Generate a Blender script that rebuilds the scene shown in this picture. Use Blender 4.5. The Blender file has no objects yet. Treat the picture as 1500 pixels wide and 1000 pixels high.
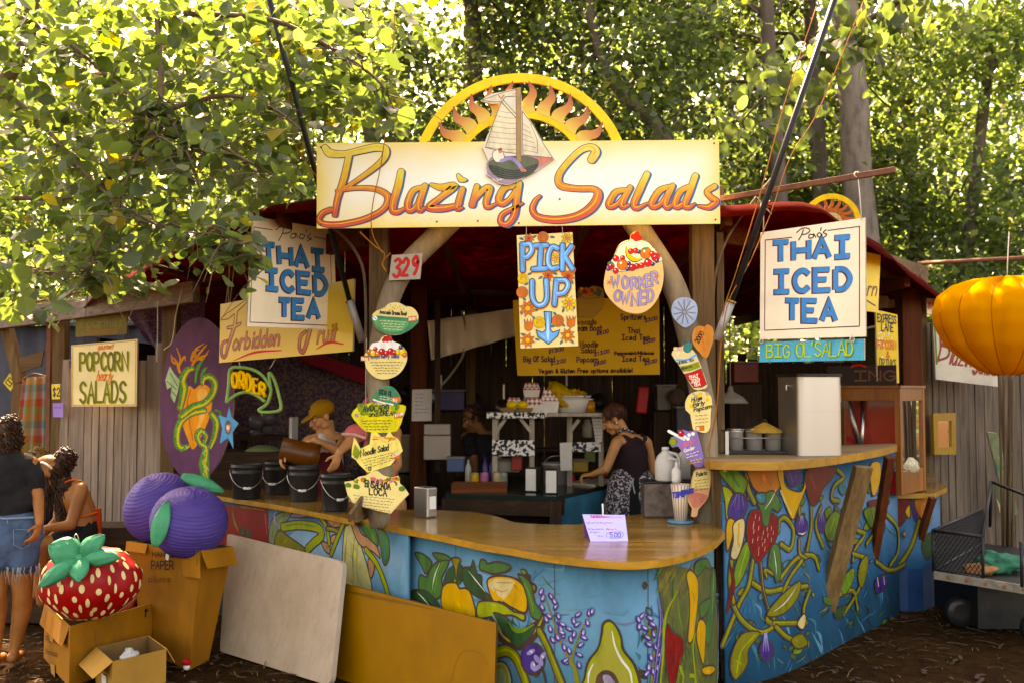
import bpy, bmesh, math, random
import numpy as np
from mathutils import Vector, Matrix, geometry, noise

random.seed(7)
rng = np.random.default_rng(7)
SC = bpy.context.scene
COL = SC.collection
U = random.uniform
PI = math.pi
def N_(nt, k): return nt.nodes.new(k)
def K_(nt, a, b): return nt.links.new(a, b)
V = Vector
# ---------------------------------------------------------------- camera
EYE = 1.75
FPX = 1458.0                       # 35 mm lens, in pixels of the 1500 px wide photograph
PITCH = math.atan(70.0 / FPX)
cam_d = bpy.data.cameras.new('camera')
cam_d.sensor_width = 36.0
cam_d.lens = 35.0
cam_d.clip_start = 0.05
cam_d.clip_end = 600.0
cam = bpy.data.objects.new('camera', cam_d)
COL.objects.link(cam)
cam.location = (0,0, EYE)
cam.rotation_euler = (PI / 2 + PITCH,0,0)
SC.camera = cam
cam_d.dof.use_dof = True
cam_d.dof.focus_distance = 6.2
cam_d.dof.aperture_fstop = 2.2
# ---------------------------------------------------------------- sky, sun, exposure
SUN_EL = math.radians(50)
SUN_AZ = math.radians(-22)         # from +Y (ahead of the camera) towards -X
w = bpy.data.worlds.new('World')
SC.world = w
w.use_nodes = True
wn = w.node_tree
bg = wn.nodes['Background']
sky = wn.nodes.new('ShaderNodeTexSky')
sky.sky_type = 'NISHITA'
sky.sun_disc = False
sky.sun_elevation = SUN_EL
sky.sun_rotation = SUN_AZ
sky.dust_density = 3.0
sky.air_density = 1.0
wn.links.new(sky.outputs[0], bg.inputs[0])
bg.inputs[1].default_value = 0.15
sd = bpy.data.lights.new('sun', 'SUN')
sd.energy = 5.0
sd.angle = math.radians(0.53)
sd.color = (1.0,0.94,0.82)
so = bpy.data.objects.new('sun', sd)
COL.objects.link(so)
to_sun = V((math.sin(SUN_AZ) * math.cos(SUN_EL), math.cos(SUN_AZ) * math.cos(SUN_EL), math.sin(SUN_EL)))
so.location = to_sun * 40
so.rotation_euler = to_sun.to_track_quat('Z', 'Y').to_euler()
vs_ = SC.view_settings
vs_.view_transform = 'Standard'
vs_.look = 'None'
vs_.exposure = 2.95
vs_.gamma = 1.0
vs_.use_white_balance = True
vs_.white_balance_temperature = 11000
vs_.white_balance_tint = 24
SC.cycles.max_bounces = 8
SC.cycles.transparent_max_bounces = 12
SC.cycles.use_denoising = True
# ---------------------------------------------------------------- view helpers: a pixel of the photograph to a place in the world
CP, SP = math.cos(PITCH), math.sin(PITCH)
def ray(px, py):
    x = (px - 750.0) / FPX; y = (500.0 - py) / FPX
    return V((x, CP - y * SP, SP + y * CP))
def at(px, py, Y):
    d = ray(px, py); t = Y / d.y
    return V((d.x * t, Y, EYE + d.z * t))
def onz(px, py, z=0.0):
    d = ray(px, py); t = (z - EYE) / d.z
    return V((d.x * t, d.y * t, z))
def ppm(Y):
    return FPX / Y
# ---------------------------------------------------------------- materials
_M = {}
def _new(name):
    m = bpy.data.materials.new(name); m.use_nodes = True
    nt = m.node_tree; b = nt.nodes['Principled BSDF']
    return m, nt, b
def _coord(nt, scale=(1,1,1), rnd=True):
    tc = N_(nt, 'ShaderNodeTexCoord')
    mp = N_(nt, 'ShaderNodeMapping'); mp.inputs['Scale'].default_value = scale
    if rnd:
        oi = N_(nt, 'ShaderNodeObjectInfo')
        ml = N_(nt, 'ShaderNodeVectorMath'); ml.operation = 'MULTIPLY_ADD'
        ml.inputs[1].default_value = (13.0,7.0,9.0)
        K_(nt, oi.outputs['Random'], ml.inputs[0]); K_(nt, tc.outputs['Object'], ml.inputs[2])
        K_(nt, ml.outputs[0], mp.inputs['Vector'])
    else:
        K_(nt, tc.outputs['Object'], mp.inputs['Vector'])
    return mp
def _noise(nt, mp, sc, det=4.0, rough=.6, dist=0.0):
    n = N_(nt, 'ShaderNodeTexNoise'); n.inputs['Scale'].default_value = sc
    n.inputs['Detail'].default_value = det; n.inputs['Roughness'].default_value = rough; n.inputs['Distortion'].default_value = dist
    K_(nt, mp.outputs[0], n.inputs['Vector']); return n
def _ramp(nt, src, stops):
    r = N_(nt, 'ShaderNodeValToRGB')
    e = r.color_ramp.elements
    while len(e) < len(stops): e.new(.5)
    for k,(p, c) in enumerate(stops):
        e[k].position = p; e[k].color = (c[0], c[1], c[2],1)
    K_(nt, src, r.inputs[0]); return r
def _bump(nt, b, src, strength, dist=.01):
    bp = N_(nt, 'ShaderNodeBump'); bp.inputs['Strength'].default_value = strength; bp.inputs['Distance'].default_value = dist
    K_(nt, src, bp.inputs['Height']); K_(nt, bp.outputs[0], b.inputs['Normal']); return bp
def sc3(c, k): return (min(c[0] * k,1), min(c[1] * k,1), min(c[2] * k,1))
def rich(c, k=1.22):
    l = .3 * c[0] + .59 * c[1] + .11 * c[2]; return tuple(min(max(l + (q - l) * k,.12 * q),.9) for q in c)
def mat(name, c, rough=.6, var=.18, scale=6.0, stretch=(1,1,1), bump=.15, bscale=None, metal=0.0, spec=.25, sheen=0, trans=0, emis=0):
    if name in _M: return _M[name]
    if not metal: c = rich(c)
    m, nt, b = _new(name)
    mp = _coord(nt, stretch)
    n = _noise(nt, mp, scale,5,.65)
    r = _ramp(nt, n.outputs[0],[(.28, sc3(c,1 - var)),(.5, c),(.75, sc3(c,1 + var * .8))])
    K_(nt, r.outputs[0], b.inputs['Base Color'])
    b.inputs['Roughness'].default_value = rough; b.inputs['Metallic'].default_value = metal
    b.inputs['Specular IOR Level'].default_value = spec
    if trans: b.inputs['Transmission Weight'].default_value = trans
    if bump:
        n2 = _noise(nt, mp, bscale or scale * 5,6,.7)
        _bump(nt, b, n2.outputs[0], bump,.008)
    _M[name] = m; return m
def paint(name, c, rough=.55, var=.28):
    return mat(name, c, rough, var,18.0,(1,1,.35),.12,60)
def metal(name, c, rough=.3, var=.06, stretch=(1,1,.1)):
    return mat(name, c, rough, var,9, stretch,.04,80, metal=1.0)
def wood(name, c1, c2, axis='z', rough=.7, scale=26.0, bump=.35, knots=True):
    key = name + '_' + axis
    if key in _M: return _M[key]
    m, nt, b = _new(key); c1 = rich(c1); c2 = rich(c2)
    s = {'x': (.06,1,1), 'y': (1,.06,1), 'z': (1,1,.06)}[axis]
    mp = _coord(nt, s)
    n = _noise(nt, mp, scale,6,.7,.6)
    mp2 = _coord(nt, tuple(.35 if q == .06 else q for q in s))
    n2 = _noise(nt, mp2, scale * .12,3,.5)
    r = _ramp(nt, n.outputs[0],[(.3, c1),(.52, tuple((a + d) / 2 for a, d in zip(c1, c2))),(.72, c2)])
    r2 = _ramp(nt, n2.outputs[0],[(.3,(.62,.6,.58)),(.65,(1,1,1))])
    mx = N_(nt, 'ShaderNodeMix'); mx.data_type = 'RGBA'; mx.blend_type = 'MULTIPLY'; mx.inputs[0].default_value = .85
    K_(nt, r.outputs[0], mx.inputs[6]); K_(nt, r2.outputs[0], mx.inputs[7])
    K_(nt, mx.outputs[2], b.inputs['Base Color'])
    b.inputs['Roughness'].default_value = rough; b.inputs['Specular IOR Level'].default_value = .5 if rough < .5 else .15
    _bump(nt, b, n.outputs[0], bump,.006)
    _M[key] = m; return m
# ---------------------------------------------------------------- mesh builder
def catmull(pts, n=6, closed=False):
    P = [V(p) if len(p) == 3 else V((p[0], p[1],0)) for p in pts]
    out = []; N = len(P)
    if N < 3 and not closed: 
        return [P[0].lerp(P[-1], t / n) for t in range(n + 1)] if N == 2 else P
    rngk = range(N) if closed else range(N - 1)
    for i in rngk:
        p1 = P[i]; p2 = P[(i + 1) % N]
        p0 = P[(i - 1) % N] if (closed or i > 0) else p1 * 2 - p2
        p3 = P[(i + 2) % N] if (closed or i + 2 < N) else p2 * 2 - p1
        for k in range(n):
            t = k / n
            out.append(.5 * ((2 * p1) + (p2 - p0) * t + (2 * p0 - 5 * p1 + 4 * p2 - p3) * t * t + (3 * p1 - p0 - 3 * p2 + p3) * t ** 3))
    if not closed: out.append(P[-1].copy())
    return out
class MB:
    def __init__(s): s.v = []; s.f = []; s.m = []; s.s = []
    def add(s, vs, fs, mi=0, sm=False):
        o = len(s.v); s.v += [tuple(q) for q in vs]
        for f in fs:
            s.f.append(tuple(o + i for i in f)); s.m.append(mi); s.s.append(sm)
        return s
    def box(s, c, size, M=None, mi=0):
        hx, hy, hz = size[0] / 2, size[1] / 2, size[2] / 2; c = V(c)
        vs = [V((x, y, z)) for z in (-hz, hz) for y in (-hy, hy) for x in (-hx, hx)]
        if M is not None: vs = [M @ q for q in vs]
        return s.add([q + c for q in vs],[(0,2,3,1),(4,5,7,6),(0,1,5,4),(2,6,7,3),(0,4,6,2),(1,3,7,5)], mi)
    def beam(s, a, b, w, h, mi=0, side=None, wob=0, n=1):
        a = V(a); b = V(b); d = (b - a).normalized()
        if side is None:
            side = d.cross(V((0,0,1)))
            if side.length < .2: side = V((1,0,0))
        side = (side - d * side.dot(d)).normalized(); up = side.cross(d).normalized()
        vs = []; fs = []
        for k in range(n + 1):
            p = a.lerp(b, k / n)
            q = V((U(-wob, wob), U(-wob, wob), U(-wob, wob)))
            for (i, j) in ((-1,-1),(1,-1),(1,1),(-1,1)): vs.append(p + q + side * (w / 2 * i) + up * (h / 2 * j))
        for k in range(n):
            for j in range(4): fs.append((4 * k + j,4 * k + (j + 1) % 4,4 * k + 4 + (j + 1) % 4,4 * k + 4 + j))
        fs += [(3,2,1,0),(4 * n,4 * n + 1,4 * n + 2,4 * n + 3)]
        return s.add(vs, fs, mi)
    def tube(s, pts, r, n=8, mi=0, sm=True, caps=True):
        P = [V(p) for p in pts]; N = len(P)
        R = r if isinstance(r,(list, tuple)) else [r] * N
        if len(R) != N:
            g = []
            for i in range(N):
                t = i / max(N - 1,1) * (len(R) - 1); k = min(int(t), len(R) - 2)
                g.append(R[k] + (R[k + 1] - R[k]) * (t - k))
            R = g
        vs = []; fs = []; ref = None
        for i in range(N):
            d = (P[min(i + 1, N - 1)] - P[max(i - 1,0)])
            d = d.normalized() if d.length > 1e-9 else V((0,0,1))
            if ref is None:
                ref = V((0,0,1)) if abs(d.z) < .9 else V((1,0,0))
            x = (ref - d * ref.dot(d)).normalized(); y = d.cross(x); ref = x
            for k in range(n):
                a = 2 * PI * k / n
                vs.append(P[i] + (x * math.cos(a) + y * math.sin(a)) * R[i])
        for i in range(N - 1):
            for k in range(n): fs.append((i * n + k, i * n + (k + 1) % n,(i + 1) * n + (k + 1) % n,(i + 1) * n + k))
        if caps: fs += [tuple(range(n - 1,-1,-1)), tuple((N - 1) * n + k for k in range(n))]
        return s.add(vs, fs, mi, sm)
    def lathe(s, prof, c=(0,0,0), n=24, M=None, mi=0, sm=True):
        vs = []; fs = []; c = V(c); L = len(prof)
        for (r, z) in prof:
            for k in range(n):
                a = 2 * PI * k / n
                q = V((r * math.cos(a), r * math.sin(a), z))
                vs.append((M @ q if M is not None else q) + c)
        for i in range(L - 1):
            for k in range(n): fs.append((i * n + k, i * n + (k + 1) % n,(i + 1) * n + (k + 1) % n,(i + 1) * n + k))
        fs += [tuple(range(n - 1,-1,-1)), tuple((L - 1) * n + k for k in range(n))]
        return s.add(vs, fs, mi, sm)
    def ell(s, c, r, M=None, nu=16, nv=10, mi=0, disp=0, seed=0):
        vs = []; fs = []; c = V(c)
        if not isinstance(r,(tuple, list)): r = (r, r, r)
        for j in range(nv + 1):
            t = PI * j / nv
            for k in range(nu):
                a = 2 * PI * k / nu
                q = V((math.sin(t) * math.cos(a), math.sin(t) * math.sin(a), math.cos(t)))
                if disp: q *= 1 + disp * noise.noise(q * 2 + V((seed, seed * 2,0)))
                q = V((q.x * r[0], q.y * r[1], q.z * r[2]))
                vs.append((M @ q if M is not None else q) + c)
        for j in range(nv):
            for k in range(nu): fs.append((j * nu + k,(j + 1) * nu + k,(j + 1) * nu + (k + 1) % nu, j * nu + (k + 1) % nu))
        return s.add(vs, fs, mi, True)
    def plate(s, pts, off, mi=0, mside=None):
        """a flat outline given thickness: pts in order, off = thickness vector"""
        n = len(pts); off = V(off); P = [V(p) for p in pts]
        tri = geometry.tessellate_polygon([P])
        nrm = V((0,0,0))
        for i in range(n): nrm += P[i].cross(P[(i + 1) % n])
        if nrm.dot(off) > 0: P = P[::-1]; tri = geometry.tessellate_polygon([P])
        vs = P + [p + off for p in P]
        s.add(vs,[tuple(t) for t in tri] + [tuple(n + i for i in t[::-1]) for t in tri], mi)
        s.add(vs,[(i, n + i, n + (i + 1) % n,(i + 1) % n) for i in range(n)], mi if mside is None else mside)
        return s
    def build(s, name, mats, parent=None, bevel=0, solid=0, sub=0):
        me = bpy.data.meshes.new(name)
        me.from_pydata(s.v,[], s.f)
        if not isinstance(mats,(list, tuple)): mats = [mats]
        for m in mats: me.materials.append(m)
        me.polygons.foreach_set('material_index', s.m)
        me.polygons.foreach_set('use_smooth', s.s)
        me.validate(); me.update()
        bm = bmesh.new(); bm.from_mesh(me); bmesh.ops.recalc_face_normals(bm, faces=bm.faces) if len(s.f) < 20000 else None
        bm.to_mesh(me); bm.free()
        o = bpy.data.objects.new(name, me); COL.objects.link(o)
        if bevel:
            md = o.modifiers.new('edge', 'BEVEL'); md.width = bevel; md.segments = 2; md.limit_method = 'ANGLE'; md.angle_limit = math.radians(40)
        if solid:
            md = o.modifiers.new('thick', 'SOLIDIFY'); md.thickness = solid; md.offset = 0
        if sub:
            md = o.modifiers.new('sub', 'SUBSURF'); md.levels = sub; md.render_levels = sub
        if parent is not None: put(o, parent)
        return o
def put(o, parent):
    o.parent = parent
    M = Matrix.Translation(parent.location) if parent.type == 'EMPTY' else Matrix()
    o.matrix_parent_inverse = M.inverted()
    return o
def tag(o, label, cat, group=None, kind=None):
    if label: o['label'] = label
    if cat: o['category'] = cat
    if group: o['group'] = group
    if kind: o['kind'] = kind
    return o
def thing(name, label, cat, loc=(0,0,0), group=None):
    o = bpy.data.objects.new(name, None); COL.objects.link(o)
    o.location = loc; o.empty_display_size = .1
    return tag(o, label, cat, group)
def structure(o): o['kind'] = 'structure'; return o
def copy_tree(o, parent=None):
    c = o.copy(); COL.objects.link(c)
    if parent is not None: c.parent = parent
    for ch in o.children: copy_tree(ch, c)
    return c
# ---------------------------------------------------------------- surfaces that carry paint
class Flat:
    """a flat board; local coordinates in metres along its own right and up"""
    curved = False
    def __init__(s, o, right, up):
        s.o = V(o); s.u = V(right).normalized(); s.v = V(up); s.v = (s.v - s.u * s.v.dot(s.u)).normalized()
        s.n = s.u.cross(s.v).normalized()
        if s.n.dot(V((0,0, EYE)) - s.o) < 0: s.n = -s.n
    def hit(s, px, py):
        d = ray(px, py); e = V((0,0, EYE))
        t = (s.o - e).dot(s.n) / d.dot(s.n); p = e + d * t - s.o
        return (p.dot(s.u), p.dot(s.v))
    def pt(s, a, b, off=0.0): return s.o + s.u * a + s.v * b + s.n * off
def board_plane(tl, tr, bl, Y1, Y2, up=None):
    """plane through three photo corners; Y1 depth of the first side, Y2 of the second"""
    a = at(*tl, Y1); b = at(*tr, Y2); c = at(*bl, Y1)
    return Flat(a, b - a,(a - c) if up is None else up)
class Ruled:
    """an upright wall over a plan polyline"""
    curved = True
    def __init__(s, plan, n=6, lean=0.0):
        q = catmull([(x, y) for x, y in plan], n)
        s.p = [V((a.x, a.y)) for a in q]
        s.L = [0.0]
        for i in range(len(s.p) - 1): s.L.append(s.L[-1] + (s.p[i + 1] - s.p[i]).length)
    def hit(s, px, py):
        d = ray(px, py); best = None
        N = len(s.p) - 1
        for i in range(N):
            a = s.p[i]; e = s.p[i + 1] - a
            den = d.x * e.y - d.y * e.x
            if abs(den) < 1e-9: continue
            t = (a.x * e.y - a.y * e.x) / den
            u = (a.x * d.y - a.y * d.x) / den
            lo = -9 if i == 0 else -1e-6; hi = 9 if i == N - 1 else 1 + 1e-6
            if t > 0 and lo <= u <= hi and (best is None or t < best[0]): best = (t, s.L[i] + u * e.length, EYE + d.z * t)
        return (best[1], best[2]) if best else (0,0)
    def seg(s, a):
        i = 0
        while i < len(s.p) - 2 and a > s.L[i + 1]: i += 1
        return i
    def pt(s, a, b, off=0.0):
        i = s.seg(a); e = s.p[i + 1] - s.p[i]; t = (a - s.L[i]) / e.length
        q = s.p[i] + e * t
        def nn(k):
            k0 = max(k - 1,0); k1 = min(k + 1, len(s.p) - 1)
            g = (s.p[k1] - s.p[k0]).normalized(); return V((g.y,-g.x))
        tt = min(max(t,0),1); n = (nn(i) * (1 - tt) + nn(i + 1) * tt).normalized()
        return V((q.x + n.x * off, q.y + n.y * off, b))
class Paint:
    """collects painted shapes lying on a surface; every coat a hair above the last"""
    def __init__(s, surf, base=.001, step=.000012, zmax=9.0):
        s.S = surf; s.mb = MB(); s.mats = []; s.k = 0; s.base = base; s.step = step; s.zm = zmax
    def mi(s, m):
        if m not in s.mats: s.mats.append(m)
        return s.mats.index(m)
    def off(s): s.k += 1; return s.base + s.k * s.step
    def loc(s, pts, px=True):
        q = [V(s.S.hit(p[0], p[1])) if px else V((p[0], p[1])) for p in pts]
        for p in q: p.y = min(p.y, s.zm)
        return q
    def fill(s, pts, m, px=True, smooth=0, line=None, lw=.004):
        if smooth: pts = [(q.x, q.y) for q in catmull(pts, smooth, True)]
        L = s.loc(pts, px); s._fill(L, m)
        if line is not None: s._stroke(L + [L[0]], lw, line)
        return s
    def _fill(s, L, m):
        o = s.off()
        if s.S.curved: s.strips([[L[i] for i in t] for t in geometry.tessellate_polygon([[V((q.x, q.y,0)) for q in L]])], o, m)
        else:
            tri = geometry.tessellate_polygon([[V((q.x, q.y,0)) for q in L]])
            s.mb.add([s.S.pt(q.x, q.y, o) for q in L],[tuple(t) for t in tri], s.mi(m))
    def strips(s, polys, o, m):
        """cut shapes at the folds of the ruled wall so that every coat lies flat on it"""
        for B in polys:
            x0 = min(q.x for q in B); x1 = max(q.x for q in B); k0 = s.S.seg(x0); k1 = s.S.seg(x1)
            for k in range(k0, k1 + 1):
                C = B
                for (lim, sg) in ((s.S.L[k],1),(s.S.L[k + 1],-1)):
                    if (k == k0 and sg > 0) or (k == k1 and sg < 0): continue
                    D = []
                    for i in range(len(C)):
                        p, q = C[i - 1], C[i]; dp, dq = (p.x - lim) * sg,(q.x - lim) * sg
                        if (dp < 0) != (dq < 0): D.append(p.lerp(q, dp / (dp - dq)))
                        if dq >= 0: D.append(q)
                    C = D
                    if len(C) < 3: break
                if len(C) >= 3: s.mb.add([s.S.pt(q.x, q.y, o) for q in C],[tuple(range(len(C)))], s.mi(m))
    def stroke(s, pts, wd, m, px=True, smooth=6, cap=True):
        """wd: width in metres, or a list of widths along the stroke"""
        if smooth and len(pts) > 2:
            P = [(q.x, q.y) for q in catmull(pts, smooth)]
        else: P = pts
        s._stroke(s.loc(P, px), wd, m, cap); return s
    def _stroke(s, L, wd, m, cap=True):
        Q = [L[0]]
        for q in L[1:]:
            if (q - Q[-1]).length > 1e-5: Q.append(q)
        if s.S.curved:
            pass
        N = len(Q)
        if N < 2: return
        W = wd if isinstance(wd,(list, tuple)) else [wd]
        def wat(i):
            t = i / (N - 1) * (len(W) - 1)
            a = int(min(t, len(W) - 1)); b = min(a + 1, len(W) - 1)
            return W[a] + (W[b] - W[a]) * (t - a)
        l = []; r = []
        for i in range(N):
            d0 = (Q[i] - Q[i - 1]).normalized() if i else (Q[1] - Q[0]).normalized()
            d1 = (Q[i + 1] - Q[i]).normalized() if i < N - 1 else d0
            t = d0 + d1
            t = t.normalized() if t.length > .2 else d0
            n = V((-t.y, t.x)); c = max(.55, n.dot(V((-d0.y, d0.x))))
            h = wat(i) / 2 / c
            l.append(Q[i] + n * h); r.append(Q[i] - n * h)
        o = s.off(); P = []; F = []
        for i in range(N): P += [l[i], r[i]]
        F = [(2 * i,2 * i + 1,2 * i + 3,2 * i + 2) for i in range(N - 1)]
        if cap:
            for (i, sg) in ((0,-1),(N - 1,1)):
                d = ((Q[1] - Q[0]) if i == 0 else (Q[-1] - Q[-2])).normalized() * sg
                c = Q[i]; h = wat(i) / 2; n = V((-d.y, d.x)); k0 = len(P)
                ring = [c + n * h * math.cos(a) + d * h * math.sin(a) for a in (0,.6,1.2,1.94,2.54, PI)]
                P += ring; F.append(tuple(range(k0, k0 + 6)))
        if s.S.curved: s.strips([[P[i] for i in f] for f in F], o, m)
        else: s.mb.add([s.S.pt(q.x, q.y, o) for q in P], F, s.mi(m))
    def dot(s, c, r, m, px=True, n=10, ry=None, rot=0):
        """r in the units of the point"""
        ry = ry or r
        pts = [(c[0] + r * math.cos(a) * math.cos(rot) - ry * math.sin(a) * math.sin(rot), c[1] + r * math.cos(a) * math.sin(rot) + ry * math.sin(a) * math.cos(rot)) for a in (2 * PI * k / n for k in range(n))]
        return s.fill(pts, m, px)
    def text(s, t, p, h, cw, wd, m, right=None, up=None, px=True, slant=0, jit=.0, gap=.28, center=False, wave=None, cap=True, sm=4):
        """hand lettering with the stroke font; p lower start, h letter height, cw letter width, in the units of p"""
        r = V(right or (1,0)).normalized(); u = V(up or ((0,-1) if px else (0,1)))
        if center:
            tw = sum(_adv(c) for c in t) * cw * (1 + gap) - gap * cw
            p = (p[0] - r.x * tw / 2, p[1] - r.y * tw / 2)
        x = 0.0
        for c in t:
            a = _adv(c)
            jx, jy, jr = U(-jit, jit) * h, U(-jit, jit) * h, U(-jit, jit)
            for (smo, pl) in glyph(c):
                q = []
                for (gx, gy) in pl:
                    X = x + gx * a * cw + gy * h * (slant + jr * .5) + jx; Y = gy * h + jy
                    wv = wave(X) if wave else 0
                    q.append((p[0] + r.x * X + u.x * (Y + wv), p[1] + r.y * X + u.y * (Y + wv)))
                s.stroke(q, wd, m, px, sm if smo else 0, cap)
            x += a * cw * (1 + gap)
        return s
    def build(s, name, parent): 
        return s.mb.build(name, s.mats, parent) if s.mb.f else None
def _inside(p, B):
    c = False; j = len(B) - 1
    for i in range(len(B)):
        a, b = B[i], B[j]
        if (a.y > p.y) != (b.y > p.y) and p.x < (b.x - a.x) * (p.y - a.y) / (b.y - a.y) + a.x: c = not c
        j = i
    return c
_F = {
'A':"0,0 .5,1 1,0;.2,.38 .8,.38",'B':"0,0 0,1;~0,1 .7,.96 .82,.76 .6,.56 0,.53;~0,.53 .8,.48 .95,.26 .75,.04 0,0",'C':"~.95,.8 .6,1 .2,.85 .02,.5 .2,.12 .6,0 .95,.2",
'D':"0,0 0,1;~0,1 .6,.95 .95,.5 .6,.05 0,0",'E':".95,1 0,1 0,0 1,0;0,.52 .75,.52",'F':"1,1 0,1 0,0;0,.52 .75,.52",'G':"~.95,.82 .6,1 .2,.85 .02,.5 .2,.12 .6,0 .95,.2;.95,.2 .95,.45 .55,.45",
'H':"0,0 0,1;1,0 1,1;0,.5 1,.5",'I':"0,1 1,1;0,0 1,0;.5,0 .5,1",'J':"~.8,1 .8,.25 .5,0 .1,.2",'K':"0,0 0,1;.95,1 0,.42;.25,.56 1,0",'L':"0,1 0,0 .95,0",
'M':"0,0 .1,1 .5,.3 .9,1 1,0",'N':"0,0 0,1 1,0 1,1",'O':"~.5,1 .1,.8 0,.45 .2,.08 .5,0 .82,.1 1,.5 .88,.85 .5,1",'P':"0,0 0,1;~0,1 .75,.96 .95,.73 .7,.47 0,.44",
'Q':"~.5,1 .1,.8 0,.45 .2,.08 .5,0 .82,.1 1,.5 .88,.85 .5,1;.6,.3 1,-.05",'R':"0,0 0,1;~0,1 .75,.96 .92,.74 .7,.5 0,.47;.4,.47 1,0",'S':"~.92,.85 .55,1 .12,.85 .2,.6 .75,.42 .92,.2 .5,0 .05,.16",
'T':"0,1 1,1;.5,0 .5,1",'U':"~0,1 .02,.3 .25,.03 .5,0 .78,.04 .98,.3 1,1",'V':"0,1 .5,0 1,1",'W':"0,1 .25,0 .5,.7 .75,0 1,1",'X':"0,0 1,1;0,1 1,0",'Y':"0,1 .5,.5 1,1;.5,.5 .5,0",'Z':"0,1 1,1 0,0 1,0",
'a':"~.85,.5 .5,.62 .1,.4 .12,.1 .45,0 .85,.2;.88,.6 .88,0",'b':"0,1 0,0;~0,.35 .4,.6 .85,.4 .8,.1 .4,0 0,.15",'c':"~.85,.5 .5,.6 .1,.4 .1,.15 .45,0 .85,.12",'d':".88,1 .88,0;~.88,.35 .5,.6 .1,.4 .12,.08 .5,0 .88,.18",
'e':"~.08,.3 .85,.34 .75,.55 .4,.6 .08,.32 .25,.02 .85,.1",'f':"~.9,.92 .6,1 .4,.8 .4,0;.1,.58 .8,.58",'g':"~.85,.5 .45,.6 .1,.35 .4,.05 .85,.25;~.88,.6 .85,-.2 .4,-.35 .05,-.2",'h':"0,0 0,1;~0,.38 .45,.6 .8,.45 .82,0",
'i':".5,.58 .5,0;.5,.82 .5,.88",'j':"~.6,.58 .6,-.2 .2,-.32;.6,.82 .6,.88",'k':"0,0 0,1;.75,.6 0,.25;.25,.35 .85,0",'l':".5,1 .5,0",'m':"0,0 0,.6;~0,.4 .25,.6 .48,.42 .5,0;~.5,.4 .78,.6 .98,.42 1,0",
'n':"0,0 0,.6;~0,.38 .45,.6 .8,.45 .82,0",'o':"~.45,.6 .08,.4 .12,.1 .45,0 .82,.12 .85,.42 .45,.6",'p':"0,.6 0,-.35;~0,.4 .45,.6 .85,.38 .75,.08 .4,0 0,.12",'q':".88,.6 .88,-.35;~.88,.4 .5,.6 .1,.4 .12,.08 .5,0 .88,.15",
'r':"0,0 0,.6;~0,.35 .35,.6 .8,.55",'s':"~.8,.5 .45,.6 .15,.48 .3,.34 .75,.22 .7,.05 .4,0 .08,.1",'t':".45,.9 .45,0;.05,.6 .9,.6",'u':"~0,.6 .02,.15 .35,0 .8,.2;.85,.6 .85,0",'v':"0,.6 .45,0 .9,.6",'w':"0,.6 .25,0 .5,.45 .75,0 1,.6",
'x':"0,0 .85,.6;0,.6 .85,0",'y':"0,.6 .42,.05;.9,.6 .2,-.35",'z':"0,.6 .85,.6 0,0 .85,0",'0':"~.5,1 .05,.75 .05,.25 .5,0 .95,.25 .95,.75 .5,1",'1':".2,.8 .5,1 .5,0",'2':"~.05,.75 .4,1 .85,.85 .8,.55 .05,0;.05,0 .95,0",
'3':"~.05,.9 .5,1 .9,.78 .4,.53;~.4,.53 .92,.35 .75,.05 .4,0 .02,.12",'4':".75,0 .75,1 .02,.32 1,.32",'5':".9,1 .15,1 .1,.55;~.1,.55 .6,.62 .92,.35 .6,.02 .05,.08",'6':"~.8,1 .3,.7 .08,.3 .4,0 .85,.2 .75,.5 .15,.4",'7':"0,1 1,1 .35,0",
'8':"~.5,1 .1,.8 .5,.54 .92,.25 .5,0 .08,.25 .5,.54 .88,.8 .5,1",'9':"~.85,.7 .4,.5 .1,.75 .5,1 .88,.7 .75,.2 .5,0",'!':".5,1 .5,.3;.5,.06 .5,0",'.':".4,.02 .5,.02",',':".5,.08 .35,-.12","'":".6,1 .45,.78",'-':".1,.4 .9,.4",'&':"~1,0 .3,.7 .5,1 .7,.8 .1,.3 .4,0 .95,.4",
'$':"~.9,.8 .5,.95 .12,.78 .5,.5 .9,.25 .5,.05 .08,.2;.5,1.1 .5,-.1",'/':"0,0 .9,1",'+':".1,.45 .9,.45;.5,.1 .5,.8",':':".4,.5 .5,.5;.4,.05 .5,.05",' ':""}
_N = {'i': .35, 'l': .35, '.': .3, ',': .3, "'": .3, '!': .35, 'j': .5, ' ': .65, ':': .3, 'm': 1.15, 'w': 1.15, 'M': 1.1, 'W': 1.2, 't': .7, 'f': .7, 'r': .75}
def _adv(c): return _N.get(c,1.0)
_G = {}
def glyph(c):
    if c not in _G:
        out = []
        for st in _F.get(c, '').split(';'):
            if not st: continue
            sm = st[0] == '~'; st = st.lstrip('~')
            out.append((sm,[tuple(float(q) for q in p.split(',')) for p in st.split()]))
        _G[c] = out
    return _G[c]
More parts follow.
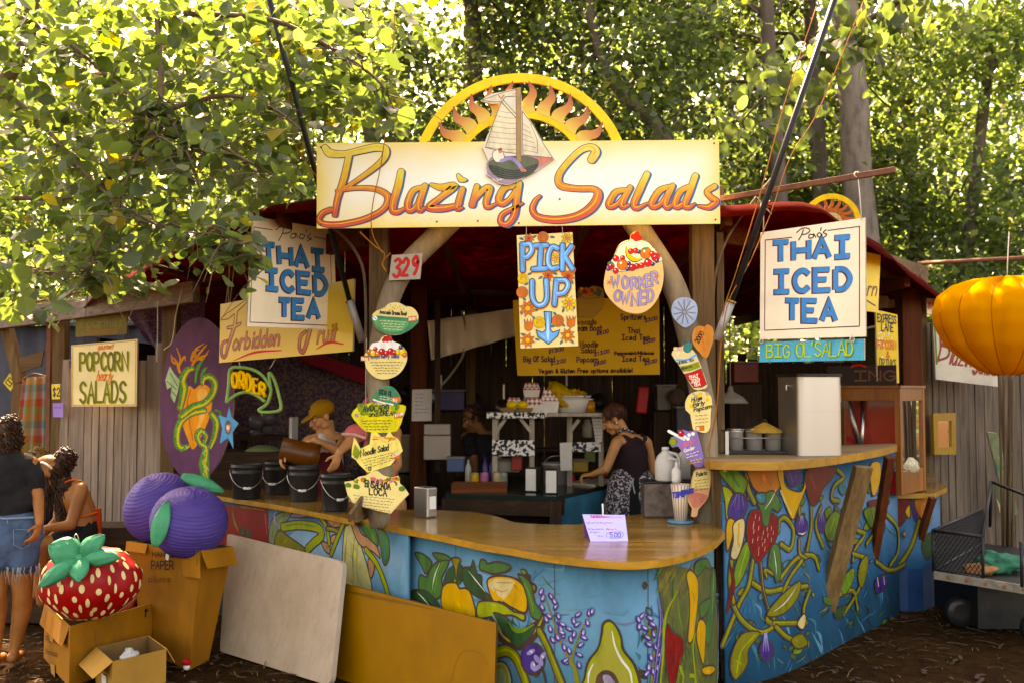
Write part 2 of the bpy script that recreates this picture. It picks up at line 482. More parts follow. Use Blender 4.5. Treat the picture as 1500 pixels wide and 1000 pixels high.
# ---------------------------------------------------------------- ground
def ground_mat():
    m, nt, b = _new('trodden earth')
    mp = _coord(nt,(1,1,1), False)
    n1 = _noise(nt, mp,.9,6,.65); n2 = _noise(nt, mp,14,6,.75); n3 = _noise(nt, mp,90,3,.6)
    r = _ramp(nt, n1.outputs[0],[(.3,(.026,.011,.003)),(.55,(.052,.024,.007)),(.75,(.085,.042,.014))])
    r2 = _ramp(nt, n2.outputs[0],[(.35,(.45,.42,.4)),(.65,(1.15,1.1,1.0))])
    mx = N_(nt, 'ShaderNodeMix'); mx.data_type = 'RGBA'; mx.blend_type = 'MULTIPLY'; mx.inputs[0].default_value = 1
    K_(nt, r.outputs[0], mx.inputs[6]); K_(nt, r2.outputs[0], mx.inputs[7]); K_(nt, mx.outputs[2], b.inputs['Base Color'])
    b.inputs['Roughness'].default_value = 1; b.inputs['Specular IOR Level'].default_value = .04
    ad = N_(nt, 'ShaderNodeMath'); ad.operation = 'ADD'
    K_(nt, n2.outputs[0], ad.inputs[0]); K_(nt, n3.outputs[0], ad.inputs[1])
    _bump(nt, b, ad.outputs[0],.9,.03)
    return m
def gz(x, y): return .025 * noise.noise(V((x * .8, y * .8,0))) + .012 * noise.noise(V((x * 3, y * 3,4)))
mb = MB()
xs = sorted(set([-90,-60,-40,-25,-15,-10] + [i * .25 for i in range(-28,29)] + [10,15,25,40,60,90]))
ys = sorted(set([-60,-30,-15,-6,-2,0] + [i * .25 for i in range(8,50)] + [13,15,20,30,45,70,110]))
vs = [(x, y, gz(x, y) - .02) for y in ys for x in xs]; nx = len(xs)
mb.add(vs,[(j * nx + i, j * nx + i + 1,(j + 1) * nx + i + 1,(j + 1) * nx + i) for j in range(len(ys) - 1) for i in range(nx - 1)],0, True)
ground = structure(mb.build('ground', ground_mat()))
straw_m = mat('dry straw',(.11,.075,.035),.8,.4,30)
chip_m = mat('wood chip',(.05,.03,.016),.85,.4,30)
mb = MB()
for k in range(3200):
    x = U(-4.4,4.6); y = U(4.7,9.0); a = U(0,6.28); L = U(.015,.1) if random.random() < .85 else U(.1,.2)
    wd = U(.0015,.004) if k % 3 else U(.006,.014)
    z = gz(x, y) - .008 + U(0,.01); d = V((math.cos(a), math.sin(a), U(-.1,.15))) * L; n = V((-math.sin(a), math.cos(a),0)) * wd
    p = V((x, y, z)); q = p + d * .5 + n * U(-3,3) * .5 + V((0,0,.006))
    mb.add([p - n, p + n, q + n, q - n, p + d + n, p + d - n],[(0,1,2,3),(3,2,4,5)],0 if k % 3 else 1)
st = mb.build('straw litter',[straw_m, chip_m]); tag(st, 'loose straw and wood chips scattered over the trodden earth', 'litter', kind='stuff')
st.name = 'straw_litter'
# ---------------------------------------------------------------- leaves
def leaf_mat(name, c_dark, c_light, c_yel, tr, yel=.06, rough=.42):
    m, nt, b = _new(name)
    g = N_(nt, 'ShaderNodeNewGeometry')
    r = N_(nt, 'ShaderNodeValToRGB'); e = r.color_ramp.elements
    e.new(.5); e.new(.6)
    for k,(p, c) in enumerate([(0, c_dark),(1 - yel - .02, c_light),(1 - yel, c_yel),(1, sc3(c_yel,.8))]):
        e[k].position = p; e[k].color = (*c,1)
    K_(nt, g.outputs['Random Per Island'], r.inputs[0])
    K_(nt, r.outputs[0], b.inputs['Base Color']); b.inputs['Roughness'].default_value = rough
    b.inputs['Specular IOR Level'].default_value = .35
    t = N_(nt, 'ShaderNodeBsdfTranslucent')
    mu = N_(nt, 'ShaderNodeMix'); mu.data_type = 'RGBA'; mu.blend_type = 'MULTIPLY'; mu.inputs[0].default_value = 1
    mu.inputs[7].default_value = (1.75,2.05,.85,1)
    K_(nt, r.outputs[0], mu.inputs[6]); K_(nt, mu.outputs[2], t.inputs[0])
    mx = N_(nt, 'ShaderNodeMixShader'); mx.inputs[0].default_value = tr
    K_(nt, b.outputs[0], mx.inputs[1]); K_(nt, t.outputs[0], mx.inputs[2])
    K_(nt, mx.outputs[0], nt.nodes['Material Output'].inputs[0])
    return m
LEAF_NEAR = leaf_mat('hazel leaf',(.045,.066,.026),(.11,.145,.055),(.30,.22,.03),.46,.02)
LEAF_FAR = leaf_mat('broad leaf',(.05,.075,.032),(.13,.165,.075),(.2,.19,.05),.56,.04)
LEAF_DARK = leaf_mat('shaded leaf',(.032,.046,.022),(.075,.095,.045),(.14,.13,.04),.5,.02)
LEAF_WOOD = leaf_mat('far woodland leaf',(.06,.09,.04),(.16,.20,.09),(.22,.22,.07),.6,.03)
def leaf_cloud(name, mats, pos, size, parent=None, fine=True, droop=.5, mid=None, spread=1.0):
    """pos (N,3); size (N,); one small folded blade per point"""
    pos = np.asarray(pos, float); N = len(pos); size = np.asarray(size, float)
    az = rng.uniform(0,2 * np.pi, N)
    el = rng.normal(-droop,.35 * spread, N)
    ax = np.stack([np.cos(az) * np.cos(el), np.sin(az) * np.cos(el), np.sin(el)],1)
    roll = rng.normal(0,.55 * spread, N)
    up = np.array([0,0,1.0]); sd = np.cross(ax, up); sd /= np.linalg.norm(sd, axis=1, keepdims=True) + 1e-9
    nr = np.cross(sd, ax)
    sd, nr = sd * np.cos(roll)[:, None] + nr * np.sin(roll)[:, None], nr * np.cos(roll)[:, None] - sd * np.sin(roll)[:, None]
    if fine:
        T = np.array([(0,0,0),(-.30,.16,.07),(.30,.16,.07),(0,.28,0),(-.46,.48,.11),(.46,.48,.11),(0,.6,-.02),(-.33,.78,.04),(.33,.78,.04),(0,1.02,-.1)])
        Fs = [(0,3,1),(0,2,3),(1,3,6,4),(3,2,5,6),(4,6,7),(6,5,8),(7,6,9),(6,8,9)]
    else:
        T = np.array([(0,0,0),(-.36,.45,.1),(0,.5,-.03),(.36,.45,.1),(0,1,-.08)]); Fs = [(0,2,1),(0,3,2),(1,2,4),(2,3,4)]
    K = len(T)
    T = T[None,:,:] * np.stack([rng.uniform(.8,1.15, N), np.ones(N), rng.uniform(-.6,1.8, N)],1)[:, None,:]
    P = pos[:, None,:] + size[:, None, None] * (T[:,:,0:1] * sd[:, None,:] + T[:,:,1:2] * ax[:, None,:] + T[:,:,2:3] * nr[:, None,:])
    P = P.reshape(-1,3)
    tot = []; ls = []
    for f in Fs: ls.append(len(f))
    loops = np.concatenate([np.array([i for f in Fs for i in f])[None,:] + (np.arange(N) * K)[:, None]],0).reshape(-1)
    cnt = np.tile(np.array(ls), N); start = np.concatenate([[0], np.cumsum(cnt)[:-1]])
    me = bpy.data.meshes.new(name)
    me.vertices.add(len(P)); me.vertices.foreach_set('co', P.ravel())
    me.loops.add(len(loops)); me.loops.foreach_set('vertex_index', loops.astype(np.int32))
    me.polygons.add(len(cnt)); me.polygons.foreach_set('loop_start', start.astype(np.int32)); me.polygons.foreach_set('loop_total', cnt.astype(np.int32))
    me.polygons.foreach_set('use_smooth', np.zeros(len(cnt), bool))
    for m in mats: me.materials.append(m)
    if mid is not None: me.polygons.foreach_set('material_index', np.repeat(mid, len(Fs)).astype(np.int32))
    me.update(calc_edges=True)
    o = bpy.data.objects.new(name, me); COL.objects.link(o)
    if parent is not None: put(o, parent)
    return o
bark_m = mat('grey brown bark',(.10,.078,.06),.9,.45,7,(1,1,.18),.8,22)
bark2_m = mat('pale mottled bark',(.17,.14,.11),.9,.5,9,(1,1,.4),.6,30)
twig_m = mat('thin twig bark',(.12,.085,.055),.85,.35,20)
def clumps(ell, n, per, flat=.45, rad=.45):
    """leaf positions: n sprays inside the ellipsoids, more of them near the outside"""
    out = []
    wt = np.array([e[3] * e[4] * e[5] for e in ell]); wt = wt / wt.sum()
    for k in range(n):
        e = ell[rng.choice(len(ell), p=wt)]
        d = rng.normal(0,1,3); d /= np.linalg.norm(d); d *= rng.uniform(.25,1) ** .45
        c = np.array(e[:3]) + d * np.array(e[3:6])
        m = int(per * rng.uniform(.5,1.5)); r = rad * rng.uniform(.6,1.4)
        q = rng.normal(0,1,(m,3)) * np.array([r, r, r * flat]) * .6
        q[:,2] -= .35 * (q[:,0] ** 2 + q[:,1] ** 2) / r
        out.append(c + q)
    return np.concatenate(out)
def limbs(mb, base, tips, r0, wob=.25, r1=.012):
    for t in tips:
        a = V(base); b = V(t); n = 6
        P = [a.lerp(b, k / n) + V((U(-wob, wob), U(-wob, wob), U(-wob, wob))) * (0 if k in (0, n) else 1) * .5 for k in range(n + 1)]
        mb.tube(catmull(P,3),[r0, r1],7)
def tree(name, label, pts, radii, ells, n, per, size, mats, bark=None, far=True, nl=9, rad=.5, kind_mix=None, droop=.5):
    b = V(pts[0])
    t = thing(name, label, 'tree', b, None)
    mb = MB(); P = catmull(pts,6)
    mb.tube([p + V((U(-1,1), U(-1,1),0)) * radii[0] * .12 for p in P], radii,12)
    mb.build('trunk', bark or bark_m, t)
    lp = clumps(ells, n, per, rad=rad); lp = lp[(lp[:,2] < 7.4) | (rng.uniform(0,1, len(lp)) < .22)]
    hi = [p for p in P if p.z > P[-1].z * .35] or P
    for k in range(nl):
        q = V(lp[rng.integers(len(lp))]); c = min(hi, key=lambda p: (p - q).length + abs(p.z - q.z + .8))
        br = MB(); limbs(br, c,[q], radii[0] * .22); br.build('limb', bark or bark_m, t)
    sz = size * rng.uniform(.6,1.3, len(lp))
    mid = rng.choice(len(mats), len(lp), p=kind_mix) if kind_mix else None
    leaf_cloud('crown', mats, lp, sz, t, not far, droop=droop, mid=mid)
    return t
# ---------------------------------------------------------------- the woods behind the stall
def gp(px, Y): 
    p = at(px,570, Y); return V((p.x, Y,-.05))
def col(px0, py0, px1, py1, Y, r0):  # trunk through two photo points continued to the ground
    a = at(px0, py0, Y); b = at(px1, py1, Y); d = (b - a) / (b.z - a.z)
    return [a - d * (a.z + .05), a, b, b + d * 2.0]
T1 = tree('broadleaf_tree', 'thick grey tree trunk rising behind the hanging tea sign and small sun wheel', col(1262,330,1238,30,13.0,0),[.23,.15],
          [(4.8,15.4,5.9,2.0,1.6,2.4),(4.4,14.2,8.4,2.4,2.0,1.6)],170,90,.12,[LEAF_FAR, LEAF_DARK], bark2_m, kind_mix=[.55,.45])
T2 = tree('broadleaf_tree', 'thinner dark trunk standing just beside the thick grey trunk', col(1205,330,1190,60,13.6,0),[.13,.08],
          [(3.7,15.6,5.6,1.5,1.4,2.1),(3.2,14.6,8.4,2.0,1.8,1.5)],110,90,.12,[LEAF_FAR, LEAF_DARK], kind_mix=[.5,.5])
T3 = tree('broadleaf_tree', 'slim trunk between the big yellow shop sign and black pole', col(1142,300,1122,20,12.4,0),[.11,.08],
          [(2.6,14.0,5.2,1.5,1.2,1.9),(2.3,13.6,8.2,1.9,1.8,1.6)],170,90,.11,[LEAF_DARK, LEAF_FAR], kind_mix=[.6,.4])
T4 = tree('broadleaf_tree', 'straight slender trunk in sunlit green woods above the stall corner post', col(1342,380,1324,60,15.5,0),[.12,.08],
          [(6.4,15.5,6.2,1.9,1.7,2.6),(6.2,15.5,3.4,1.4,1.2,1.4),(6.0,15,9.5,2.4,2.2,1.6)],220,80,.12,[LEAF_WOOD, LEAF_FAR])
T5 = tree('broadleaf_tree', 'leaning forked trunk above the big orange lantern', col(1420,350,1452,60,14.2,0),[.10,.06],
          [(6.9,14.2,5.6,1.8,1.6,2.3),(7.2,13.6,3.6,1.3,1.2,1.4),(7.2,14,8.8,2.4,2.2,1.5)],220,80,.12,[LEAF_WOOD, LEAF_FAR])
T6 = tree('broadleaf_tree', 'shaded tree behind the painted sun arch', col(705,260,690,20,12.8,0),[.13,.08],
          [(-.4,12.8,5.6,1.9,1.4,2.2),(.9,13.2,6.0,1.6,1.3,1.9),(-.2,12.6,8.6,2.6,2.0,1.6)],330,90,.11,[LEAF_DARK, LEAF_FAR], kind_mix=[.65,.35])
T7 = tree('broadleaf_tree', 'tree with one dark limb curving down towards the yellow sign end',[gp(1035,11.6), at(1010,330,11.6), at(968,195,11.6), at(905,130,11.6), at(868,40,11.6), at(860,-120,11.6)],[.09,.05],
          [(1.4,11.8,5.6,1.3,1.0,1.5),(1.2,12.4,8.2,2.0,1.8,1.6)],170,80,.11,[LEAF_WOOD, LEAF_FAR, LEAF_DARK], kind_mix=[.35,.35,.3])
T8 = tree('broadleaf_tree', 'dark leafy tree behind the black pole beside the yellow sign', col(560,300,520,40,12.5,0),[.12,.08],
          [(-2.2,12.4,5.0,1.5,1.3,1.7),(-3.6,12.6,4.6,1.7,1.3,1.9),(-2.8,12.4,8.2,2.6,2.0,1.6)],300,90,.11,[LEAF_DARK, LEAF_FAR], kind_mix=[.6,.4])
T9 = tree('broadleaf_tree', 'tree in bright woods beyond the wooden beam with the popcorn sign', col(150,420,110,40,14.5,0),[.14,.09],
          [(-6.0,14.5,4.4,1.9,1.5,2.2),(-7.4,13.8,5.6,1.8,1.5,2.2),(-6.4,14,8.6,2.6,2.2,1.6)],260,80,.12,[LEAF_WOOD, LEAF_FAR])
# far woodland, one mass nobody could count
wl = []
for k in range(1500):
    x = rng.uniform(-21,21); y = rng.uniform(18,32); z = rng.uniform(.3,4.5 + (y - 15) * .62)
    m = 70; r = rng.uniform(.6,1.2)
    wl.append(np.array([x, y, z]) + rng.normal(0,1,(m,3)) * np.array([r, r, r * .55]))
wl = np.concatenate(wl)
wo = leaf_cloud('woodland',[LEAF_WOOD, LEAF_FAR], wl, rng.uniform(.13,.3, len(wl)), None, False, mid=rng.choice(2, len(wl)))
tag(wo, 'sunlit green woodland far behind the stall', 'woodland', kind='stuff')
mb = MB()
for k in range(26):
    x = U(-16,16); y = U(18,27); dx = U(-.8,.8)
    mb.tube([V((x, y,0)), V((x + dx * .4, y,4)), V((x + dx, y,10))],[U(.1,.2),.06],7)
tk = mb.build('woodland_trunks', bark_m); 
tk.name = 'woodland_stems'; tag(tk, 'many slender stems of the woodland far behind the stall', 'woodland', kind='stuff')
# undergrowth behind the stall and fences
ug = []
for k in range(620):
    x = rng.uniform(-12,12.5); y = rng.uniform(12.5,18); z = rng.uniform(.2,4.6)
    m = 60; r = rng.uniform(.35,.7)
    ug.append(np.array([x, y, z]) + rng.normal(0,1,(m,3)) * np.array([r, r, r * .6]))
ug = np.concatenate(ug)
uo = leaf_cloud('undergrowth',[LEAF_FAR, LEAF_DARK], ug, rng.uniform(.08,.15, len(ug)), None, False, mid=rng.choice(2, len(ug)))
tag(uo, 'leafy undergrowth below the trees behind the stall', 'undergrowth', kind='stuff')
# ---------------------------------------------------------------- the hazel that hangs over the left of the stall
hz = thing('hazel_tree', 'hazel tree with large sunlit leaves hanging over the tea and popcorn signs', 'tree',(-4.6,6.6,0))
mb = MB()
stems = [[(-4.6,6.6,-.05),(-4.5,6.5,2.0), at(40,60,6.4), at(-40,-160,6.2)],
         [(-4.6,6.6,-.05),(-4.7,6.8,1.6), at(-90,330,6.8), at(-120,100,6.8)]]
for sp in stems: mb.tube(catmull(sp,5),[.075,.035],9)
mb.build('trunk', twig_m, hz)
br = [[at(0,10,6.0), at(95,60,5.7), at(150,105,5.5), at(200,150,5.3), at(260,250,5.1)],
      [at(230,20,5.6), at(236,140,5.4), at(222,190,5.3), at(200,230,5.2), at(175,290,5.15), at(150,345,5.1)],
      [at(236,150,5.4), at(255,185,5.3), at(275,225,5.2), at(290,270,5.1)],
      [at(20,290,6.1), at(110,288,5.8), at(180,245,5.5), at(250,170,5.3)],
      [at(230,165,5.4), at(330,140,5.4), at(400,160,5.3), at(440,190,5.3)],
      [at(-10,120,6.1), at(60,180,5.8), at(140,270,5.5), at(230,330,5.2), at(320,345,5.0)],
      [at(270,20,5.6), at(400,30,5.5), at(500,80,5.45), at(555,120,5.4), at(580,165,5.4)],
      [at(320,345,5.0), at(350,352,4.95), at(380,368,4.9), at(390,395,4.9)],
      [at(300,200,5.3), at(370,240,5.2), at(425,270,5.2)],
      [at(0,380,6.2), at(80,400,6.0), at(160,420,5.8), at(215,440,5.7)],
      [at(150,345,5.1), at(135,385,5.1), at(120,415,5.1)]]
for k, p in enumerate(br): mb = MB(); mb.tube(catmull(p,5),[.017 if k < 7 else .009,.004],6); mb.build('limb', twig_m, hz)
mb = MB()
def topx(p):
    d = p - np.array([0,0, EYE]); f = d[:,1] * CP + d[:,2] * SP; u = -d[:,1] * SP + d[:,2] * CP
    return 750 + FPX * d[:,0] / f,500 - FPX * u / f
for k in range(320):
    p = random.choice(br); i = random.randrange(len(p) - 1); a = p[i].lerp(p[i + 1], random.random())
    d = V((U(-1,1), U(-1,1), U(-.8,.3))) * U(.15,.45)
    ex, ey = topx(np.array([list(a + d)])); ex = ex[0]; ey = ey[0]
    if not ((ex > 375 and ey > 290) or (ex > 440 and ey > 185)): mb.tube(catmull([a, a + d * .5 + V((0,0,.03)), a + d],3),[.004,.0015],4)
o = mb.build('twigs', twig_m, hz); o['kind'] = 'stuff'
hp = []
def spray(px, py, Y, n, r, flat=.5):
    c = np.array(at(px, py, Y)); hp.append(c + rng.normal(0,1,(n,3)) * np.array([r, r, r * flat]))
for k in range(185):   # main mass, thick above, ragged below
    px = rng.uniform(-60,440); lim = 330 + 110 * math.exp(-((px - 60) / 190) ** 2) - (60 if px > 380 else 0)
    py = rng.uniform(-60, lim); spray(px, py, rng.uniform(5.2,7.2), int(rng.uniform(10,26)),.2)
for k in range(40): spray(rng.uniform(380,470), rng.uniform(60,330), rng.uniform(6.4,7.6),18,.2)
for k in range(46): spray(rng.uniform(440,600), rng.uniform(-40,210) , rng.uniform(6.3,7.6),16,.18)
for p in br:
    for q in catmull(p,4):
        n = 5; hp.append(np.array(q) + rng.normal(0,1,(n,3)) * .075)
for (px, py) in ((345,330),(365,345),(380,365),(395,385),(405,405),(415,425),(350,365),(372,395),(400,365),(330,350)):
    spray(px, py,4.95,5,.05,.9)
for (px, py) in ((590,190),(575,170),(540,150),(560,120),(605,200),(520,100)): spray(px, py,5.45,5,.07,.8)
hp = np.concatenate(hp)
qx, qy = topx(hp)
keep = ~((qx > 452) & (qy > 190)) & ~((qx > 379) & (qy > 300)) & ~((qx > 100) & (qx < 345) & (qy > 425)) & ~((qx > 355) & (qy > 432)) & (qy < 470) & ~((qx > 600) & (qy > 60))
pole_x = 384 + (qy + 40) * .26
hp = hp[keep & ~((abs(qx - pole_x) < 13) & (qy < 215) & (hp[:,1] < 6))]
shade_sprays = [np.array([rng.uniform(-7.5,-1.4), rng.uniform(.5,5.0),0]) for k in range(190)]  # unseen overhead sprays, added to shade the people and boxes below
hp = np.concatenate([hp] + [c + np.array([0,0, rng.uniform(4.1,5.4)]) + rng.normal(0,1,(22,3)) * np.array([.25,.25,.06]) for c in shade_sprays])
leaf_cloud('crown',[LEAF_NEAR, LEAF_FAR], hp, rng.uniform(.05,.135, len(hp)) * rng.uniform(.75,1.1, len(hp)), hz, True, droop=.55, mid=rng.choice(2, len(hp), p=[.8,.2]))
# tree beyond the frame; one bough shows, unseen limbs added to shade the cart
bt = thing('broadleaf_tree', 'dark bough of long drooping leaves hanging in front of the thick grey trunk', 'tree',(8.2,7.0,0)); mb = MB(); mb.tube(catmull([(8.2,7,-.05),(8.0,7,3),(7.6,7.2,6)],5),[.2,.12],10); mb.build('trunk', bark_m, bt); lp = []
for pts in ([(7.6,7.2,5.6), at(1420,-30,8.0), at(1290,20,8.4), at(1170,90,8.6), at(1085,180,8.7)],[(7.6,7.2,6),(6.0,6,5.6),(4.6,4.8,5.2),(3.6,4.0,5.0)],[(7.6,7.2,6),(7.2,5,5.4),(6.4,3.0,5.2)]):
    C_ = catmull(pts,8); mb = MB(); mb.tube(C_,[.05,.008],7); mb.build('limb', bark_m, bt)
    for q in C_[6:]: m = 15; lp.append(np.array(q) + rng.normal(0,1,(m,3)) * np.array([.26,.3,.13]) + np.array([0,0,-.08]))
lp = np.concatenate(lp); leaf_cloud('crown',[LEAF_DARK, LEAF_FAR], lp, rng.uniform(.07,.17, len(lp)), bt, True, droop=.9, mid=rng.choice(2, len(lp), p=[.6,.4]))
# ---------------------------------------------------------------- the stall: posts, beams, tarpaulin roof, back wall
W_OLD = lambda ax: wood('weathered timber',(.07,.042,.022),(.22,.14,.075), ax)
W_GREY = lambda ax: wood('silver grey board',(.125,.095,.075),(.33,.26,.205), ax)
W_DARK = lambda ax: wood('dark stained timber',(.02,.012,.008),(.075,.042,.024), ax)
W_RED = lambda ax: wood('red brown timber',(.05,.014,.007),(.15,.045,.02), ax)
W_LOG = mat('peeled log',(.20,.155,.105),.85,.5,9,(1,1,.25),1.0,30)
W_TOP = lambda ax: wood('varnished pine',(.13,.062,.018),(.44,.265,.10), ax,.2,26,.06)
tarp_m = mat('red tarpaulin',(.075,.007,.005),.95,.45,3.5,(1,1,1),.5,7, spec=.03)
def tarp_glow():
    nt = tarp_m.node_tree; b = nt.nodes['Principled BSDF']; t = N_(nt, 'ShaderNodeBsdfTranslucent'); t.inputs[0].default_value = (.16,.010,.006,1)
    mx = N_(nt, 'ShaderNodeMixShader'); mx.inputs[0].default_value = .35
    K_(nt, b.outputs[0], mx.inputs[1]); K_(nt, t.outputs[0], mx.inputs[2]); K_(nt, mx.outputs[0], nt.nodes['Material Output'].inputs[0])
tarp_glow()
stall = thing('food_stall', 'wooden food stall with red tarpaulin roof behind the painted counters', 'stall',(0,7.5,0))
def post(name, px, Y, z0, z1, w_, d_, m, dx=0, par=None, lab=None):
    a = gp(px, Y); a.z = z0; b = a.copy(); b.z = z1; b.x += dx
    mb = MB(); mb.beam(a, b, w_, d_,0, V((1,0,0)),.004,6)
    o = mb.build(name, m, par or stall,.006)
    if lab: o['label'] = lab
    return o
post('post',555,6.52,-.02,3.1,.125,.125, W_OLD('z'))
post('post',1029,6.52,-.02,3.1,.145,.13, W_OLD('z'))
post('post',1054,6.62,-.02,3.1,.05,.10, W_OLD('z'))
post('post',1332,8.75,-.02,2.76,.17,.17, W_RED('z'))
post('post',1352,8.95,-.02,2.8,.06,.10, W_OLD('z'))
post('post',250,8.25,-.02,2.5,.12,.12, W_OLD('z'))
post('post',88,8.75,-.02,2.42,.11,.11, W_OLD('z'))
post('post',614,9.6,-.02,2.75,.16,.14, W_RED('z'))
post('post',690,10.6,-.02,2.75,.10,.10, W_OLD('z'))
post('post',1000,10.4,-.02,2.75,.13,.13, W_DARK('z'))
post('post',390,9.9,-.02,2.7,.14,.14, W_DARK('z'))
def bm(name, a, b, w_, h_, m, wob=.003, par=None, bev=.005):
    mb = MB(); mb.beam(a, b, w_, h_,0, None, wob,5); return mb.build(name, m, par or stall, bev)
bm('beam', at(-60,477,9.0), at(288,428,7.95),.09,.17, W_GREY('x'))
bm('beam', at(1218,365,7.5), at(1352,408,8.85),.09,.2, W_OLD('x'))
bm('beam', at(540,300,6.62), at(1060,300,6.62),.08,.16, W_OLD('x'))
bm('beam', at(560,428,10.2), at(1300,420,10.2),.09,.10, W_OLD('x'))
bm('beam', at(290,405,8.0), at(540,345,6.6),.07,.14, W_RED('x'))
bm('beam', at(1060,345,6.7), at(1225,372,7.55),.07,.12, W_RED('x'))
# natural log braces of the front
LOGL = [at(556,752,6.22) + V((0,0,-.0)), at(560,640,6.25), at(553,545,6.3), at(566,455,6.32), at(592,395,6.34), at(640,345,6.38), at(668,318,6.42)]
LOGL[0].z = .90
mb = MB(); mb.tube(catmull(LOGL,7),[.066,.07,.068,.068,.07,.072,.07],12); mb.build('log_brace', W_LOG, stall)
LOGR = [at(1037,755,6.3), at(1034,640,6.32), at(1024,560,6.34), at(1006,480,6.36), at(985,415,6.38), at(945,350,6.42), at(920,312,6.45)]
LOGR[0].z = .3
mb = MB(); mb.tube(catmull(LOGR,7),[.075,.075,.075,.075,.078,.078,.08],12); mb.build('log_brace', W_LOG, stall)
# roof tarpaulin, a sagging sheet over rafters
def roofz(x, y):
    f = max(0,(y - 6.2)) / 5.3
    z = 2.96 - .28 * f - .0085 * max(0, abs(x - .2) - 1.3) ** 2 * 6
    return z + .02 * math.sin(x * 4.1) * math.sin(y * 2.3) + .015 * noise.noise(V((x * 2, y * 2,0)))
def roof_front(x): return 6.25 if -1.6 < x < 1.95 else (6.25 + (-1.6 - x) * 1.05 if x <= -1.6 else 6.25 + (x - 1.95) * 1.32)
mb = MB(); NX, NY = 60,36; vs = []
for j in range(NY + 1):
    for i in range(NX + 1):
        x = -3.7 + 7.6 * i / NX; y0 = roof_front(x); y = y0 + (11.6 - y0) * j / NY
        z = roofz(x, y) - ((.10 + .035 * noise.noise(V((x * 3.5,0,7)))) if j == 0 else 0) + .03 * noise.noise(V((x * 2.2, y * 2.2,3)))
        vs.append((x, y, z))
fs = [(j * (NX + 1) + i, j * (NX + 1) + i + 1,(j + 1) * (NX + 1) + i + 1,(j + 1) * (NX + 1) + i) for j in range(NY) for i in range(NX)]
mb.add(vs, fs,0, True); mb.build('roof', tarp_m, stall, solid=.004)
for x in (-2.6,-1.5,-.5,.5,1.4,2.4,3.2):
    y0 = roof_front(x) + .12
    bm('rafter',(x, y0, roofz(x, y0) - .09),(x * .8,11.4, roofz(x * .8,11.4) - .09),.05,.09, W_RED('y'))
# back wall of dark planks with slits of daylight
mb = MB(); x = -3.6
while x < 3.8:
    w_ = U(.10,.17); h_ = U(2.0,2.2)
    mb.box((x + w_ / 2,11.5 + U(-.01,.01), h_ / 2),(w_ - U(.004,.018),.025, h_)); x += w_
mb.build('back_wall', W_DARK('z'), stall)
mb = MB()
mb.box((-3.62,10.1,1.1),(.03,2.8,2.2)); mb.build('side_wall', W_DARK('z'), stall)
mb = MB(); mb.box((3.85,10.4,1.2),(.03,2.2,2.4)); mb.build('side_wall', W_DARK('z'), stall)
# ---------------------------------------------------------------- plank fences
def fence(name, label, px0, Y0, px1, Y1, topf, m, n, hz0=0.0):
    a = gp(px0, Y0); b = gp(px1, Y1); t = thing(name, label, 'fence', a.lerp(b,.5)); d = (b - a).normalized(); L = (b - a).length
    nrm = V((d.y,-d.x,0)); mb = MB(); x = 0.0; k = 0
    while x < L:
        w_ = L / n * U(.8,1.2); px = px0 + (px1 - px0) * (x / L)
        zt = topf(px, a + d * x); c = a + d * (x + w_ / 2)
        p0 = V((c.x, c.y,-.03)) + nrm * U(0,.008); p1 = V((c.x, c.y, zt)) + nrm * U(-.006,.012) + d * U(-.008,.008)
        mb.beam(p0, p1, w_ - U(.003,.012),.022,0, d,.0025,5); x += w_; k += 1
    mb.build('boards', m, t,.003).name = 'board_panel'
    mb = MB()
    for z in (.4,1.5): mb.beam(V((a.x, a.y, z)) - nrm * .04, V((b.x, b.y, z)) - nrm * .04,.05,.09)
    mb.build('rail', W_OLD('x'), t)
    return t
def zt_at(px, py, p): return at(px, py, p.y).z
fence('plank_fence', 'grey upright plank fence carrying the popcorn and salads sign',74,8.75,243,8.3,
      lambda px, p: zt_at(px,530 + 10 * math.sin(px * .13) - (14 if px > 205 else 0) + U(-5,5), p), W_GREY('z'),15)
fence('plank_fence', 'weathered plank fence beside the orange lantern, white sign on it',1352,9.0,1520,9.7,
      lambda px, p: zt_at(px,470 + U(-8,8), p), wood('old fence board',(.055,.042,.032),(.20,.155,.115), 'z'),15)
# ---------------------------------------------------------------- painted counters
def zf(x0, y0, s): return lambda *a: [(x0 + p[0] / s, y0 + p[1] / s) for p in (a[0] if len(a) == 1 and isinstance(a[0], list) else a)]
P_BLUE = mat('mural blue paint',(.055,.165,.225),.5,.4,2.6,(1,1,.6),.25,40)
P_DEEP = mat('mural deep blue paint',(.014,.105,.19),.5,.4,2.6,(1,1,.6),.2,40)
P_OUT = paint('mural brown outline',(0.045,0.024,0.018))
P_GRN = paint('mural green',(0.035,0.11,0.03),.5,.4)
P_DGR = paint('mural dark green',(0.014,0.052,0.018),.5,.4)
P_LGR = paint('mural leaf green',(0.09,0.175,0.03),.5,.4)
P_LIME = paint('mural lime',(0.22,0.25,0.02),.5,.3)
P_OLV = paint('mural olive',(0.15,0.14,0.022),.5,.35)
P_YEL = paint('mural yellow',(0.46,0.26,0.012),.5,.25)
P_CRM = paint('mural cream',(0.46,0.37,0.19),.5,.25)
P_WHT = paint('mural white',(0.58,0.54,0.46))
P_PUR = paint('mural purple',(0.04,0.02,0.12),.45,.5)
P_LIL = paint('mural lilac',(0.23,0.2,0.36),.5,.3)
P_RED = paint('mural red',(0.17,0.01,0.008),.45,.35)
P_BRD = paint('mural dark red',(0.11,0.014,0.01),.45,.4)
P_ORA = paint('mural orange',(0.34,0.12,0.03),.5,.3)
P_PCH = paint('mural peach',(0.34,0.18,0.1),.5,.3)
P_FLE = paint('mural avocado flesh',(0.25,0.235,0.06),.5,.12)
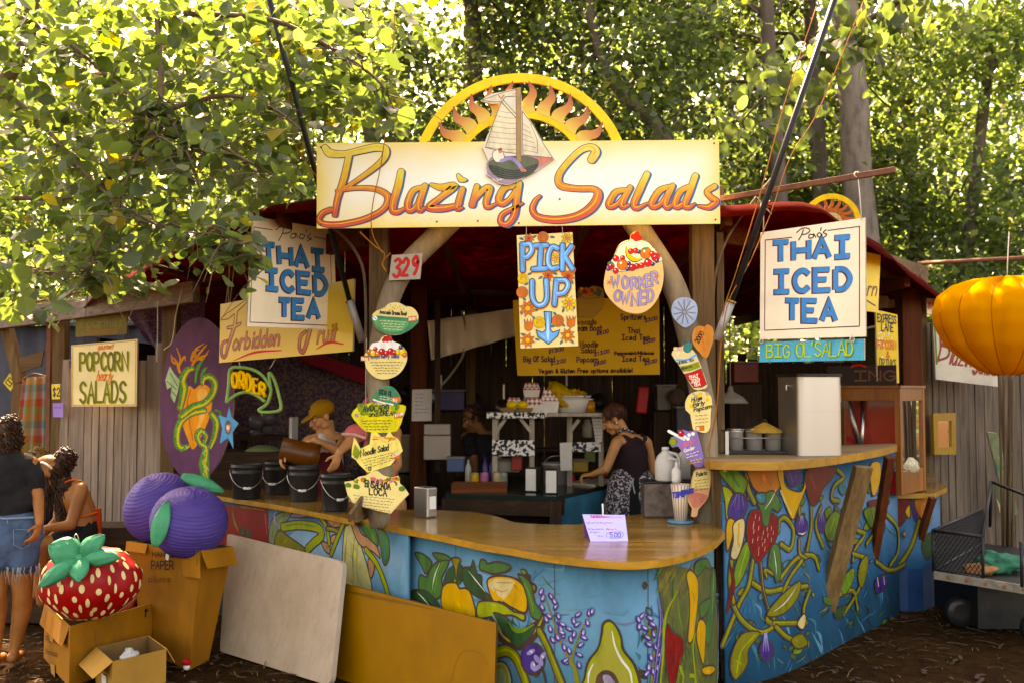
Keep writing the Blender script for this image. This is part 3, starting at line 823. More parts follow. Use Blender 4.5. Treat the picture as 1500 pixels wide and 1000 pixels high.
P_PIT = paint('mural avocado stone',(0.065,0.035,0.024),.45,.5)
P_TEA = paint('mural teal',(0.018,0.115,0.14),.5,.4)
P_GRY = paint('mural grey green',(0.15,0.18,0.1),.5,.4)
EDGE = wood('golden counter edge',(.22,.105,.025),(.48,.26,.07), 'x',.35,14,.1)
def ctop(name, front, back, z, th, par, m, me, k=5):
    f = [onz(px, py, z) for px, py in front]; f = catmull(f, k)
    b = [onz(px, py, z) for px, py in back]; b = catmull(b, k)
    ring = f + b[::-1]
    mb = MB(); mb.plate(ring,(0,0,-th),0,1)
    o = mb.build(name,[m, me], par,.006); return f
def inset(f, d):
    out = []
    for i in range(len(f)):
        t = (f[min(i + 1, len(f) - 1)] - f[max(i - 1,0)]).normalized(); out.append((f[i].x - t.y * d, f[i].y + t.x * d))
    return out
def panel(name, surf, z0, z1, m, par, a0=0, a1=None, th=.02, wav=None):
    a1 = surf.L[-1] if a1 is None else a1; n = max(8, int((a1 - a0) / .03)); mb = MB(); vs = []; fs = []
    for i in range(n + 1):
        a = a0 + (a1 - a0) * i / n
        for (z, o) in ((z0,0),(z1,0),(z1,-th),(z0,-th)): vs.append(surf.pt(a, z, o))
    for i in range(n):
        for j in range(4): fs.append((4 * i + j,4 * i + 4 + j,4 * i + 4 + (j + 1) % 4,4 * i + (j + 1) % 4))
    fs += [(0,1,2,3),(4 * n + 3,4 * n + 2,4 * n + 1,4 * n)]
    mb.add(vs, fs,0, False); o = mb.build(name, m, par)
    for p in o.data.polygons: p.use_smooth = abs(p.normal.z) < .5
    return o
LW = .011
def leafy(P, pts, m, hl=None, line=P_OUT, lw=LW, sm=4):
    P.fill(pts, m, True, sm, line, lw); brush(P, pts, m)
    if hl: P.stroke(hl,[.002,.008,.002], P_WHT)
def shade(m, k):
    nm = m.name + (' light' if k > 1 else ' deep')
    if nm in _M: return _M[nm]
    c = m.node_tree.nodes['Color Ramp'].color_ramp.elements[1].color; return paint(nm, sc3(c, k),.5,.4)
def brush(P, pts, m, n=9):
    B = [V((x, y)) for x, y in pts]; xs = [q.x for q in B]; ys = [q.y for q in B]; w_, h_ = max(xs) - min(xs), max(ys) - min(ys); a0 = math.atan2(h_, w_ * random.choice((-1,1))); L = .32 * math.hypot(w_, h_)
    for k in range(n):
        p = V((U(min(xs), max(xs)), U(min(ys), max(ys)))); a = a0 + U(-.35,.35); d = V((math.cos(a), math.sin(a))) * L * U(.5,1)
        if all(_inside(p + d * t + V((e,0)), B) for t in (0,.5,1) for e in (-1,1)): P.stroke([tuple(p), tuple(p + d * .5 + V((d.y,-d.x)) * .08), tuple(p + d)],[0, U(.006,.018),0], shade(m, random.choice((.55,.7,1.35,1.6))), cap=False)
def thicket(P, box, n, zmin=0):
    for k in range(n):
        x = U(box[0], box[2]); y = U(box[1], box[3]); a = U(.6,2.6); L = U(12,34); d = (math.cos(a), math.sin(a))
        if k % 3: P.stroke([(x, y),(x + d[0] * L * .5 + U(-5,5), y + d[1] * L * .5),(x + d[0] * L, y + d[1] * L)],[.002, U(.006,.02),.002], random.choice([P_OUT, P_DGR, P_OLV, P_GRN, P_TEA, P_DEEP, P_DEEP]), cap=False)
        else: t = (-d[1], d[0]); l = L * .6; w_ = l * .3; leafy(P,[(x, y),(x + d[0] * l * .5 + t[0] * w_, y + d[1] * l * .5 + t[1] * w_),(x + d[0] * l, y + d[1] * l),(x + d[0] * l * .5 - t[0] * w_, y + d[1] * l * .5 - t[1] * w_)], random.choice([P_GRN, P_LGR, P_OLV, P_DGR, P_TEA]), lw=.008, sm=3)
def floret(P, x, y, a, s=1.0):
    P.dot((x, y),6.6 * s, P_PUR, True,9,3.6 * s, a); P.dot((x + .7, y - .7),4.3 * s, P_LIL, True,8,1.9 * s, a); P.dot((x + 1.4 * math.cos(a), y - 1 + 1.4 * math.sin(a)),1.9 * s, P_WHT, True,6,.8 * s, a)
def vine(P, pts, w=.03, m=P_OLV):
    P.stroke(pts, w + .02, P_OUT); P.stroke(pts, w, m); P.stroke([(x + .8, y - 1) for x, y in pts], w * .25, P_LIME)
# --- the wide pick-up counter
LC = thing('serving_counter', 'wide low counter with varnished curved top, avocado and lavender painted on blue front', 'counter',(.1,5.6,0))
ZC = .92
fB = [(522,757),(580,771),(640,782),(700,795),(750,803),(800,812),(850,818),(900,822),(940,822),(985,816),(1020,806),(1045,795),(1062,779)]
bB = [(534,745),(610,746),(680,748),(725,755),(755,764),(800,767),(845,767),(885,762),(930,753),(985,745),(1050,742)]
fl = ctop('countertop', fB, bB, ZC,.036, LC, W_TOP('x'), EDGE)
pB = inset(fl,.065)
SB = Ruled(pB,1)
aB0 = SB.hit(592,840)[0]
pnl = panel('front_panel', SB,-.03, ZC - .037, P_BLUE, LC, aB0)
P = Paint(SB, zmax=ZC - .04)
z1 = zf(570,760,4.167); z2 = zf(850,760,4.165)
for k in range(34):   # brushed cloudy patches and drips in the blue
    x = U(600,1040); y = U(800,985); 
    P.stroke([(x, y),(x + U(10,30), y + U(-4,4)),(x + U(30,60), y + U(-8,8))],[.0, U(.01,.03),.0], random.choice([P_TEA, P_BLUE, mat('mural pale wash',(.10,.20,.23),.55,.3,9), mat('mural mauve wash',(.11,.14,.20),.55,.3,9)]), cap=False)
thicket(P,(725,830,800,985),50); thicket(P,(930,850,965,985),14)
for x in (668,812,948): P.stroke([(x,790),(x + 1,880),(x,1010)],.004, P_OUT)
vine(P, z1((620,560),(690,710),(800,760),(900,670),(935,600)),.045, P_OUT)
leafy(P, z1((160,205),(210,212),(262,262),(228,332),(195,270)), P_GRN)
leafy(P, z1((270,205),(330,210),(380,240),(330,262),(290,240)), P_GRN)
leafy(P, z1((330,400),(370,300),(440,278),(455,350),(412,405),(345,440)), P_DGR)
leafy(P, z1((185,440),(190,340),(230,350),(262,290),(300,258),(362,250),(352,300),(322,362),(332,432),(300,482),(240,470)), P_GRN, z1((312,265),(282,340),(266,422)))
leafy(P, z1((450,300),(500,290),(515,250),(540,330),(565,345),(572,422),(632,482),(572,484),(512,452),(460,390)), P_DGR, z1((488,315),(540,380),(590,442)))
P.stroke(z1((330,262),(300,330),(280,440)),.012, P_LGR); P.stroke(z1((420,300),(410,350),(400,400)),.012, P_LIME)
leafy(P, z1((385,240),(420,232),(440,250),(425,280),(412,372),(402,300)), P_OLV)
leafy(P, z1((555,300),(562,248),(590,250),(605,270),(662,258),(742,282),(720,315),(640,332),(600,320)), P_GRN)
leafy(P, z1((115,450),(180,428),(250,450),(312,532),(240,520),(150,480)), P_DGR, z1((175,445),(210,480),(245,520)))
leafy(P, z1((325,432),(345,395),(370,385),(412,388),(432,420),(472,420),(505,462),(528,600),(420,580),(328,540)), P_YEL)
P.stroke(z1((500,505),(488,570)),[.002,.02,.002], P_CRM)
leafy(P, z1((600,380),(650,345),(742,350),(802,382),(842,452),(838,565),(762,542),(690,500),(640,500)), P_YEL)
P.fill(z1((608,400),(650,362),(762,374),(742,440),(690,495),(655,470),(640,440)), P_CRM, True,4)
P.stroke(z1((660,385),(710,385),(750,385)),.006, P_PCH); P.stroke(z1((640,420),(690,440),(720,430)),.006, P_PCH)
P.stroke(z1((650,440),(660,470),(690,490)),.018, P_YEL)
leafy(P, z1((545,512),(600,495),(692,512),(762,560),(828,578),(822,618),(752,585),(650,590),(548,600)), P_LIME)
leafy(P, z1((790,335),(830,350),(872,402),(890,500),(932,562),(922,612),(870,590),(850,500),(822,402)), P_GRN)
P.stroke(z1((830,390),(860,460),(885,560)),.01, P_LGR)
leafy(P, z1((640,570),(712,592),(745,640),(800,690),(892,630),(872,705),(792,782),(760,762),(722,702),(662,642)), P_DGR)
P.stroke(z1((735,625),(762,668),(820,675),(885,640)),[.005,.03,.005], P_LGR); P.stroke(z1((630,570),(670,650),(690,700)),.012, P_GRY)
vine(P, z1((655,815),(720,800),(782,852),(840,1000),(850,1040)),.05, P_OLV)
P.fill(z1((650,880),(705,872),(740,930),(745,1010),(650,1010)), P_GRY, True,4, P_OUT, LW)
P.stroke(z1((665,900),(700,900),(722,950),(728,1000)),.02, P_OLV)
P.dot(z1((880,850))[0],18.5, P_OUT, True,16,25); P.dot(z1((878,848))[0],15.5, P_PUR, True,16,21.5)
for q in ((868,808),(905,850),(942,832),(930,880),(880,890),(905,905)): P.dot(z1(q)[0],7, P_LIL, True,8,3.6, U(0,3))
for q in ((872,806),(888,884),(940,835)): P.dot(z1(q)[0],2.5, P_WHT, True,6,1.5,1)
P.stroke(z1((935,900),(952,960),(960,1010)),.016, P_OUT)
vine(P, z1((920,680),(962,762),(1002,862),(1060,1010)),.034, P_OLV)
P.stroke(z1((945,455),(1000,602),(1062,782),(1132,902),(1152,1010)),[.008,.013,.03], P_OLV)
for (x, y) in ((930,440),(990,470),(1018,530),(935,535),(978,590),(1035,590),(985,668),(1045,640),(1000,735),(1062,705),(940,480),(1010,500),(960,610),(1050,670),(1070,780),(1030,720)):
    q = z1((x, y))[0]; floret(P, q[0], q[1], random.choice([1.1,1.3,1.9,.7,2.2]))
P.stroke(z1((1238,572),(1182,662),(1142,762),(1112,882)),[.006,.012], P_OLV)
for (x, y) in ((1155,580),(1222,570),(1128,620),(1212,630),(1186,690),(1100,668),(1190,722),(1110,732),(1172,765),(1100,800),(1162,826),(1075,872),(1160,888),(1240,560),(1150,640),(1130,700),(1060,640),(1080,860),(1055,690)):
    q = z1((x, y))[0]; floret(P, q[0], q[1], random.choice([1.1,1.3,1.7,.5,2.4]))
P.fill(z2((135,632),(178,606),(228,650),(258,720),(270,790),(335,880),(372,1000),(372,1070),(20,1070),(24,960),(46,860),(106,780),(126,690)), P_OUT, True,4)
P.fill(z2((150,640),(182,626),(215,655),(243,720),(255,795),(318,885),(352,1000),(352,1070),(32,1070),(37,960),(60,868),(116,788),(140,700)), P_LIME, True,4)
P.fill(z2((155,662),(182,655),(206,700),(222,792),(290,882),(318,1000),(318,1070),(52,1070),(56,960),(76,880),(128,800),(148,720)), P_FLE, True,4)
P.stroke(z2((195,680),(213,770),(250,852),(300,922),(316,1010)),[.004,.013,.006], P_WHT); P.stroke(z2((80,880),(55,940),(50,1010)),[.004,.010,.004], P_WHT)
P.fill(z2((92,1020),(105,950),(150,916),(200,930),(232,980),(245,1070),(92,1070)), P_PIT, True,4); P.fill(z2((140,950),(180,950),(215,1000),(190,1040),(150,1000)), mat('mural stone grey',(.22,.19,.22),.45,.5,20), True,4); P.stroke(z2((150,960),(180,965),(200,990)),[.003,.014,.003], P_LIL)
P.stroke(z2((385,600),(440,740),(442,870),(425,1020)),[.006,.016], P_OLV)
for (x, y) in ((372,588),(420,602),(355,652),(435,640),(388,662),(405,720),(442,700),(412,762),(455,780),(425,842),(460,850),(412,902),(440,930),(470,762),(480,822),(350,610),(400,940),(465,905)):
    q = z2((x, y))[0]; floret(P, q[0], q[1], random.choice([.6,1.2,1.6,2.2]),1.05)
for q in (((470,470),(485,620),(470,760),(440,1010)),((480,520),(500,640),(490,800),(455,1010))): P.stroke(z2(*q),[.006,.022,.012], P_PUR); P.stroke(z2(*q),[.002,.008,.003], P_LIL)
# tangle of flowers and corn leaves at the rounded end
P.fill(z2((470,300),(560,280),(680,300),(800,300),(820,400),(815,1070),(490,1070),(510,700),(480,450)), mat('mural green shade',(.075,.085,.03),.5,.5,12), True,4)
for k in range(52):
    x = U(490,810); y = U(300,900); L = U(120,330); dx = U(-60,60)
    P.stroke(z2((x, y),(x + dx * .3, y + L * .5),(x + dx, min(y + L,1060))),[.002, U(.008,.022),.003], random.choice([P_GRN, P_DGR, P_LGR, P_OLV, P_GRN, P_OUT, P_LGR]))
for k in range(24):
    x = U(480,690); y = U(255,400)
    P.stroke(z2((x, y),(x - 15, y + 40),(x - 40, y + 90)),[.0,.016,.0], random.choice([P_OLV, P_GRN, mat('mural umber wash',(.18,.11,.04),.6,.4,8)]), cap=False)
leafy(P, z2((700,262),(762,238),(795,300),(770,300),(752,290),(722,335),(690,340)), P_GRN)
leafy(P, z2((800,292),(822,402),(802,640),(775,770),(755,700),(780,500)), P_GRN, z2((806,330),(804,420),(795,600)))
leafy(P, z2((720,520),(790,480),(770,560),(730,600)), P_GRN)
leafy(P, z2((638,340),(668,308),(712,380),(704,560),(682,722),(650,742),(660,560),(655,430)), P_YEL); P.stroke(z2((665,330),(650,390)),[.004,.025,.004], P_CRM); P.stroke(z2((690,600),(665,700)),[.004,.02,.004], P_CRM)
leafy(P, z2((722,608),(757,642),(752,782),(742,885),(712,782),(700,692)), P_YEL); P.stroke(z2((720,630),(740,760)),[.002,.016,.002], P_ORA)
P.stroke(z2((590,430),(530,540),(505,640),(500,800),(480,1020)),[.006,.024,.012], P_LIME)
leafy(P, z2((522,640),(560,690),(612,722),(622,802),(592,902),(560,1040),(530,960),(510,780)), P_RED)
for (x, y) in ((530,680),(545,740),(550,820),(585,780),(600,760),(575,860),(560,900),(605,830),(550,960),(525,730),(585,820)): P.stroke(z2((x, y),(x - 8, y + 45)),[.001,.008,.001], P_PCH)
leafy(P, z2((740,900),(800,890),(815,920),(780,950),(740,940)), P_YEL)
for q in (((690,700),(680,800),(700,1000)),((600,900),(620,960),(610,1030)),((660,950),(690,960),(690,1030))): P.stroke(z2(*q),.02, P_LIME)
P.stroke(z2((828,420),(835,700),(828,1020)),[.004,.03,.03], mat('mural slate edge',(.12,.15,.24),.5,.3,10))
P.stroke([(598,783),(590,800),(597,828),(594,870),(590,905)],[.006,.010,.004], P_OUT); P.stroke([(592,826),(582,812),(585,806)],.006, P_OUT)
P.build('mural', pnl)
def washer(px, py, surf, par, off=.004):
    a, b = surf.hit(px, py); c = surf.pt(a, b, off); n = surf.pt(a, b,1) - surf.pt(a, b,0)
    M = n.to_track_quat('Z', 'Y').to_matrix(); mb = MB()
    mb.lathe([(.0,0),(.019,0),(.019,.003),(.006,.003)], c,16, M); mb.lathe([(.0,.003),(.006,.003),(.006,.006),(.0,.006)], c,10, M,1); mb.build('washer',[P_WHT, mat('rusty screw',(.16,.09,.05),.6,.3)], par)
washer(921,825, SB, LC); washer(595,779, SB, LC)
# --- the order counter that runs back to the left
OC = thing('order_counter', 'counter end with black buckets on top and squash vines painted on its front', 'counter',(-1.5,7.0,0))
ZA = .925
fA = [(296,722),(340,729),(400,738),(460,749),(519,761)]
bA = [(300,704),(350,707),(420,712),(500,722),(545,741)]
fa = ctop('countertop', fA, bA, ZA,.034, OC, W_TOP('x'), EDGE)
pA = inset(fa,.07); d = (V(pA[-1]) - V(pA[-4])).normalized(); pA.append((pA[-1][0] + d.x * .52, pA[-1][1] + d.y * .52 - .01))
SA = Ruled(pA,1); pnA = panel('front_panel', SA,-.03, ZA - .036, P_BLUE, OC)
P = Paint(SA, zmax=ZA - .04); z8 = zf(310,720,3.488)
P.fill(z8((-20,60),(292,80),(292,400),(-20,400)), P_RED, True,0); P.stroke(z8((272,110),(284,215)),[.002,.014,.002], P_WHT); P.stroke(z8((105,100),(120,160),(140,205)),[.004,.02,.004], P_LGR)
leafy(P, z8((145,215),(155,170),(168,215)), P_DGR); leafy(P, z8((175,222),(187,178),(200,225)), P_DGR); P.stroke(z8((150,75),(270,92)),.010, P_ORA)
P.fill(z8((292,80),(430,90),(470,110),(420,200),(300,300)), P_BLUE, True,0)
leafy(P, z8((292,250),(305,150),(345,108),(412,92),(384,150),(342,202),(322,262)), P_GRY)
P.stroke(z8((310,230),(330,150),(380,110)),.014, P_LGR); P.stroke(z8((330,90),(320,140),(345,180)),.014, P_LIL)
leafy(P, z8((325,270),(345,195),(400,230),(485,295),(420,300)), P_OLV)
leafy(P, z8((400,125),(440,95),(490,108),(470,130)), mat('mural mauve',(.25,.15,.24),.5,.3,10))
vine(P, z8((365,178),(450,168),(540,182),(565,220),(525,258),(490,292)),.055, P_LIME)
P.stroke(z8((380,172),(450,163),(530,176)),.012, P_LGR)
leafy(P, z8((588,138),(668,128),(662,172),(620,178)), P_PCH); leafy(P, z8((563,252),(600,268),(604,314),(576,294)), P_PCH); leafy(P, z8((612,225),(640,218),(640,250),(614,262)), P_PCH)
vine(P, z8((555,125),(588,180),(602,262)),.03, P_LIME); vine(P, z8((674,160),(645,230),(612,316)),.03, P_LIME)
vine(P, z8((590,185),(625,192),(642,202)),.02, P_OLV)
leafy(P, z8((680,190),(705,165),(735,150),(764,272),(802,402),(812,520),(670,520),(668,350)), mat('mural squash',(.38,.35,.17),.5,.35,10))
for x in (695,715,735,755): P.stroke(z8((x,210),(x - 12,330),(x - 8,460)),[.004,.014,.004], random.choice([P_CRM, P_OLV, P_FLE]))
leafy(P, z8((712,150),(750,175),(770,215),(832,252),(862,335),(822,302),(752,262)), P_PCH)
leafy(P, z8((750,142),(800,145),(832,172),(852,272),(800,232),(770,190)), P_GRN); leafy(P, z8((850,172),(902,230),(908,332),(882,372),(862,272)), P_GRN)
P.stroke(z8((780,150),(810,190),(835,250)),.012, P_LGR); P.stroke(z8((870,210),(885,270),(885,340)),.012, P_TEA)
leafy(P, z8((800,350),(826,340),(832,400),(812,440)), P_PCH)
vine(P, z8((790,295),(842,362),(880,450),(905,530)),.034, P_LIME)
for k in range(8):
    x = U(480,560); y = U(770,800); 
P.build('mural', pnA)
mb = MB(); mb.beam(at(521,752,6.05), at(556,738,6.75),.03,.10,0); 
mb.build('edge_block', W_OLD('y'), OC)
mb = MB(); mb.beam(at(512,758,5.98), at(552,700,6.35),.02,.055,0, V((1,.2,0))); mb.build('brace', W_OLD('z'), OC)
# --- the tall bar counter on the right
BC = thing('bar_counter', 'tall bar counter with painted strawberry and vines below a steel urn', 'counter',(2.0,6.6,0))
ZH = 1.33
fH = [(1031,670),(1040,674),(1085,675.5),(1140,675.5),(1200,671),(1250,664),(1290,657),(1314,651)]
bH = [(1040,664),(1085,660),(1150,655),(1215,652),(1270,650),(1310,648.5)]
fh = ctop('countertop', fH, bH, ZH,.05, BC, wood('scuffed pine',(.16,.105,.055),(.36,.25,.14), 'x',.6,22,.25), EDGE)
pH = [(1.262,5.96),(1.60,6.22),(2.02,6.66),(2.42,7.16),(2.80,7.62),(3.06,7.95)]
SH = Ruled(pH,6); pnH = panel('front_panel', SH,-.03, ZH - .052, P_DEEP, BC)
P = Paint(SH, zmax=ZH - .054); z3 = zf(1030,660,2.94)
for k in range(40):
    x = U(1070,1290); y = U(700,960)
    P.stroke([(x, y),(x + U(4,14), y + U(5,20)),(x + U(8,18), y + U(20,40))],[0, U(.015,.04),0], random.choice([P_BLUE, P_TEA, P_DEEP, mat('mural sea blue',(.012,.13,.22),.5,.3,6)]), cap=False)
thicket(P,(1066,700,1190,970),125); thicket(P,(1205,700,1300,910),80)
def vz(*pts, w=.026, m=P_OLV): vine(P, z3(*pts), w, m)
vz((185,75),(188,150),(218,222)); vz((335,180),(400,208),(412,272)); vz((320,345),(326,300),(352,288),(386,340),(372,420),(332,400))
vz((462,240),(462,330),(442,440)); vz((505,240),(482,320),(512,410)); vz((575,80),(602,112),(562,150),(550,202),(582,216))
vz((330,545),(400,462),(470,450),(495,505)); vz((200,560),(270,602),(340,592),(445,580)); vz((212,468),(192,580),(150,662),(80,835))
vz((118,640),(160,722),(232,777),(290,762),(302,720),(285,700),(272,725),(300,745)); vz((300,740),(420,738)); vz((310,755),(362,802),(432,822)); vz((242,470),(256,602),(278,682), w=.018, m=P_PIT)
vz((422,470),(372,540),(342,602)); vz((120,470),(112,560),(128,650)); vz((455,600),(430,680),(440,740)); vz((410,380),(412,440),(440,460), w=.016)
vz((320,150),(290,90),(330,75), w=.018); vz((270,540),(262,510),(300,530), w=.014)
leafy(P, z3((58,72),(130,68),(160,100),(188,132),(162,192),(110,152)), P_LGR); P.stroke(z3((110,90),(150,150)),.02, P_GRN)
leafy(P, z3((80,150),(125,182),(112,272),(96,292),(90,220)), P_LIME)
leafy(P, z3((192,75),(312,68),(328,150),(282,192),(226,172),(200,130)), P_ORA)
leafy(P, z3((135,180),(172,190),(188,240),(150,306),(104,282),(110,220)), P_PUR)
for q in (((140,185),(130,240)),((150,185),(150,250)),((165,195),(170,235)),((135,200),(118,235))): P.stroke(z3(*q),[.003,.014,.002], P_LIL)
leafy(P, z3((105,290),(134,302),(122,372),(100,432),(94,342)), P_YEL)
leafy(P, z3((126,312),(172,290),(172,372),(142,462),(114,452),(126,382)), P_CRM); P.stroke(z3((150,310),(145,400)),.014, P_YEL)
leafy(P, z3((314,75),(340,72),(352,150),(420,172),(436,100),(440,150),(402,252),(380,295),(350,232),(330,160)), P_YEL); P.stroke(z3((330,170),(350,220),(375,270)),.016, P_CRM)
leafy(P, z3((345,75),(412,70),(414,132),(376,152),(350,110)), P_PUR); P.stroke(z3((365,85),(380,130)),[.003,.016,.003], P_LIL); P.stroke(z3((395,85),(395,120)),[.003,.014,.003], P_LIL)
leafy(P, z3((445,80),(562,70),(556,110),(512,162),(490,222),(462,232),(440,160)), P_BRD); P.stroke(z3((458,105),(482,165)),[.003,.016,.003], P_PCH); P.stroke(z3((520,80),(520,140)),.03, P_RED)
for (cx, cy, rx, ry) in ((420,322,25,42),(505,308,16,44)):
    P.dot(z3((cx, cy))[0],(rx + 4) / 2.94, P_OUT, True,14,(ry + 4) / 2.94); P.dot(z3((cx, cy))[0], rx / 2.94, P_PUR, True,14, ry / 2.94)
    for dx in (-10,0,10): P.stroke(z3((cx + dx * .4, cy - ry),(cx + dx, cy - 4)),[.01,.003], P_LIL)
P.stroke(z3((405,352),(425,356),(440,345)),[.002,.01,.002], P_WHT)
leafy(P, z3((560,258),(592,290),(574,372),(534,384),(520,322)), P_LGR); P.stroke(z3((560,290),(540,350)),.02, P_LIME)
leafy(P, z3((180,388),(202,432),(172,532),(135,588),(128,530),(142,470)), P_LGR); P.stroke(z3((185,410),(150,540)),.01, P_LIME)
leafy(P, z3((290,408),(322,410),(332,522),(312,566),(298,520),(276,490)), P_GRN, z3((300,425),(308,480),(312,530)))
leafy(P, z3((270,700),(330,622),(412,558),(402,632),(352,692),(302,712)), P_OLV, z3((300,690),(350,650),(400,580)))
leafy(P, z3((128,980),(112,900),(160,788),(242,780),(192,852),(188,910),(160,960)), P_OLV); P.stroke(z3((140,950),(160,860),(220,790)),.012, P_LIME)
leafy(P, z3((375,810),(420,785),(445,830),(400,850)), P_OLV)
leafy(P, z3((430,698),(400,742),(424,768),(438,730)), P_CRM)
leafy(P, z3((195,272),(230,250),(312,282),(312,372),(266,442),(232,478),(200,432),(184,350)), P_RED)
leafy(P, z3((220,190),(262,180),(300,172),(332,230),(318,262),(290,250),(275,320),(252,312),(245,262)), P_GRN, z3((310,165),(285,215),(260,250)))
leafy(P, z3((222,185),(262,180),(262,222),(235,222)), P_TEA)
for (x, y) in ((222,280),(238,290),(215,310),(215,345),(235,330),(232,375),(255,350),(262,385),(236,420),(235,440),(252,400),(290,330),(298,350),(290,380),(272,335),(275,360),(262,420),(250,372),(210,385),(212,325)):
    P.stroke(z3((x, y - 8),(x - 2, y + 9)),[.003,.014,.003], P_WHT, smooth=0)
P.dot(z3((268,858))[0],33 / 2.94, P_OUT, True,14,48 / 2.94); P.dot(z3((268,858))[0],27 / 2.94, P_PUR, True,14,42 / 2.94)
for dx in (-12,0,12): P.stroke(z3((264 + dx * .3,785),(266 + dx,860)),[.014,.004], P_LIL)
P.stroke(z3((110,480),(125,560),(115,620),(100,690)),[.01,.05,.02], P_BRD)
DRT = mat('mud splash',(.05,.03,.016),.9,.3); CHP = mat('bare chipped wood',(.26,.19,.12),.8,.3)
for k in range(70):
    a = U(.02, SH.L[-1] - .05); z = U(0,.05) + random.expovariate(9); P.stroke([(a, z),(a + U(-.01,.01), z + U(.01,.05))],[.002, U(.004,.02),.001], DRT if k % 4 else CHP, px=False, cap=False)
# right of the slanted plank
leafy(P, z3((715,62),(757,52),(754,142),(725,192)), P_YEL); leafy(P, z3((712,215),(790,205),(788,236),(720,242)), P_BRD)
leafy(P, z3((735,298),(778,308),(772,352),(735,346)), P_PUR); leafy(P, z3((688,255),(735,240),(722,330),(700,300)), P_LGR)
vz((660,340),(690,360),(650,420),(640,470)); vz((720,250),(735,330),(700,400)); vz((782,268),(832,330),(834,432),(800,492)); vz((740,475),(800,512),(872,478),(902,402),(880,350))
vz((640,440),(700,470),(680,560),(640,640),(600,700)); vz((575,620),(640,600),(660,680)); leafy(P, z3((672,480),(702,448),(700,520),(676,590),(662,540)), P_OLV)
leafy(P, z3((560,690),(610,660),(600,700),(570,720)), P_DGR); leafy(P, z3((735,560),(775,530),(785,580),(745,612)), P_PUR); P.stroke(z3((745,545),(750,580)),.012, P_WHT); P.stroke(z3((772,540),(775,570)),.012, P_WHT)
leafy(P, z3((590,560),(640,500),(640,560),(600,620)), P_LGR); leafy(P, z3((855,355),(872,335),(880,360),(868,372)), P_YEL)
P.build('mural', pnH)
washer(1061,686, SH, BC)
mb = MB(); mb.beam(at(1264,683,6.62), onz(1196,944),.135,.045,0, V((1,.35,0)),.003,6); mb.build('brace', wood('knotty brace',(.10,.062,.03),(.27,.17,.085), 'z'), BC,.004)
mb = MB(); mb.beam(at(1303,668,7.2), onz(1266,903),.065,.05,0, V((1,.35,0)),.003,6); mb.build('brace', W_RED('z'), BC,.004)
mb = MB(); mb.beam(at(1050,688,6.12), V((1.30,6.12,0)),.07,.05,0); mb.build('leg', W_OLD('z'), BC,.004)
# --- low shelf counter past the bar
SCN = thing('shelf_counter', 'small wooden shelf counter under the popcorn cabinet with blue painted front', 'counter',(3.3,8.2,0))
f = [onz(px, py,.92) for px, py in ((1290,722),(1330,722),(1368,722),(1387,713))]; b = [onz(px, py,.92) for px, py in ((1290,702),(1330,702),(1360,703),(1380,705))]
mb = MB(); mb.plate(f + b[::-1],(0,0,-.04),0,1); mb.build('countertop',[W_TOP('x'), EDGE], SCN,.005)
SS = Ruled([(f[0].x - .05, f[0].y + .12),(f[2].x - .08, f[2].y + .06),(f[3].x - .02, f[3].y + .1)],3); pnS = panel('front_panel', SS,-.03,.875, P_DEEP, SCN)
P = Paint(SS, zmax=.876)
leafy(P, z3((800,205),(888,205),(884,270),(838,328),(802,272)), P_BRD); leafy(P, z3((912,205),(978,205),(948,292),(920,262)), P_ORA); leafy(P, z3((895,205),(912,250),(925,300),(905,290)), P_PUR); leafy(P, z3((868,260),(890,230),(890,290)), P_YEL)
vz((930,300),(900,400),(860,470),(830,500)); vz((985,280),(960,340),(975,400)); leafy(P, z3((940,400),(980,350),(990,420),(960,470)), P_DGR)
P.fill(z3((800,500),(1040,460),(1040,800),(800,800)), mat('mural night blue',(.006,.05,.13),.5,.3,6), True,0)
P.build('mural', pnS)
mb = MB(); mb.beam(at(1366,728,7.95), onz(1320,880),.05,.04,0, V((1,.3,0)),.002,4); mb.build('brace', W_RED('z'), SCN)
# ---------------------------------------------------------------- hand painted signs
INK = paint('black sign ink',(.012,.011,.012)); MAROON = paint('maroon sign paint',(.09,.012,.02)); S_BLUE = paint('bright blue sign paint',(.012,.20,.42),.45)
S_CRM = mat('cream sign board',(.84,.74,.56),.5,.13,3,(1,1,1),.08,60); S_YEL = mat('yellow sign board',(.74,.56,.17),.5,.08,4,(1,1,1),.08,50)
S_LB = paint('light blue lettering',(.10,.33,.62),.4); S_PB = paint('pale blue lettering shine',(.36,.62,.80),.4)
S_ORA = paint('orange sign paint',(.62,.17,.03)); S_RED = paint('red sign paint',(.52,.03,.02)); S_GRN = paint('green sign paint',(.03,.20,.10)); S_YLW = paint('strong yellow sign paint',(.78,.50,.02))
S_WHT = paint('white sign paint',(.78,.75,.68)); S_OLV = paint('olive lettering',(.13,.12,.008)); S_TEA = paint('teal sign paint',(.02,.18,.16)); S_LIL = paint('lilac lettering',(.33,.28,.46)); S_PNK = paint('pink sign paint',(.62,.22,.16))
S_SIDE = mat('raw board edge',(.40,.32,.22),.8,.2,20)
STRING = mat('pale string',(.5,.45,.36),.9,.2,40); ROPE = mat('orange rope',(.30,.12,.04),.8,.25,60)
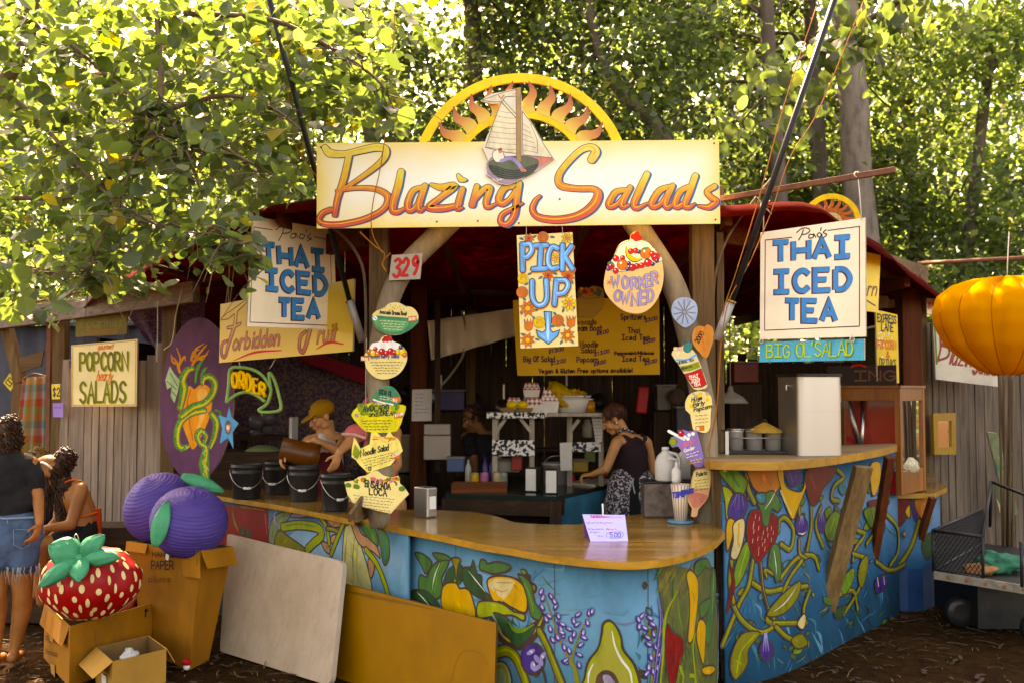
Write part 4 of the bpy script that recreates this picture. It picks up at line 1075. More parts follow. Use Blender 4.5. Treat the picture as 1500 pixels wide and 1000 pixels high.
def gradz(name, stops, y0, y1, Y):
    """paint blended from the lower edge to the upper edge of the lettering"""
    if name in _M: return _M[name]
    m, nt, b = _new(name); za = at(750, y0, Y).z; zb = at(750, y1, Y).z
    tc = N_(nt, 'ShaderNodeTexCoord'); sp = N_(nt, 'ShaderNodeSeparateXYZ'); K_(nt, tc.outputs['Object'], sp.inputs[0])
    mr = N_(nt, 'ShaderNodeMapRange'); mr.inputs[1].default_value = za; mr.inputs[2].default_value = zb; K_(nt, sp.outputs[2], mr.inputs[0])
    n = N_(nt, 'ShaderNodeTexNoise'); n.inputs['Scale'].default_value = 22; K_(nt, tc.outputs['Object'], n.inputs['Vector'])
    ad = N_(nt, 'ShaderNodeMath'); ad.operation = 'MULTIPLY_ADD'; ad.inputs[1].default_value = .35; K_(nt, n.outputs[0], ad.inputs[0])
    sb = N_(nt, 'ShaderNodeMath'); sb.operation = 'SUBTRACT'; sb.inputs[1].default_value = .17; K_(nt, mr.outputs[0], sb.inputs[0]); K_(nt, sb.outputs[0], ad.inputs[2])
    r = _ramp(nt, ad.outputs[0], stops); K_(nt, r.outputs[0], b.inputs['Base Color']); b.inputs['Roughness'].default_value = .45
    _M[name] = m; return m
def sign(name, label, quad, Y1, Y2, m, th=.016, cat='sign', group=None, side=None, top=True, parent=None):
    """quad: photo corners tl, tr, br, bl; Y1 and Y2 the distances of its two upright edges"""
    S = board_plane(quad[0], quad[1], quad[3], Y1, Y2)
    L = [S.hit(*q) for q in quad]; mb = MB(); mb.plate([S.pt(a, b) for a, b in L],-S.n * th,0,1)
    o = mb.build(name,[m, side or S_SIDE], parent,.0015)
    if top: tag(o, label, cat, group)
    return o, S, Paint(S)
def frontal(Y, yaw=0.0, px=750, py=400):
    return Flat(at(px, py, Y),(math.cos(yaw), math.sin(yaw),0),(0,0,1))
def cutout(name, label, pts, Y, m, th=.012, yaw=0.0, cat='sign', group=None, smooth=4, parent=None, tilt=None):
    S = frontal(Y, yaw, sum(p[0] for p in pts) / len(pts), sum(p[1] for p in pts) / len(pts))
    L = [S.hit(*p) for p in pts]
    if smooth: L = [(q.x, q.y) for q in catmull(L, smooth, True)]
    mb = MB(); mb.plate([S.pt(a, b) for a, b in L],-S.n * th,0,1); o = mb.build(name,[m, S_SIDE], parent)
    if label: tag(o, label, cat, group)
    return o, S, Paint(S)
def strings(par, pairs, r=.003, m=None, name='hanging_string'):
    for a, b in pairs:
        mb = MB(); mb.tube([a, V(a).lerp(V(b),.5) + V((.002,0,0)), b], r,5); mb.build(name, m or STRING, par)
def scribble(P, p, right, width, h, n, m, wd=.0035):
    """a line of writing too small to read in the photograph"""
    r = V(right).normalized(); u = V((r.y,-r.x)); x = 0
    while x < width:
        L = U(2.2,6); L = min(L, width - x); k = max(2, int(L / 1.3)); q = []
        for i in range(k + 1): q.append((p[0] + r.x * (x + L * i / k) + u.x * (h * U(-.1,.6)), p[1] + r.y * (x + L * i / k) + u.y * (h * U(-.1,.6))))
        P.stroke(q, wd, m, True,0, False); x += L + 1.5
# --- the big shop sign with sun arch and sailboat
YM = 6.1; zM = zf(440,90,2.344)
MS = thing('shop_sign', 'long yellow Blazing Salads sign with painted sun arch and sailboat above the counter', 'sign', at(758,330, YM))
SM = Flat(at(464,335, YM), at(1055,328, YM) - at(464,335, YM),(0,0,1))
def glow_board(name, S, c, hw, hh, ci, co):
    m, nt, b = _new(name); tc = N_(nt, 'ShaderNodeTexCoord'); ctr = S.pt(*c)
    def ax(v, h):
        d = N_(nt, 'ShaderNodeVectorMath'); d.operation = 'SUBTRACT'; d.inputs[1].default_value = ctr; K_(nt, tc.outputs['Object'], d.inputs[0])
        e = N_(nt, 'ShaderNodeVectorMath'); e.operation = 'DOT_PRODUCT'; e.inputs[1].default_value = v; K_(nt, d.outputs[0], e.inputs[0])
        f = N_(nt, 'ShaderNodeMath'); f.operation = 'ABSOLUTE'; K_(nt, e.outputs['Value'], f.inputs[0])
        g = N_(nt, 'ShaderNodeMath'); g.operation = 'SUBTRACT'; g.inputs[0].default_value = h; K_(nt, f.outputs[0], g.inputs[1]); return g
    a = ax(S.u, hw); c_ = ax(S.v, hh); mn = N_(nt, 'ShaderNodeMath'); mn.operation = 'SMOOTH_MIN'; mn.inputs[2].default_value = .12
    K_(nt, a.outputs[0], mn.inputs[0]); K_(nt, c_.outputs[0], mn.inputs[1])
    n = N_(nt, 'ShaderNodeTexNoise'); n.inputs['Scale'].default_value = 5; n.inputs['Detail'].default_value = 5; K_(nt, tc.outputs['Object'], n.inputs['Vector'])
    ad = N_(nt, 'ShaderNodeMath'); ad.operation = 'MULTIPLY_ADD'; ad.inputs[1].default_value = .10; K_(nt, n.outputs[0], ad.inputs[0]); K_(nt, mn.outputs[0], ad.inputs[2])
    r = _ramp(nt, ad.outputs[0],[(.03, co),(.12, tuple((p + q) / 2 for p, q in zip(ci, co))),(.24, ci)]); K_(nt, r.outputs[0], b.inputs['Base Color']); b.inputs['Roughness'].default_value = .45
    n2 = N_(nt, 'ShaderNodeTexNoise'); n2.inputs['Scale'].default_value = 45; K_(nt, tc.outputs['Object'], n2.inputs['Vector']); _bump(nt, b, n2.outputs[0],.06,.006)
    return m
LM = [SM.hit(*q) for q in ((464,210),(1053,205),(1055,328),(464,335))]
cm = (sum(p[0] for p in LM) / 4, sum(p[1] for p in LM) / 4)
mb = MB(); mb.plate([SM.pt(a, b) for a, b in LM],-SM.n * .02,0,1)
bdM = mb.build('board',[glow_board('airbrushed yellow board with flare glow', SM, cm,1.235,.26,(.9,.86,.68),(.88,.62,.12)), S_SIDE], MS,.002)  # airbrushed yellow edge; the paler centre has flare glow painted in
G_BIG = gradz('flame lettering tall',[(.12,(.66,.06,.012)),(.42,(.74,.17,.012)),(.72,(.75,.42,.02)),(.95,(.78,.62,.10))],330,212, YM)
G_SML = gradz('flame lettering small',[(.05,(.66,.06,.012)),(.35,(.74,.18,.012)),(.7,(.75,.42,.02)),(.95,(.78,.60,.06))],310,255, YM)
P = Paint(SM)
PXM = YM / FPX / 2.344
big = [([(84,297),(102,316),(150,319),(210,306),(262,296),(292,304),(286,336),(240,377),(160,432),(128,446)],[18,24,18,20,22,22,18,15,11,8]),([(168,320),(150,400),(128,470),(118,528)],[18,20,17,15]),
       ([(125,446),(190,436),(260,440),(300,465),(284,508),(222,542),(142,560),(86,560),(64,546),(76,522),(104,510)],[9,13,16,20,16,17,17,16,14,15,16]),
       ([(1000,338),(1014,312),(998,296),(960,308),(910,358),(886,398),(896,428),(950,438),(1008,440),(1022,462),(1000,502),(950,533),(880,545),(818,536),(796,510),(806,480),(822,464)],[24,26,20,18,18,20,22,18,18,26,28,24,22,20,16,14,9])]
sml = [([(346,380),(336,430),(321,480),(318,512),(334,518),(362,504)],[16,18,18,17,13,6]),([(420,432),(387,446),(369,488),(374,513),(396,500),(424,442)],[10,14,16,14,11,10]),([(428,428),(408,488),(410,512),(428,504)],[14,17,14,6]),
       ([(450,424),(482,434),(526,430),(482,468),(442,502),(482,506),(522,500),(552,488)],[8,16,18,14,16,18,14,6]),([(556,440),(545,480),(540,506),(556,504)],[14,16,14,6]),([(542,392),(552,406),(566,408)],[8,14,8]),
       ([(606,430),(590,494)],[13,16]),([(592,486),(628,442),(650,438),(638,482),(644,502),(676,488)],[9,14,16,15,12,5]),([(738,430),(702,436),(682,470),(692,490),(720,472),(746,430)],[10,15,17,15,11,10]),
       ([(752,420),(742,480),(734,530),(710,560),(687,553),(694,526),(730,506),(762,488)],[14,16,16,14,12,12,10,5]),
       ([(1116,442),(1082,451),(1060,488),(1066,500),(1090,488),(1124,446)],[10,15,16,14,10,10]),([(1132,434),(1108,480),(1106,501),(1128,494)],[13,16,13,5]),([(1190,388),(1166,440),(1146,488),(1155,505),(1192,488)],[15,17,17,13,5]),
       ([(1266,430),(1232,446),(1206,488),(1215,501),(1240,486),(1270,436)],[10,15,16,13,10,10]),([(1278,428),(1254,482),(1260,503),(1280,490)],[13,15,13,5]),([(1332,430),(1302,450),(1286,488),(1295,501),(1320,482),(1342,440)],[10,15,16,13,10,10]),
       ([(1356,394),(1336,450),(1320,494),(1334,502),(1354,490)],[15,16,15,12,5]),([(1422,430),(1396,448),(1410,468),(1426,482),(1402,502),(1368,498)],[13,13,14,16,14,7])]
SHD = paint('blue lettering shadow',(.03,.17,.36)); SH2 = paint('grey lettering shadow',(.16,.13,.16))
for (grp, g, hl) in ((big, G_BIG,1),(sml, G_SML,1)):
    for pts, wd in grp:
        W = [q * PXM * (1.42 if grp is sml else 1.14) for q in wd]
        P.stroke(zM([(x + 6, y + 2.5) for x, y in pts]),[q + .002 for q in W], SHD if grp is sml or pts[0][0] > 900 else SH2)
    for pts, wd in grp:
        W = [q * PXM * (1.42 if grp is sml else 1.14) for q in wd]; P.stroke(zM(pts),[q + .008 for q in W], INK)
    for pts, wd in grp:
        W = [q * PXM * (1.42 if grp is sml else 1.14) for q in wd]; P.stroke(zM(pts), W, g)
        P.stroke(zM([(x - 2, y - 3) for x, y in pts]),[0] + [q * .16 for q in W[1:-1]] + [0], S_YLW, cap=False)
P.build('lettering', bdM)
mb = MB()
for (x, y) in ((470,216),(1046,210),(470,329),(1048,322),(760,327),(760,213),(700,324),(820,292),(640,325)):
    c = at(x, y, YM - .001); mb.lathe([(.0,0),(.006,0),(.005,.003),(0,.003)], c,8, Matrix.Rotation(PI / 2,3, 'X'))
mb.build('screw', mat('dark screw head',(.08,.06,.05),.5,.3), bdM)
Sa = Flat(at(763,266, YM + .012),(1,0,0),(0,0,1)); ca = Sa.hit(763,266); kpx = (YM + .012) / FPX
ARCH_Y = mat('sun arch yellow',(.84,.60,.13),.5,.2,8)
def ring(S, c, r0, r1, a0, a1, th, n, name, m, par):
    o = [S.pt(c[0] + r1 * math.cos(a), c[1] + r1 * math.sin(a)) for a in (a0 + (a1 - a0) * k / n for k in range(n + 1))]
    i = [S.pt(c[0] + r0 * math.cos(a), c[1] + r0 * math.sin(a)) for a in (a0 + (a1 - a0) * k / n for k in range(n + 1))]
    mb = MB(); mb.plate(o + i[::-1],-S.n * th); return mb.build(name, m, par,.002)
arch = ring(Sa, ca,148.5 * kpx,162 * kpx,.34, PI - .34,.018,40, 'sun_arch', ARCH_Y, MS)
ring(Sa, ca,96 * kpx,107 * kpx,.55, PI - .55,.016,30, 'sun_disc', ARCH_Y, arch)
za_, zb_ = Sa.pt(0,0).z + 100 * kpx, Sa.pt(0,0).z + 152 * kpx
def flame_mat():
    m, nt, b = _new('flame ray paint'); tc = N_(nt, 'ShaderNodeTexCoord')
    d = N_(nt, 'ShaderNodeVectorMath'); d.operation = 'DISTANCE'; d.inputs[1].default_value = Sa.pt(*ca); K_(nt, tc.outputs['Object'], d.inputs[0])
    mr = N_(nt, 'ShaderNodeMapRange'); mr.inputs[1].default_value = 103 * kpx; mr.inputs[2].default_value = 152 * kpx; K_(nt, d.outputs['Value'], mr.inputs[0])
    r = _ramp(nt, mr.outputs[0],[(.1,(.75,.48,.05)),(.45,(.64,.24,.03)),(.9,(.42,.06,.02))]); K_(nt, r.outputs[0], b.inputs['Base Color']); b.inputs['Roughness'].default_value = .5; return m
FM = flame_mat()
for k in range(12):
    a = math.radians(22 + 136 * k / 11); r0, r1 = 104 * kpx,151 * kpx; dr = V((math.cos(a), math.sin(a))); tn = V((-dr.y, dr.x)); sg = 1 if k < 6 else -1
    mid = []; 
    l = []; r = []
    for t in (0,.1,.22,.38,.55,.72,.88,1):
        wv = math.sin(t * 7.5) * .02 * (t ** .4) * sg; hw = (.047 * math.sin(min(t * 4.5 + .9, PI / 2)) * (1 - t) ** .75 + .002)
        c = V(ca) + dr * (r0 + (r1 - r0) * t) + tn * wv; l.append(c + tn * hw); r.append(c - tn * hw)
    q = catmull([(p.x, p.y) for p in l],3) + catmull([(p.x, p.y) for p in r],3)[::-1][1:]
    mb = MB(); mb.plate([Sa.pt(p.x, p.y,.002) for p in q],-Sa.n * .012); fo = mb.build('flame_ray', FM, arch)
boat, SBt, P = cutout('sailboat', None, zM((618,136),(655,112),(700,104),(757,89),(762,165),(800,218),(835,280),(872,335),(832,362),(792,388),(742,414),(712,426),(680,420),(655,400),(638,390),(648,348),(626,298),(640,260),(662,215),(690,146),(655,146)), YM - .02, mat('pale sail board',(.72,.66,.52),.5,.1,7),.016, smooth=0, parent=MS)
SAIL = paint('sail cream',(.74,.66,.47)); BL = paint('pencil brown',(.14,.09,.07)); HUL = paint('hull grey green',(.12,.14,.085)); HU2 = paint('hull dark',(.045,.05,.04)); WAT = paint('lilac water',(.36,.25,.30))
P.fill(zM((640,350),(655,330),(850,318),(868,336),(790,386),(742,412),(712,424),(682,418),(642,388)), WAT, True,0)
P.fill(zM((770,345),(835,330),(866,338),(820,360),(790,380)), S_PNK, True,3)
for k in range(9): P.stroke(zM((660 + k * 12,405 - k * 2),(672 + k * 14,412 - k * 4),(690 + k * 16,404 - k * 6)),.004, random.choice([S_WHT, S_LIL, BL]))
P.fill(zM((636,296),(662,215),(694,130),(742,185),(745,318),(700,312)), SAIL, True,0, BL,.004)
for k in range(8): y = 170 + k * 18; P.stroke(zM((680 - k * 6, y),(710, y + 7),(742, y + 8)),.0022, BL)
P.fill(zM((762,172),(800,222),(838,290),(866,332),(764,322)), SAIL, True,0, BL,.004)
for k in range(6): P.stroke(zM((764,215 + k * 18),(785 + k * 6,230 + k * 17)),.0022, BL)
P.stroke(zM((790,215),(812,270),(815,318)),.003, BL)
P.fill(zM((624,134),(690,110),(752,94),(754,120),(705,122),(690,140),(655,140)), SAIL, True,0, BL,.004); P.stroke(zM((680,118),(690,128),(700,116)),.005, S_RED); P.stroke(zM((738,100),(744,108),(736,112)),.004, S_RED); P.stroke(zM((690,140),(745,200)),.005, BL)
P.fill(zM((648,350),(690,332),(760,326),(812,338),(815,360),(790,388),(742,404),(690,402),(658,382)), HUL, True,3, BL,.005)
P.fill(zM((652,356),(735,375),(814,352),(790,388),(742,404),(690,402),(658,382)), HU2, True,3)
for k in range(4): P.stroke(zM((660,362 + k * 9),(735,380 + k * 7),(806,358 + k * 8)),.003, HUL)
P.fill(zM((740,92),(757,90),(759,346),(742,346)), paint('mast brown',(.38,.24,.12)), True,0, BL,.003)
P.fill(zM((664,310),(690,305),(700,335),(675,348),(660,330)), S_CRM, True,3, BL,.004); P.dot(zM((686,310))[0],3, S_PNK, True,8); P.stroke(zM((682,304),(690,302)),.012, BL)
P.stroke(zM((690,342),(722,334),(748,352),(762,374)),.022, S_LIL); P.stroke(zM((756,368),(772,376)),.016, S_PNK)
P.build('boat_painting', boat)
# --- two hanging tea signs
def tea_sign(label, quad, Y1, Y2, rows, pao, bord, lw):
    o, S, P = sign('hanging_sign', label, quad, Y1, Y2, S_CRM,.014, group=None)
    for seg in bord: P.stroke(seg,.0055, MAROON, True,0, False)
    for (t, p, h, cw, r, sl) in rows:
        P.text(t,(p[0] - 1.4, p[1] + .6), h, cw, lw * 1.22, MAROON, r, None, True, sl,0,.34, cap=False)
    for (t, p, h, cw, r, sl) in rows: P.text(t, p, h, cw, lw, S_BLUE, r, None, True, sl,0,.34, cap=False)
    for q in pao: P.stroke(q,.0065, INK)
    P.build('lettering', o); return o, S
TEA_R, S_TR = tea_sign('cream Thai Iced Tea sign hanging above the steel urn',((1114,341),(1267,319),(1268,493),(1113,497)),6.05,5.6,
    [('THAI',(1133,384),28,22.5,(124,-10),.0),('ICED',(1134,428),30,22.5,(124,-5),0),('TEA',(1151,469),29,20,(124,2),0)],
    [[(1177,337),(1174,345),(1170,352)],[(1167,341),(1175,335),(1184,335),(1186,339),(1181,343),(1175,344)],[(1191,344),(1186,344),(1185,349),(1191,348),(1192,343),(1195,348)],[(1200,341),(1197,345),(1201,348),(1204,344),(1200,341)],[(1203,334),(1202,338)],[(1210,337),(1206,341),(1211,344),(1206,349)]],
    [[(1160,348),(1121,352),(1120,484)],[(1120,484),(1259,478)],[(1259,478),(1259,332),(1212,338)]],.031)
def knot(par, a, r=.012):
    mb = MB()
    for k in range(3):
        q = [V(a) + V((math.cos(t + k) * r, math.sin(t * 2) * .005, math.sin(t + k) * r * 1.2)) for t in np.linspace(0,5.5,10)]; mb.tube(q,.003,5)
    mb.build('knot', STRING, par)
strings(TEA_R,[(at(1118,300,6.0), at(1118,343,6.03)),(at(1256,252,5.75), at(1262,322,5.6))]); knot(TEA_R, at(1118,302,5.98),.016); knot(TEA_R, at(1255,256,5.73),.014)
for d in ((-8,-12),(12,12),(10,-8)):
    strings(TEA_R,[(at(1118,302,5.97), at(1118 + d[0],302 + d[1],5.95))])
TEA_L, S_TL = tea_sign('cream Thai Iced Tea sign half behind hazel leaves over the yellow fruit sign',((371,317),(489,337),(494,483),(362,478)),6.3,6.9,
    [('THAI',(386,384),27,18,(92,12),-.05),('ICED',(390,422),27,18,(92,10),-.03),('TEA',(409,464),25,16,(92,4),0)],
    [[(416,333),(413,343),(408,353)],[(404,337),(414,330),(425,333),(426,339),(420,342),(414,342)],[(432,343),(427,343),(426,349),(432,348),(433,342),(436,349)],[(441,343),(438,348),(443,350),(446,345),(441,343)],[(449,337),(448,341)],[(455,343),(450,348),(456,350),(450,353)]],
    [[(399,337),(372,333),(366,472)],[(366,472),(488,477)],[(488,477),(483,352),(460,347)]],.036)
strings(TEA_L,[(at(376,240,6.3), at(376,320,6.3)),(at(486,345,6.85), at(484,326,6.75))])
# --- turquoise board under the tea sign
o, S, P = sign('hanging_sign', "small turquoise Big Ol' Salad board tied under the tea sign",((1113,501),(1266,496),(1266,527),(1112,530)),6.05,5.62, paint('turquoise board',(.045,.34,.44)),.014)
for q, mm, ww in (((1123.5,523.5), S_GRN,.012),((1123,523), paint('yellow green lettering',(.42,.52,.06)),.008)):
    P.text("BIG", q,18,9.5, ww, mm,(150,-3), None, True,0,.03,.25); P.text("OL'SALAD",(q[0] + 43, q[1] - 1.2),20,10, ww, mm,(150,-3), None, True,0,.05,.16)
P.build('lettering', o); strings(o,[(at(1116,496,6.03), at(1116,504,6.03)),(at(1248,490,5.65), at(1248,502,5.65))],.004); knot(o, at(1248,497,5.64),.012); knot(o, at(1115,500,6.02),.010)
for c in ((1262,499),(1262,524)): P2 = 0
# --- pick up sign
PU, S, P = sign('hanging_sign', 'flowery cream Pick Up sign with blue arrow hanging from the yellow sign',((757,345),(838.5,340.5),(847,506.5),(762.5,510)),6.12,6.12, mat('flowered cream board',(.80,.64,.31),.5,.1,8),.012)
zp = zf(740,330,5)
def flower(x, y, r, m, c, n=8):
    cx, cy = zp((x, y))[0]; r /= 5
    for k in range(n):
        a = 2 * PI * k / n + .3; d = (math.cos(a), math.sin(a)); t = (-d[1], d[0])
        P.fill([(cx + d[0] * r * .15, cy + d[1] * r * .15),(cx + d[0] * r * .55 + t[0] * r * .22, cy + d[1] * r * .55 + t[1] * r * .22),(cx + d[0] * r, cy + d[1] * r),(cx + d[0] * r * .55 - t[0] * r * .22, cy + d[1] * r * .55 - t[1] * r * .22)], m, True,0, BL,.0022)
    P.dot((cx, cy), r * .27, c, True,9)
def rose(x, y, r, m):
    cx, cy = zp((x, y))[0]; r /= 5; P.dot((cx, cy), r * 1.06, BL, True,14); P.dot((cx, cy), r, m, True,14)
    for f in (.75,.5,.25): P.stroke([(cx + r * f * math.cos(a), cy + r * f * math.sin(a)) for a in np.linspace(f * 5, f * 5 + 4.6,8)],.0025, BL, True,0)
def leaf2(x, y, a, L=34):
    cx, cy = zp((x, y))[0]; L /= 5; d = (math.cos(a), math.sin(a)); t = (-d[1], d[0])
    P.fill([(cx - d[0] * L * .5, cy - d[1] * L * .5),(cx + t[0] * L * .24, cy + t[1] * L * .24),(cx + d[0] * L * .55, cy + d[1] * L * .55),(cx - t[0] * L * .24, cy - t[1] * L * .24)], S_TEA, True,4, BL,.0022)
for q in ((120,100,.3),(215,85,-.6),(345,88,.1),(180,357,-.4),(258,385,-.6),(365,355,.3),(490,415,1.2),(155,432,-.5),(140,540,.7),(120,640,1.5),(225,622,.2),(445,520,-.5),(425,625,-1.2),(500,600,1.0),(210,680,1),(365,650,.9),(425,730,.8),(350,740,-.3),(500,690,-1),(130,800,.5),(235,835,.3),(412,855,-1),(490,850,1),(485,375,.8),(475,100,.2),(240,170,-.5)): leaf2(*q)
flower(175,98,42, S_ORA, S_RED); rose(277,88,40, S_ORA); flower(455,95,48, S_YLW, S_PNK); flower(375,240,44, S_YLW, S_PNK); rose(130,392,38, S_YLW); flower(315,370,46, S_ORA, S_RED); flower(462,375,56, S_ORA, S_RED)
rose(125,492,42, S_ORA); flower(165,610,66, S_ORA, S_YLW); flower(470,575,62, S_YLW, S_PNK); rose(250,712,42, S_YLW); rose(385,700,44, S_ORA); flower(165,840,58, S_ORA, S_YLW); flower(458,805,56, S_ORA, S_YLW)
for (x, y) in ((170,735),(480,710)):
    P.fill(zp((x - 30, y - 45),(x - 15, y - 15),(x - 8, y - 50),(x + 5, y - 15),(x + 18, y - 50),(x + 20, y - 15),(x + 36, y - 45),(x + 28, y + 25),(x, y + 42),(x - 26, y + 25)), S_ORA, True,0, BL,.003)
def bubble(pts, w, sm=5):
    P.stroke(zp([(x + 3, y + 6) for x, y in pts]), w + .012, S_PNK if False else S_ORA, True, sm); P.stroke(zp(pts), w + .010, INK, True, sm); 
def bubble2(pts, w, sm=5): P.stroke(zp(pts), w, S_LB, True, sm); P.stroke(zp([(x - 4, y - 4) for x, y in pts]),[w * .1, w * .36, w * .1], S_PB, True, sm)
BW = .028
let = [([(125,140),(128,330)],0),([(130,145),(180,140),(195,185),(165,230),(135,235)],5),([(220,150),(305,148)],0),([(262,150),(252,318)],0),([(205,322),(295,318)],0),([(382,170),(345,160),(318,210),(315,280),(340,318),(382,310)],5),([(420,145),(418,325)],0),([(485,155),(430,235)],0),([(440,235),(492,320)],0),
       ([(197,410),(200,530),(235,585),(280,580),(305,530),(300,405)],5),([(375,400),(360,580)],0),([(380,405),(440,405),(460,445),(430,495),(375,505)],5)]
for pts, sm in let: bubble(pts, BW, sm)
for pts, sm in let: bubble2(pts, BW, sm)
P.fill(zp((285,632),(342,636),(332,765),(348,785),(400,765),(385,810),(318,868),(240,815),(225,765),(275,785),(300,765)), S_LB, True,0, INK,.005); P.stroke(zp((312,645),(312,790),(315,840)),[.006,.018,.008], S_PB); P.stroke(zp((245,790),(290,825)),[.003,.01,.003], S_PB)
P.build('lettering', PU); strings(PU,[(at(771,332,6.11), at(770,347,6.12)),(at(823,330,6.11), at(824,344,6.12))],.0018)
# --- worker owned sundae board
WO, S, P = cutout('shaped_sign', 'egg shaped Worker Owned sundae sign fixed to the log brace', zp((723,440),(728,380),(745,310),(790,240),(830,150),(870,118),(912,106),(920,70),(955,48),(990,72),(998,106),(1050,125),(1085,165),(1120,215),(1148,265),(1160,360),(1150,450),(1115,540),(1060,610),(990,645),(910,642),(840,610),(775,550),(735,490)),6.27, mat('peach sundae board',(.74,.48,.24),.5,.08,8),.014,0.05)
P.fill(zp((742,322),(790,242),(830,152),(870,120),(912,108),(998,108),(1050,127),(1083,165),(1118,215),(1146,262),(1000,310),(860,335)), S_CRM, True,3); P.stroke(zp((742,325),(860,338),(1000,312),(1148,262)),.004, BL)
P.stroke(zp((800,240),(835,155),(912,110)),.004, INK); P.stroke(zp((998,110),(1052,130),(1085,170)),.004, INK)
def fruit(x, y, r, m, P=None, z=None, hl=True):
    c = z((x, y))[0]; P.dot(c, r * 1.12, INK, True,12); P.dot(c, r, m, True,12)
    if hl: P.dot((c[0] - r * .3, c[1] - r * .35), r * .25, S_WHT, True,6)
for q in ((940,85),(965,70),(958,100),(980,95)): fruit(q[0], q[1],4, S_RED, P, zp, False)
P.stroke(zp((885,160),(900,220),(945,255),(1000,250)),[.008,.03,.034,.012], INK); P.stroke(zp((886,162),(902,220),(945,252),(998,248)),[.004,.022,.026,.006], S_YLW)
for (x, y, r, m) in ((810,245,4.5, S_RED),(860,240,3.5, S_RED),(775,300,5, S_RED),(858,290,7.5, S_ORA),(905,280,3, paint('berry blue',(.03,.03,.12))),(930,310,5, S_RED),(895,322,3, paint('berry blue',(.03,.03,.12))),(965,300,4, S_RED),(1000,295,4, S_RED),(1045,275,5.5, S_RED),(1100,235,6, S_RED),(1110,262,3, paint('berry blue',(.03,.03,.12))),(1080,285,3, paint('berry blue',(.03,.03,.12))),(1030,205,8, S_ORA),(955,188,4, S_RED),(920,192,4, S_RED),(978,195,3, paint('berry blue',(.03,.03,.12))),(755,322,2.6, paint('berry blue',(.03,.03,.12))),(810,335,4, S_RED),(1075,210,4, S_RED)): fruit(x, y, r, m, P, zp)
P.stroke(zp((1015,170),(1030,175),(1045,165)),.012, S_GRN); P.stroke(zp((755,280),(775,270),(790,285)),.012, S_GRN); P.stroke(zp((950,180),(965,160),(968,145)),.003, INK)
for c, q in zip('WORKER',((782,455,74),(860,465,84),(925,470,82),(985,465,84),(1035,448,84),(1075,430,84))):
    p = zp((q[0], q[1]))[0]
    for (ww, mm) in ((.0165, INK),(.0125, S_LIL)): P.text(c, p, q[2] / 5,8.6, ww, mm,(1,-.16),(-.05,-1), True)
for c, q in zip('OWNED',((800,555,74),(850,575,80),(925,590,84),(985,580,94),(1040,560,84))):
    p = zp((q[0], q[1]))[0]
    for (ww, mm) in ((.0165, INK),(.0125, S_LIL)): P.text(c, p, q[2] / 5,8.8, ww, mm,(1,-.1),(.06,-1), True)
for (x, y) in ((762,420),(1110,375)):
    for a in range(5): P.stroke(zp((x, y),(x + 20 * math.cos(a * 1.25), y + 20 * math.sin(a * 1.25))),.005, S_ORA, smooth=0)
P.build('lettering', WO)
# --- ochre menu board deep inside
OCH = mat('ochre menu board',(.56,.33,.012),.5,.12,3)
MN, S, P = sign('menu_board', 'ochre price board with dark lettering hung inside the stall',((751,440),(965.5,435.5),(966.5,548),(758,549.5)),8.6,8.6, OCH,.016, 'menu')
zi = zf(560,320,3.334); DK = paint('dark red lettering',(.05,.014,.012)); PRP = paint('plum price lettering',(.10,.03,.07))
def mline(t, x, y, h, w): P.text(t, zi((x, y))[0], h / 3.334, w / 3.334,.0095, DK,(1,-.01), None, True,0,.03,.3)
def price(t, x, y): P.text(t, zi((x, y))[0],5.2,3.4,.009, PRP,(1,-.22), None, True,.1,.03,.3)
mline('Avocado',940,518,26,12); mline('Dream Boat',925,550,28,12.5); price('$8.00',1045,572); mline('Noodle',968,627,26,13); mline('Salad',972,655,26,13); price('$13.00',1035,670); mline('Popcorn',950,700,26,12.5); price('$8.00',1032,718)
mline("Big Ol' Salad",690,698,26,12.5); price('$12.00',822,716); mline('Ensalada Loca',690,628,22,12); price('$13.00',812,658); mline('Spritzers',1165,495,26,13); price('$3.00',1283,508); mline('Thai',1200,560,26,14); mline('Iced Tea',1170,594,26,14); price('$5.00',1272,612); mline('Peppermint/Hibiscus',1135,664,15,9); mline('Iced Tea',1172,696,24,13.5); price('$5.00',1280,714); mline('Vegan & Gluten Free options available!',765,753,20,11.2)
P.build('lettering', MN)
o, S, P = cutout('bowl_picture', None, zi((955,400),(960,340),(1000,345),(1030,330),(1075,345),(1085,400),(1075,440),(1040,475),(1000,485),(960,480)),8.58, mat('bowl picture tan',(.42,.26,.07),.5,.1),.01, parent=MN)
for k in range(26): fruit(U(958,1072), U(342,375), U(1.5,3.2), random.choice([S_RED, S_GRN, S_ORA, S_YLW, BL]), P, zi, False)
P.stroke(zi((958,385),(1015,392),(1082,384)),.006, BL); P.stroke(zi((962,478),(1020,485),(1075,440)),.004, BL); P.build('bowl_fruit', o)
# --- house number
N3, S, P = sign('number_plate', 'grey board with red number 329 nailed to the log brace',((574,374),(619,371),(615.5,409),(569.5,411)),6.24,6.24, mat('galvanised grey plate',(.33,.28,.22),.5,.25,12),.01)
for (ww, mm) in ((.019, MAROON),(.014, S_RED)):
    P.text('3',(576,406),26,9.5, ww, mm,(1,-.04),(.12,-1)); P.text('2',(588,404),25,9, ww, mm,(1,-.04),(.12,-1)); P.text('9',(602,402),26,9.5, ww, mm,(1,-.04),(.12,-1))
P.build('lettering', N3)
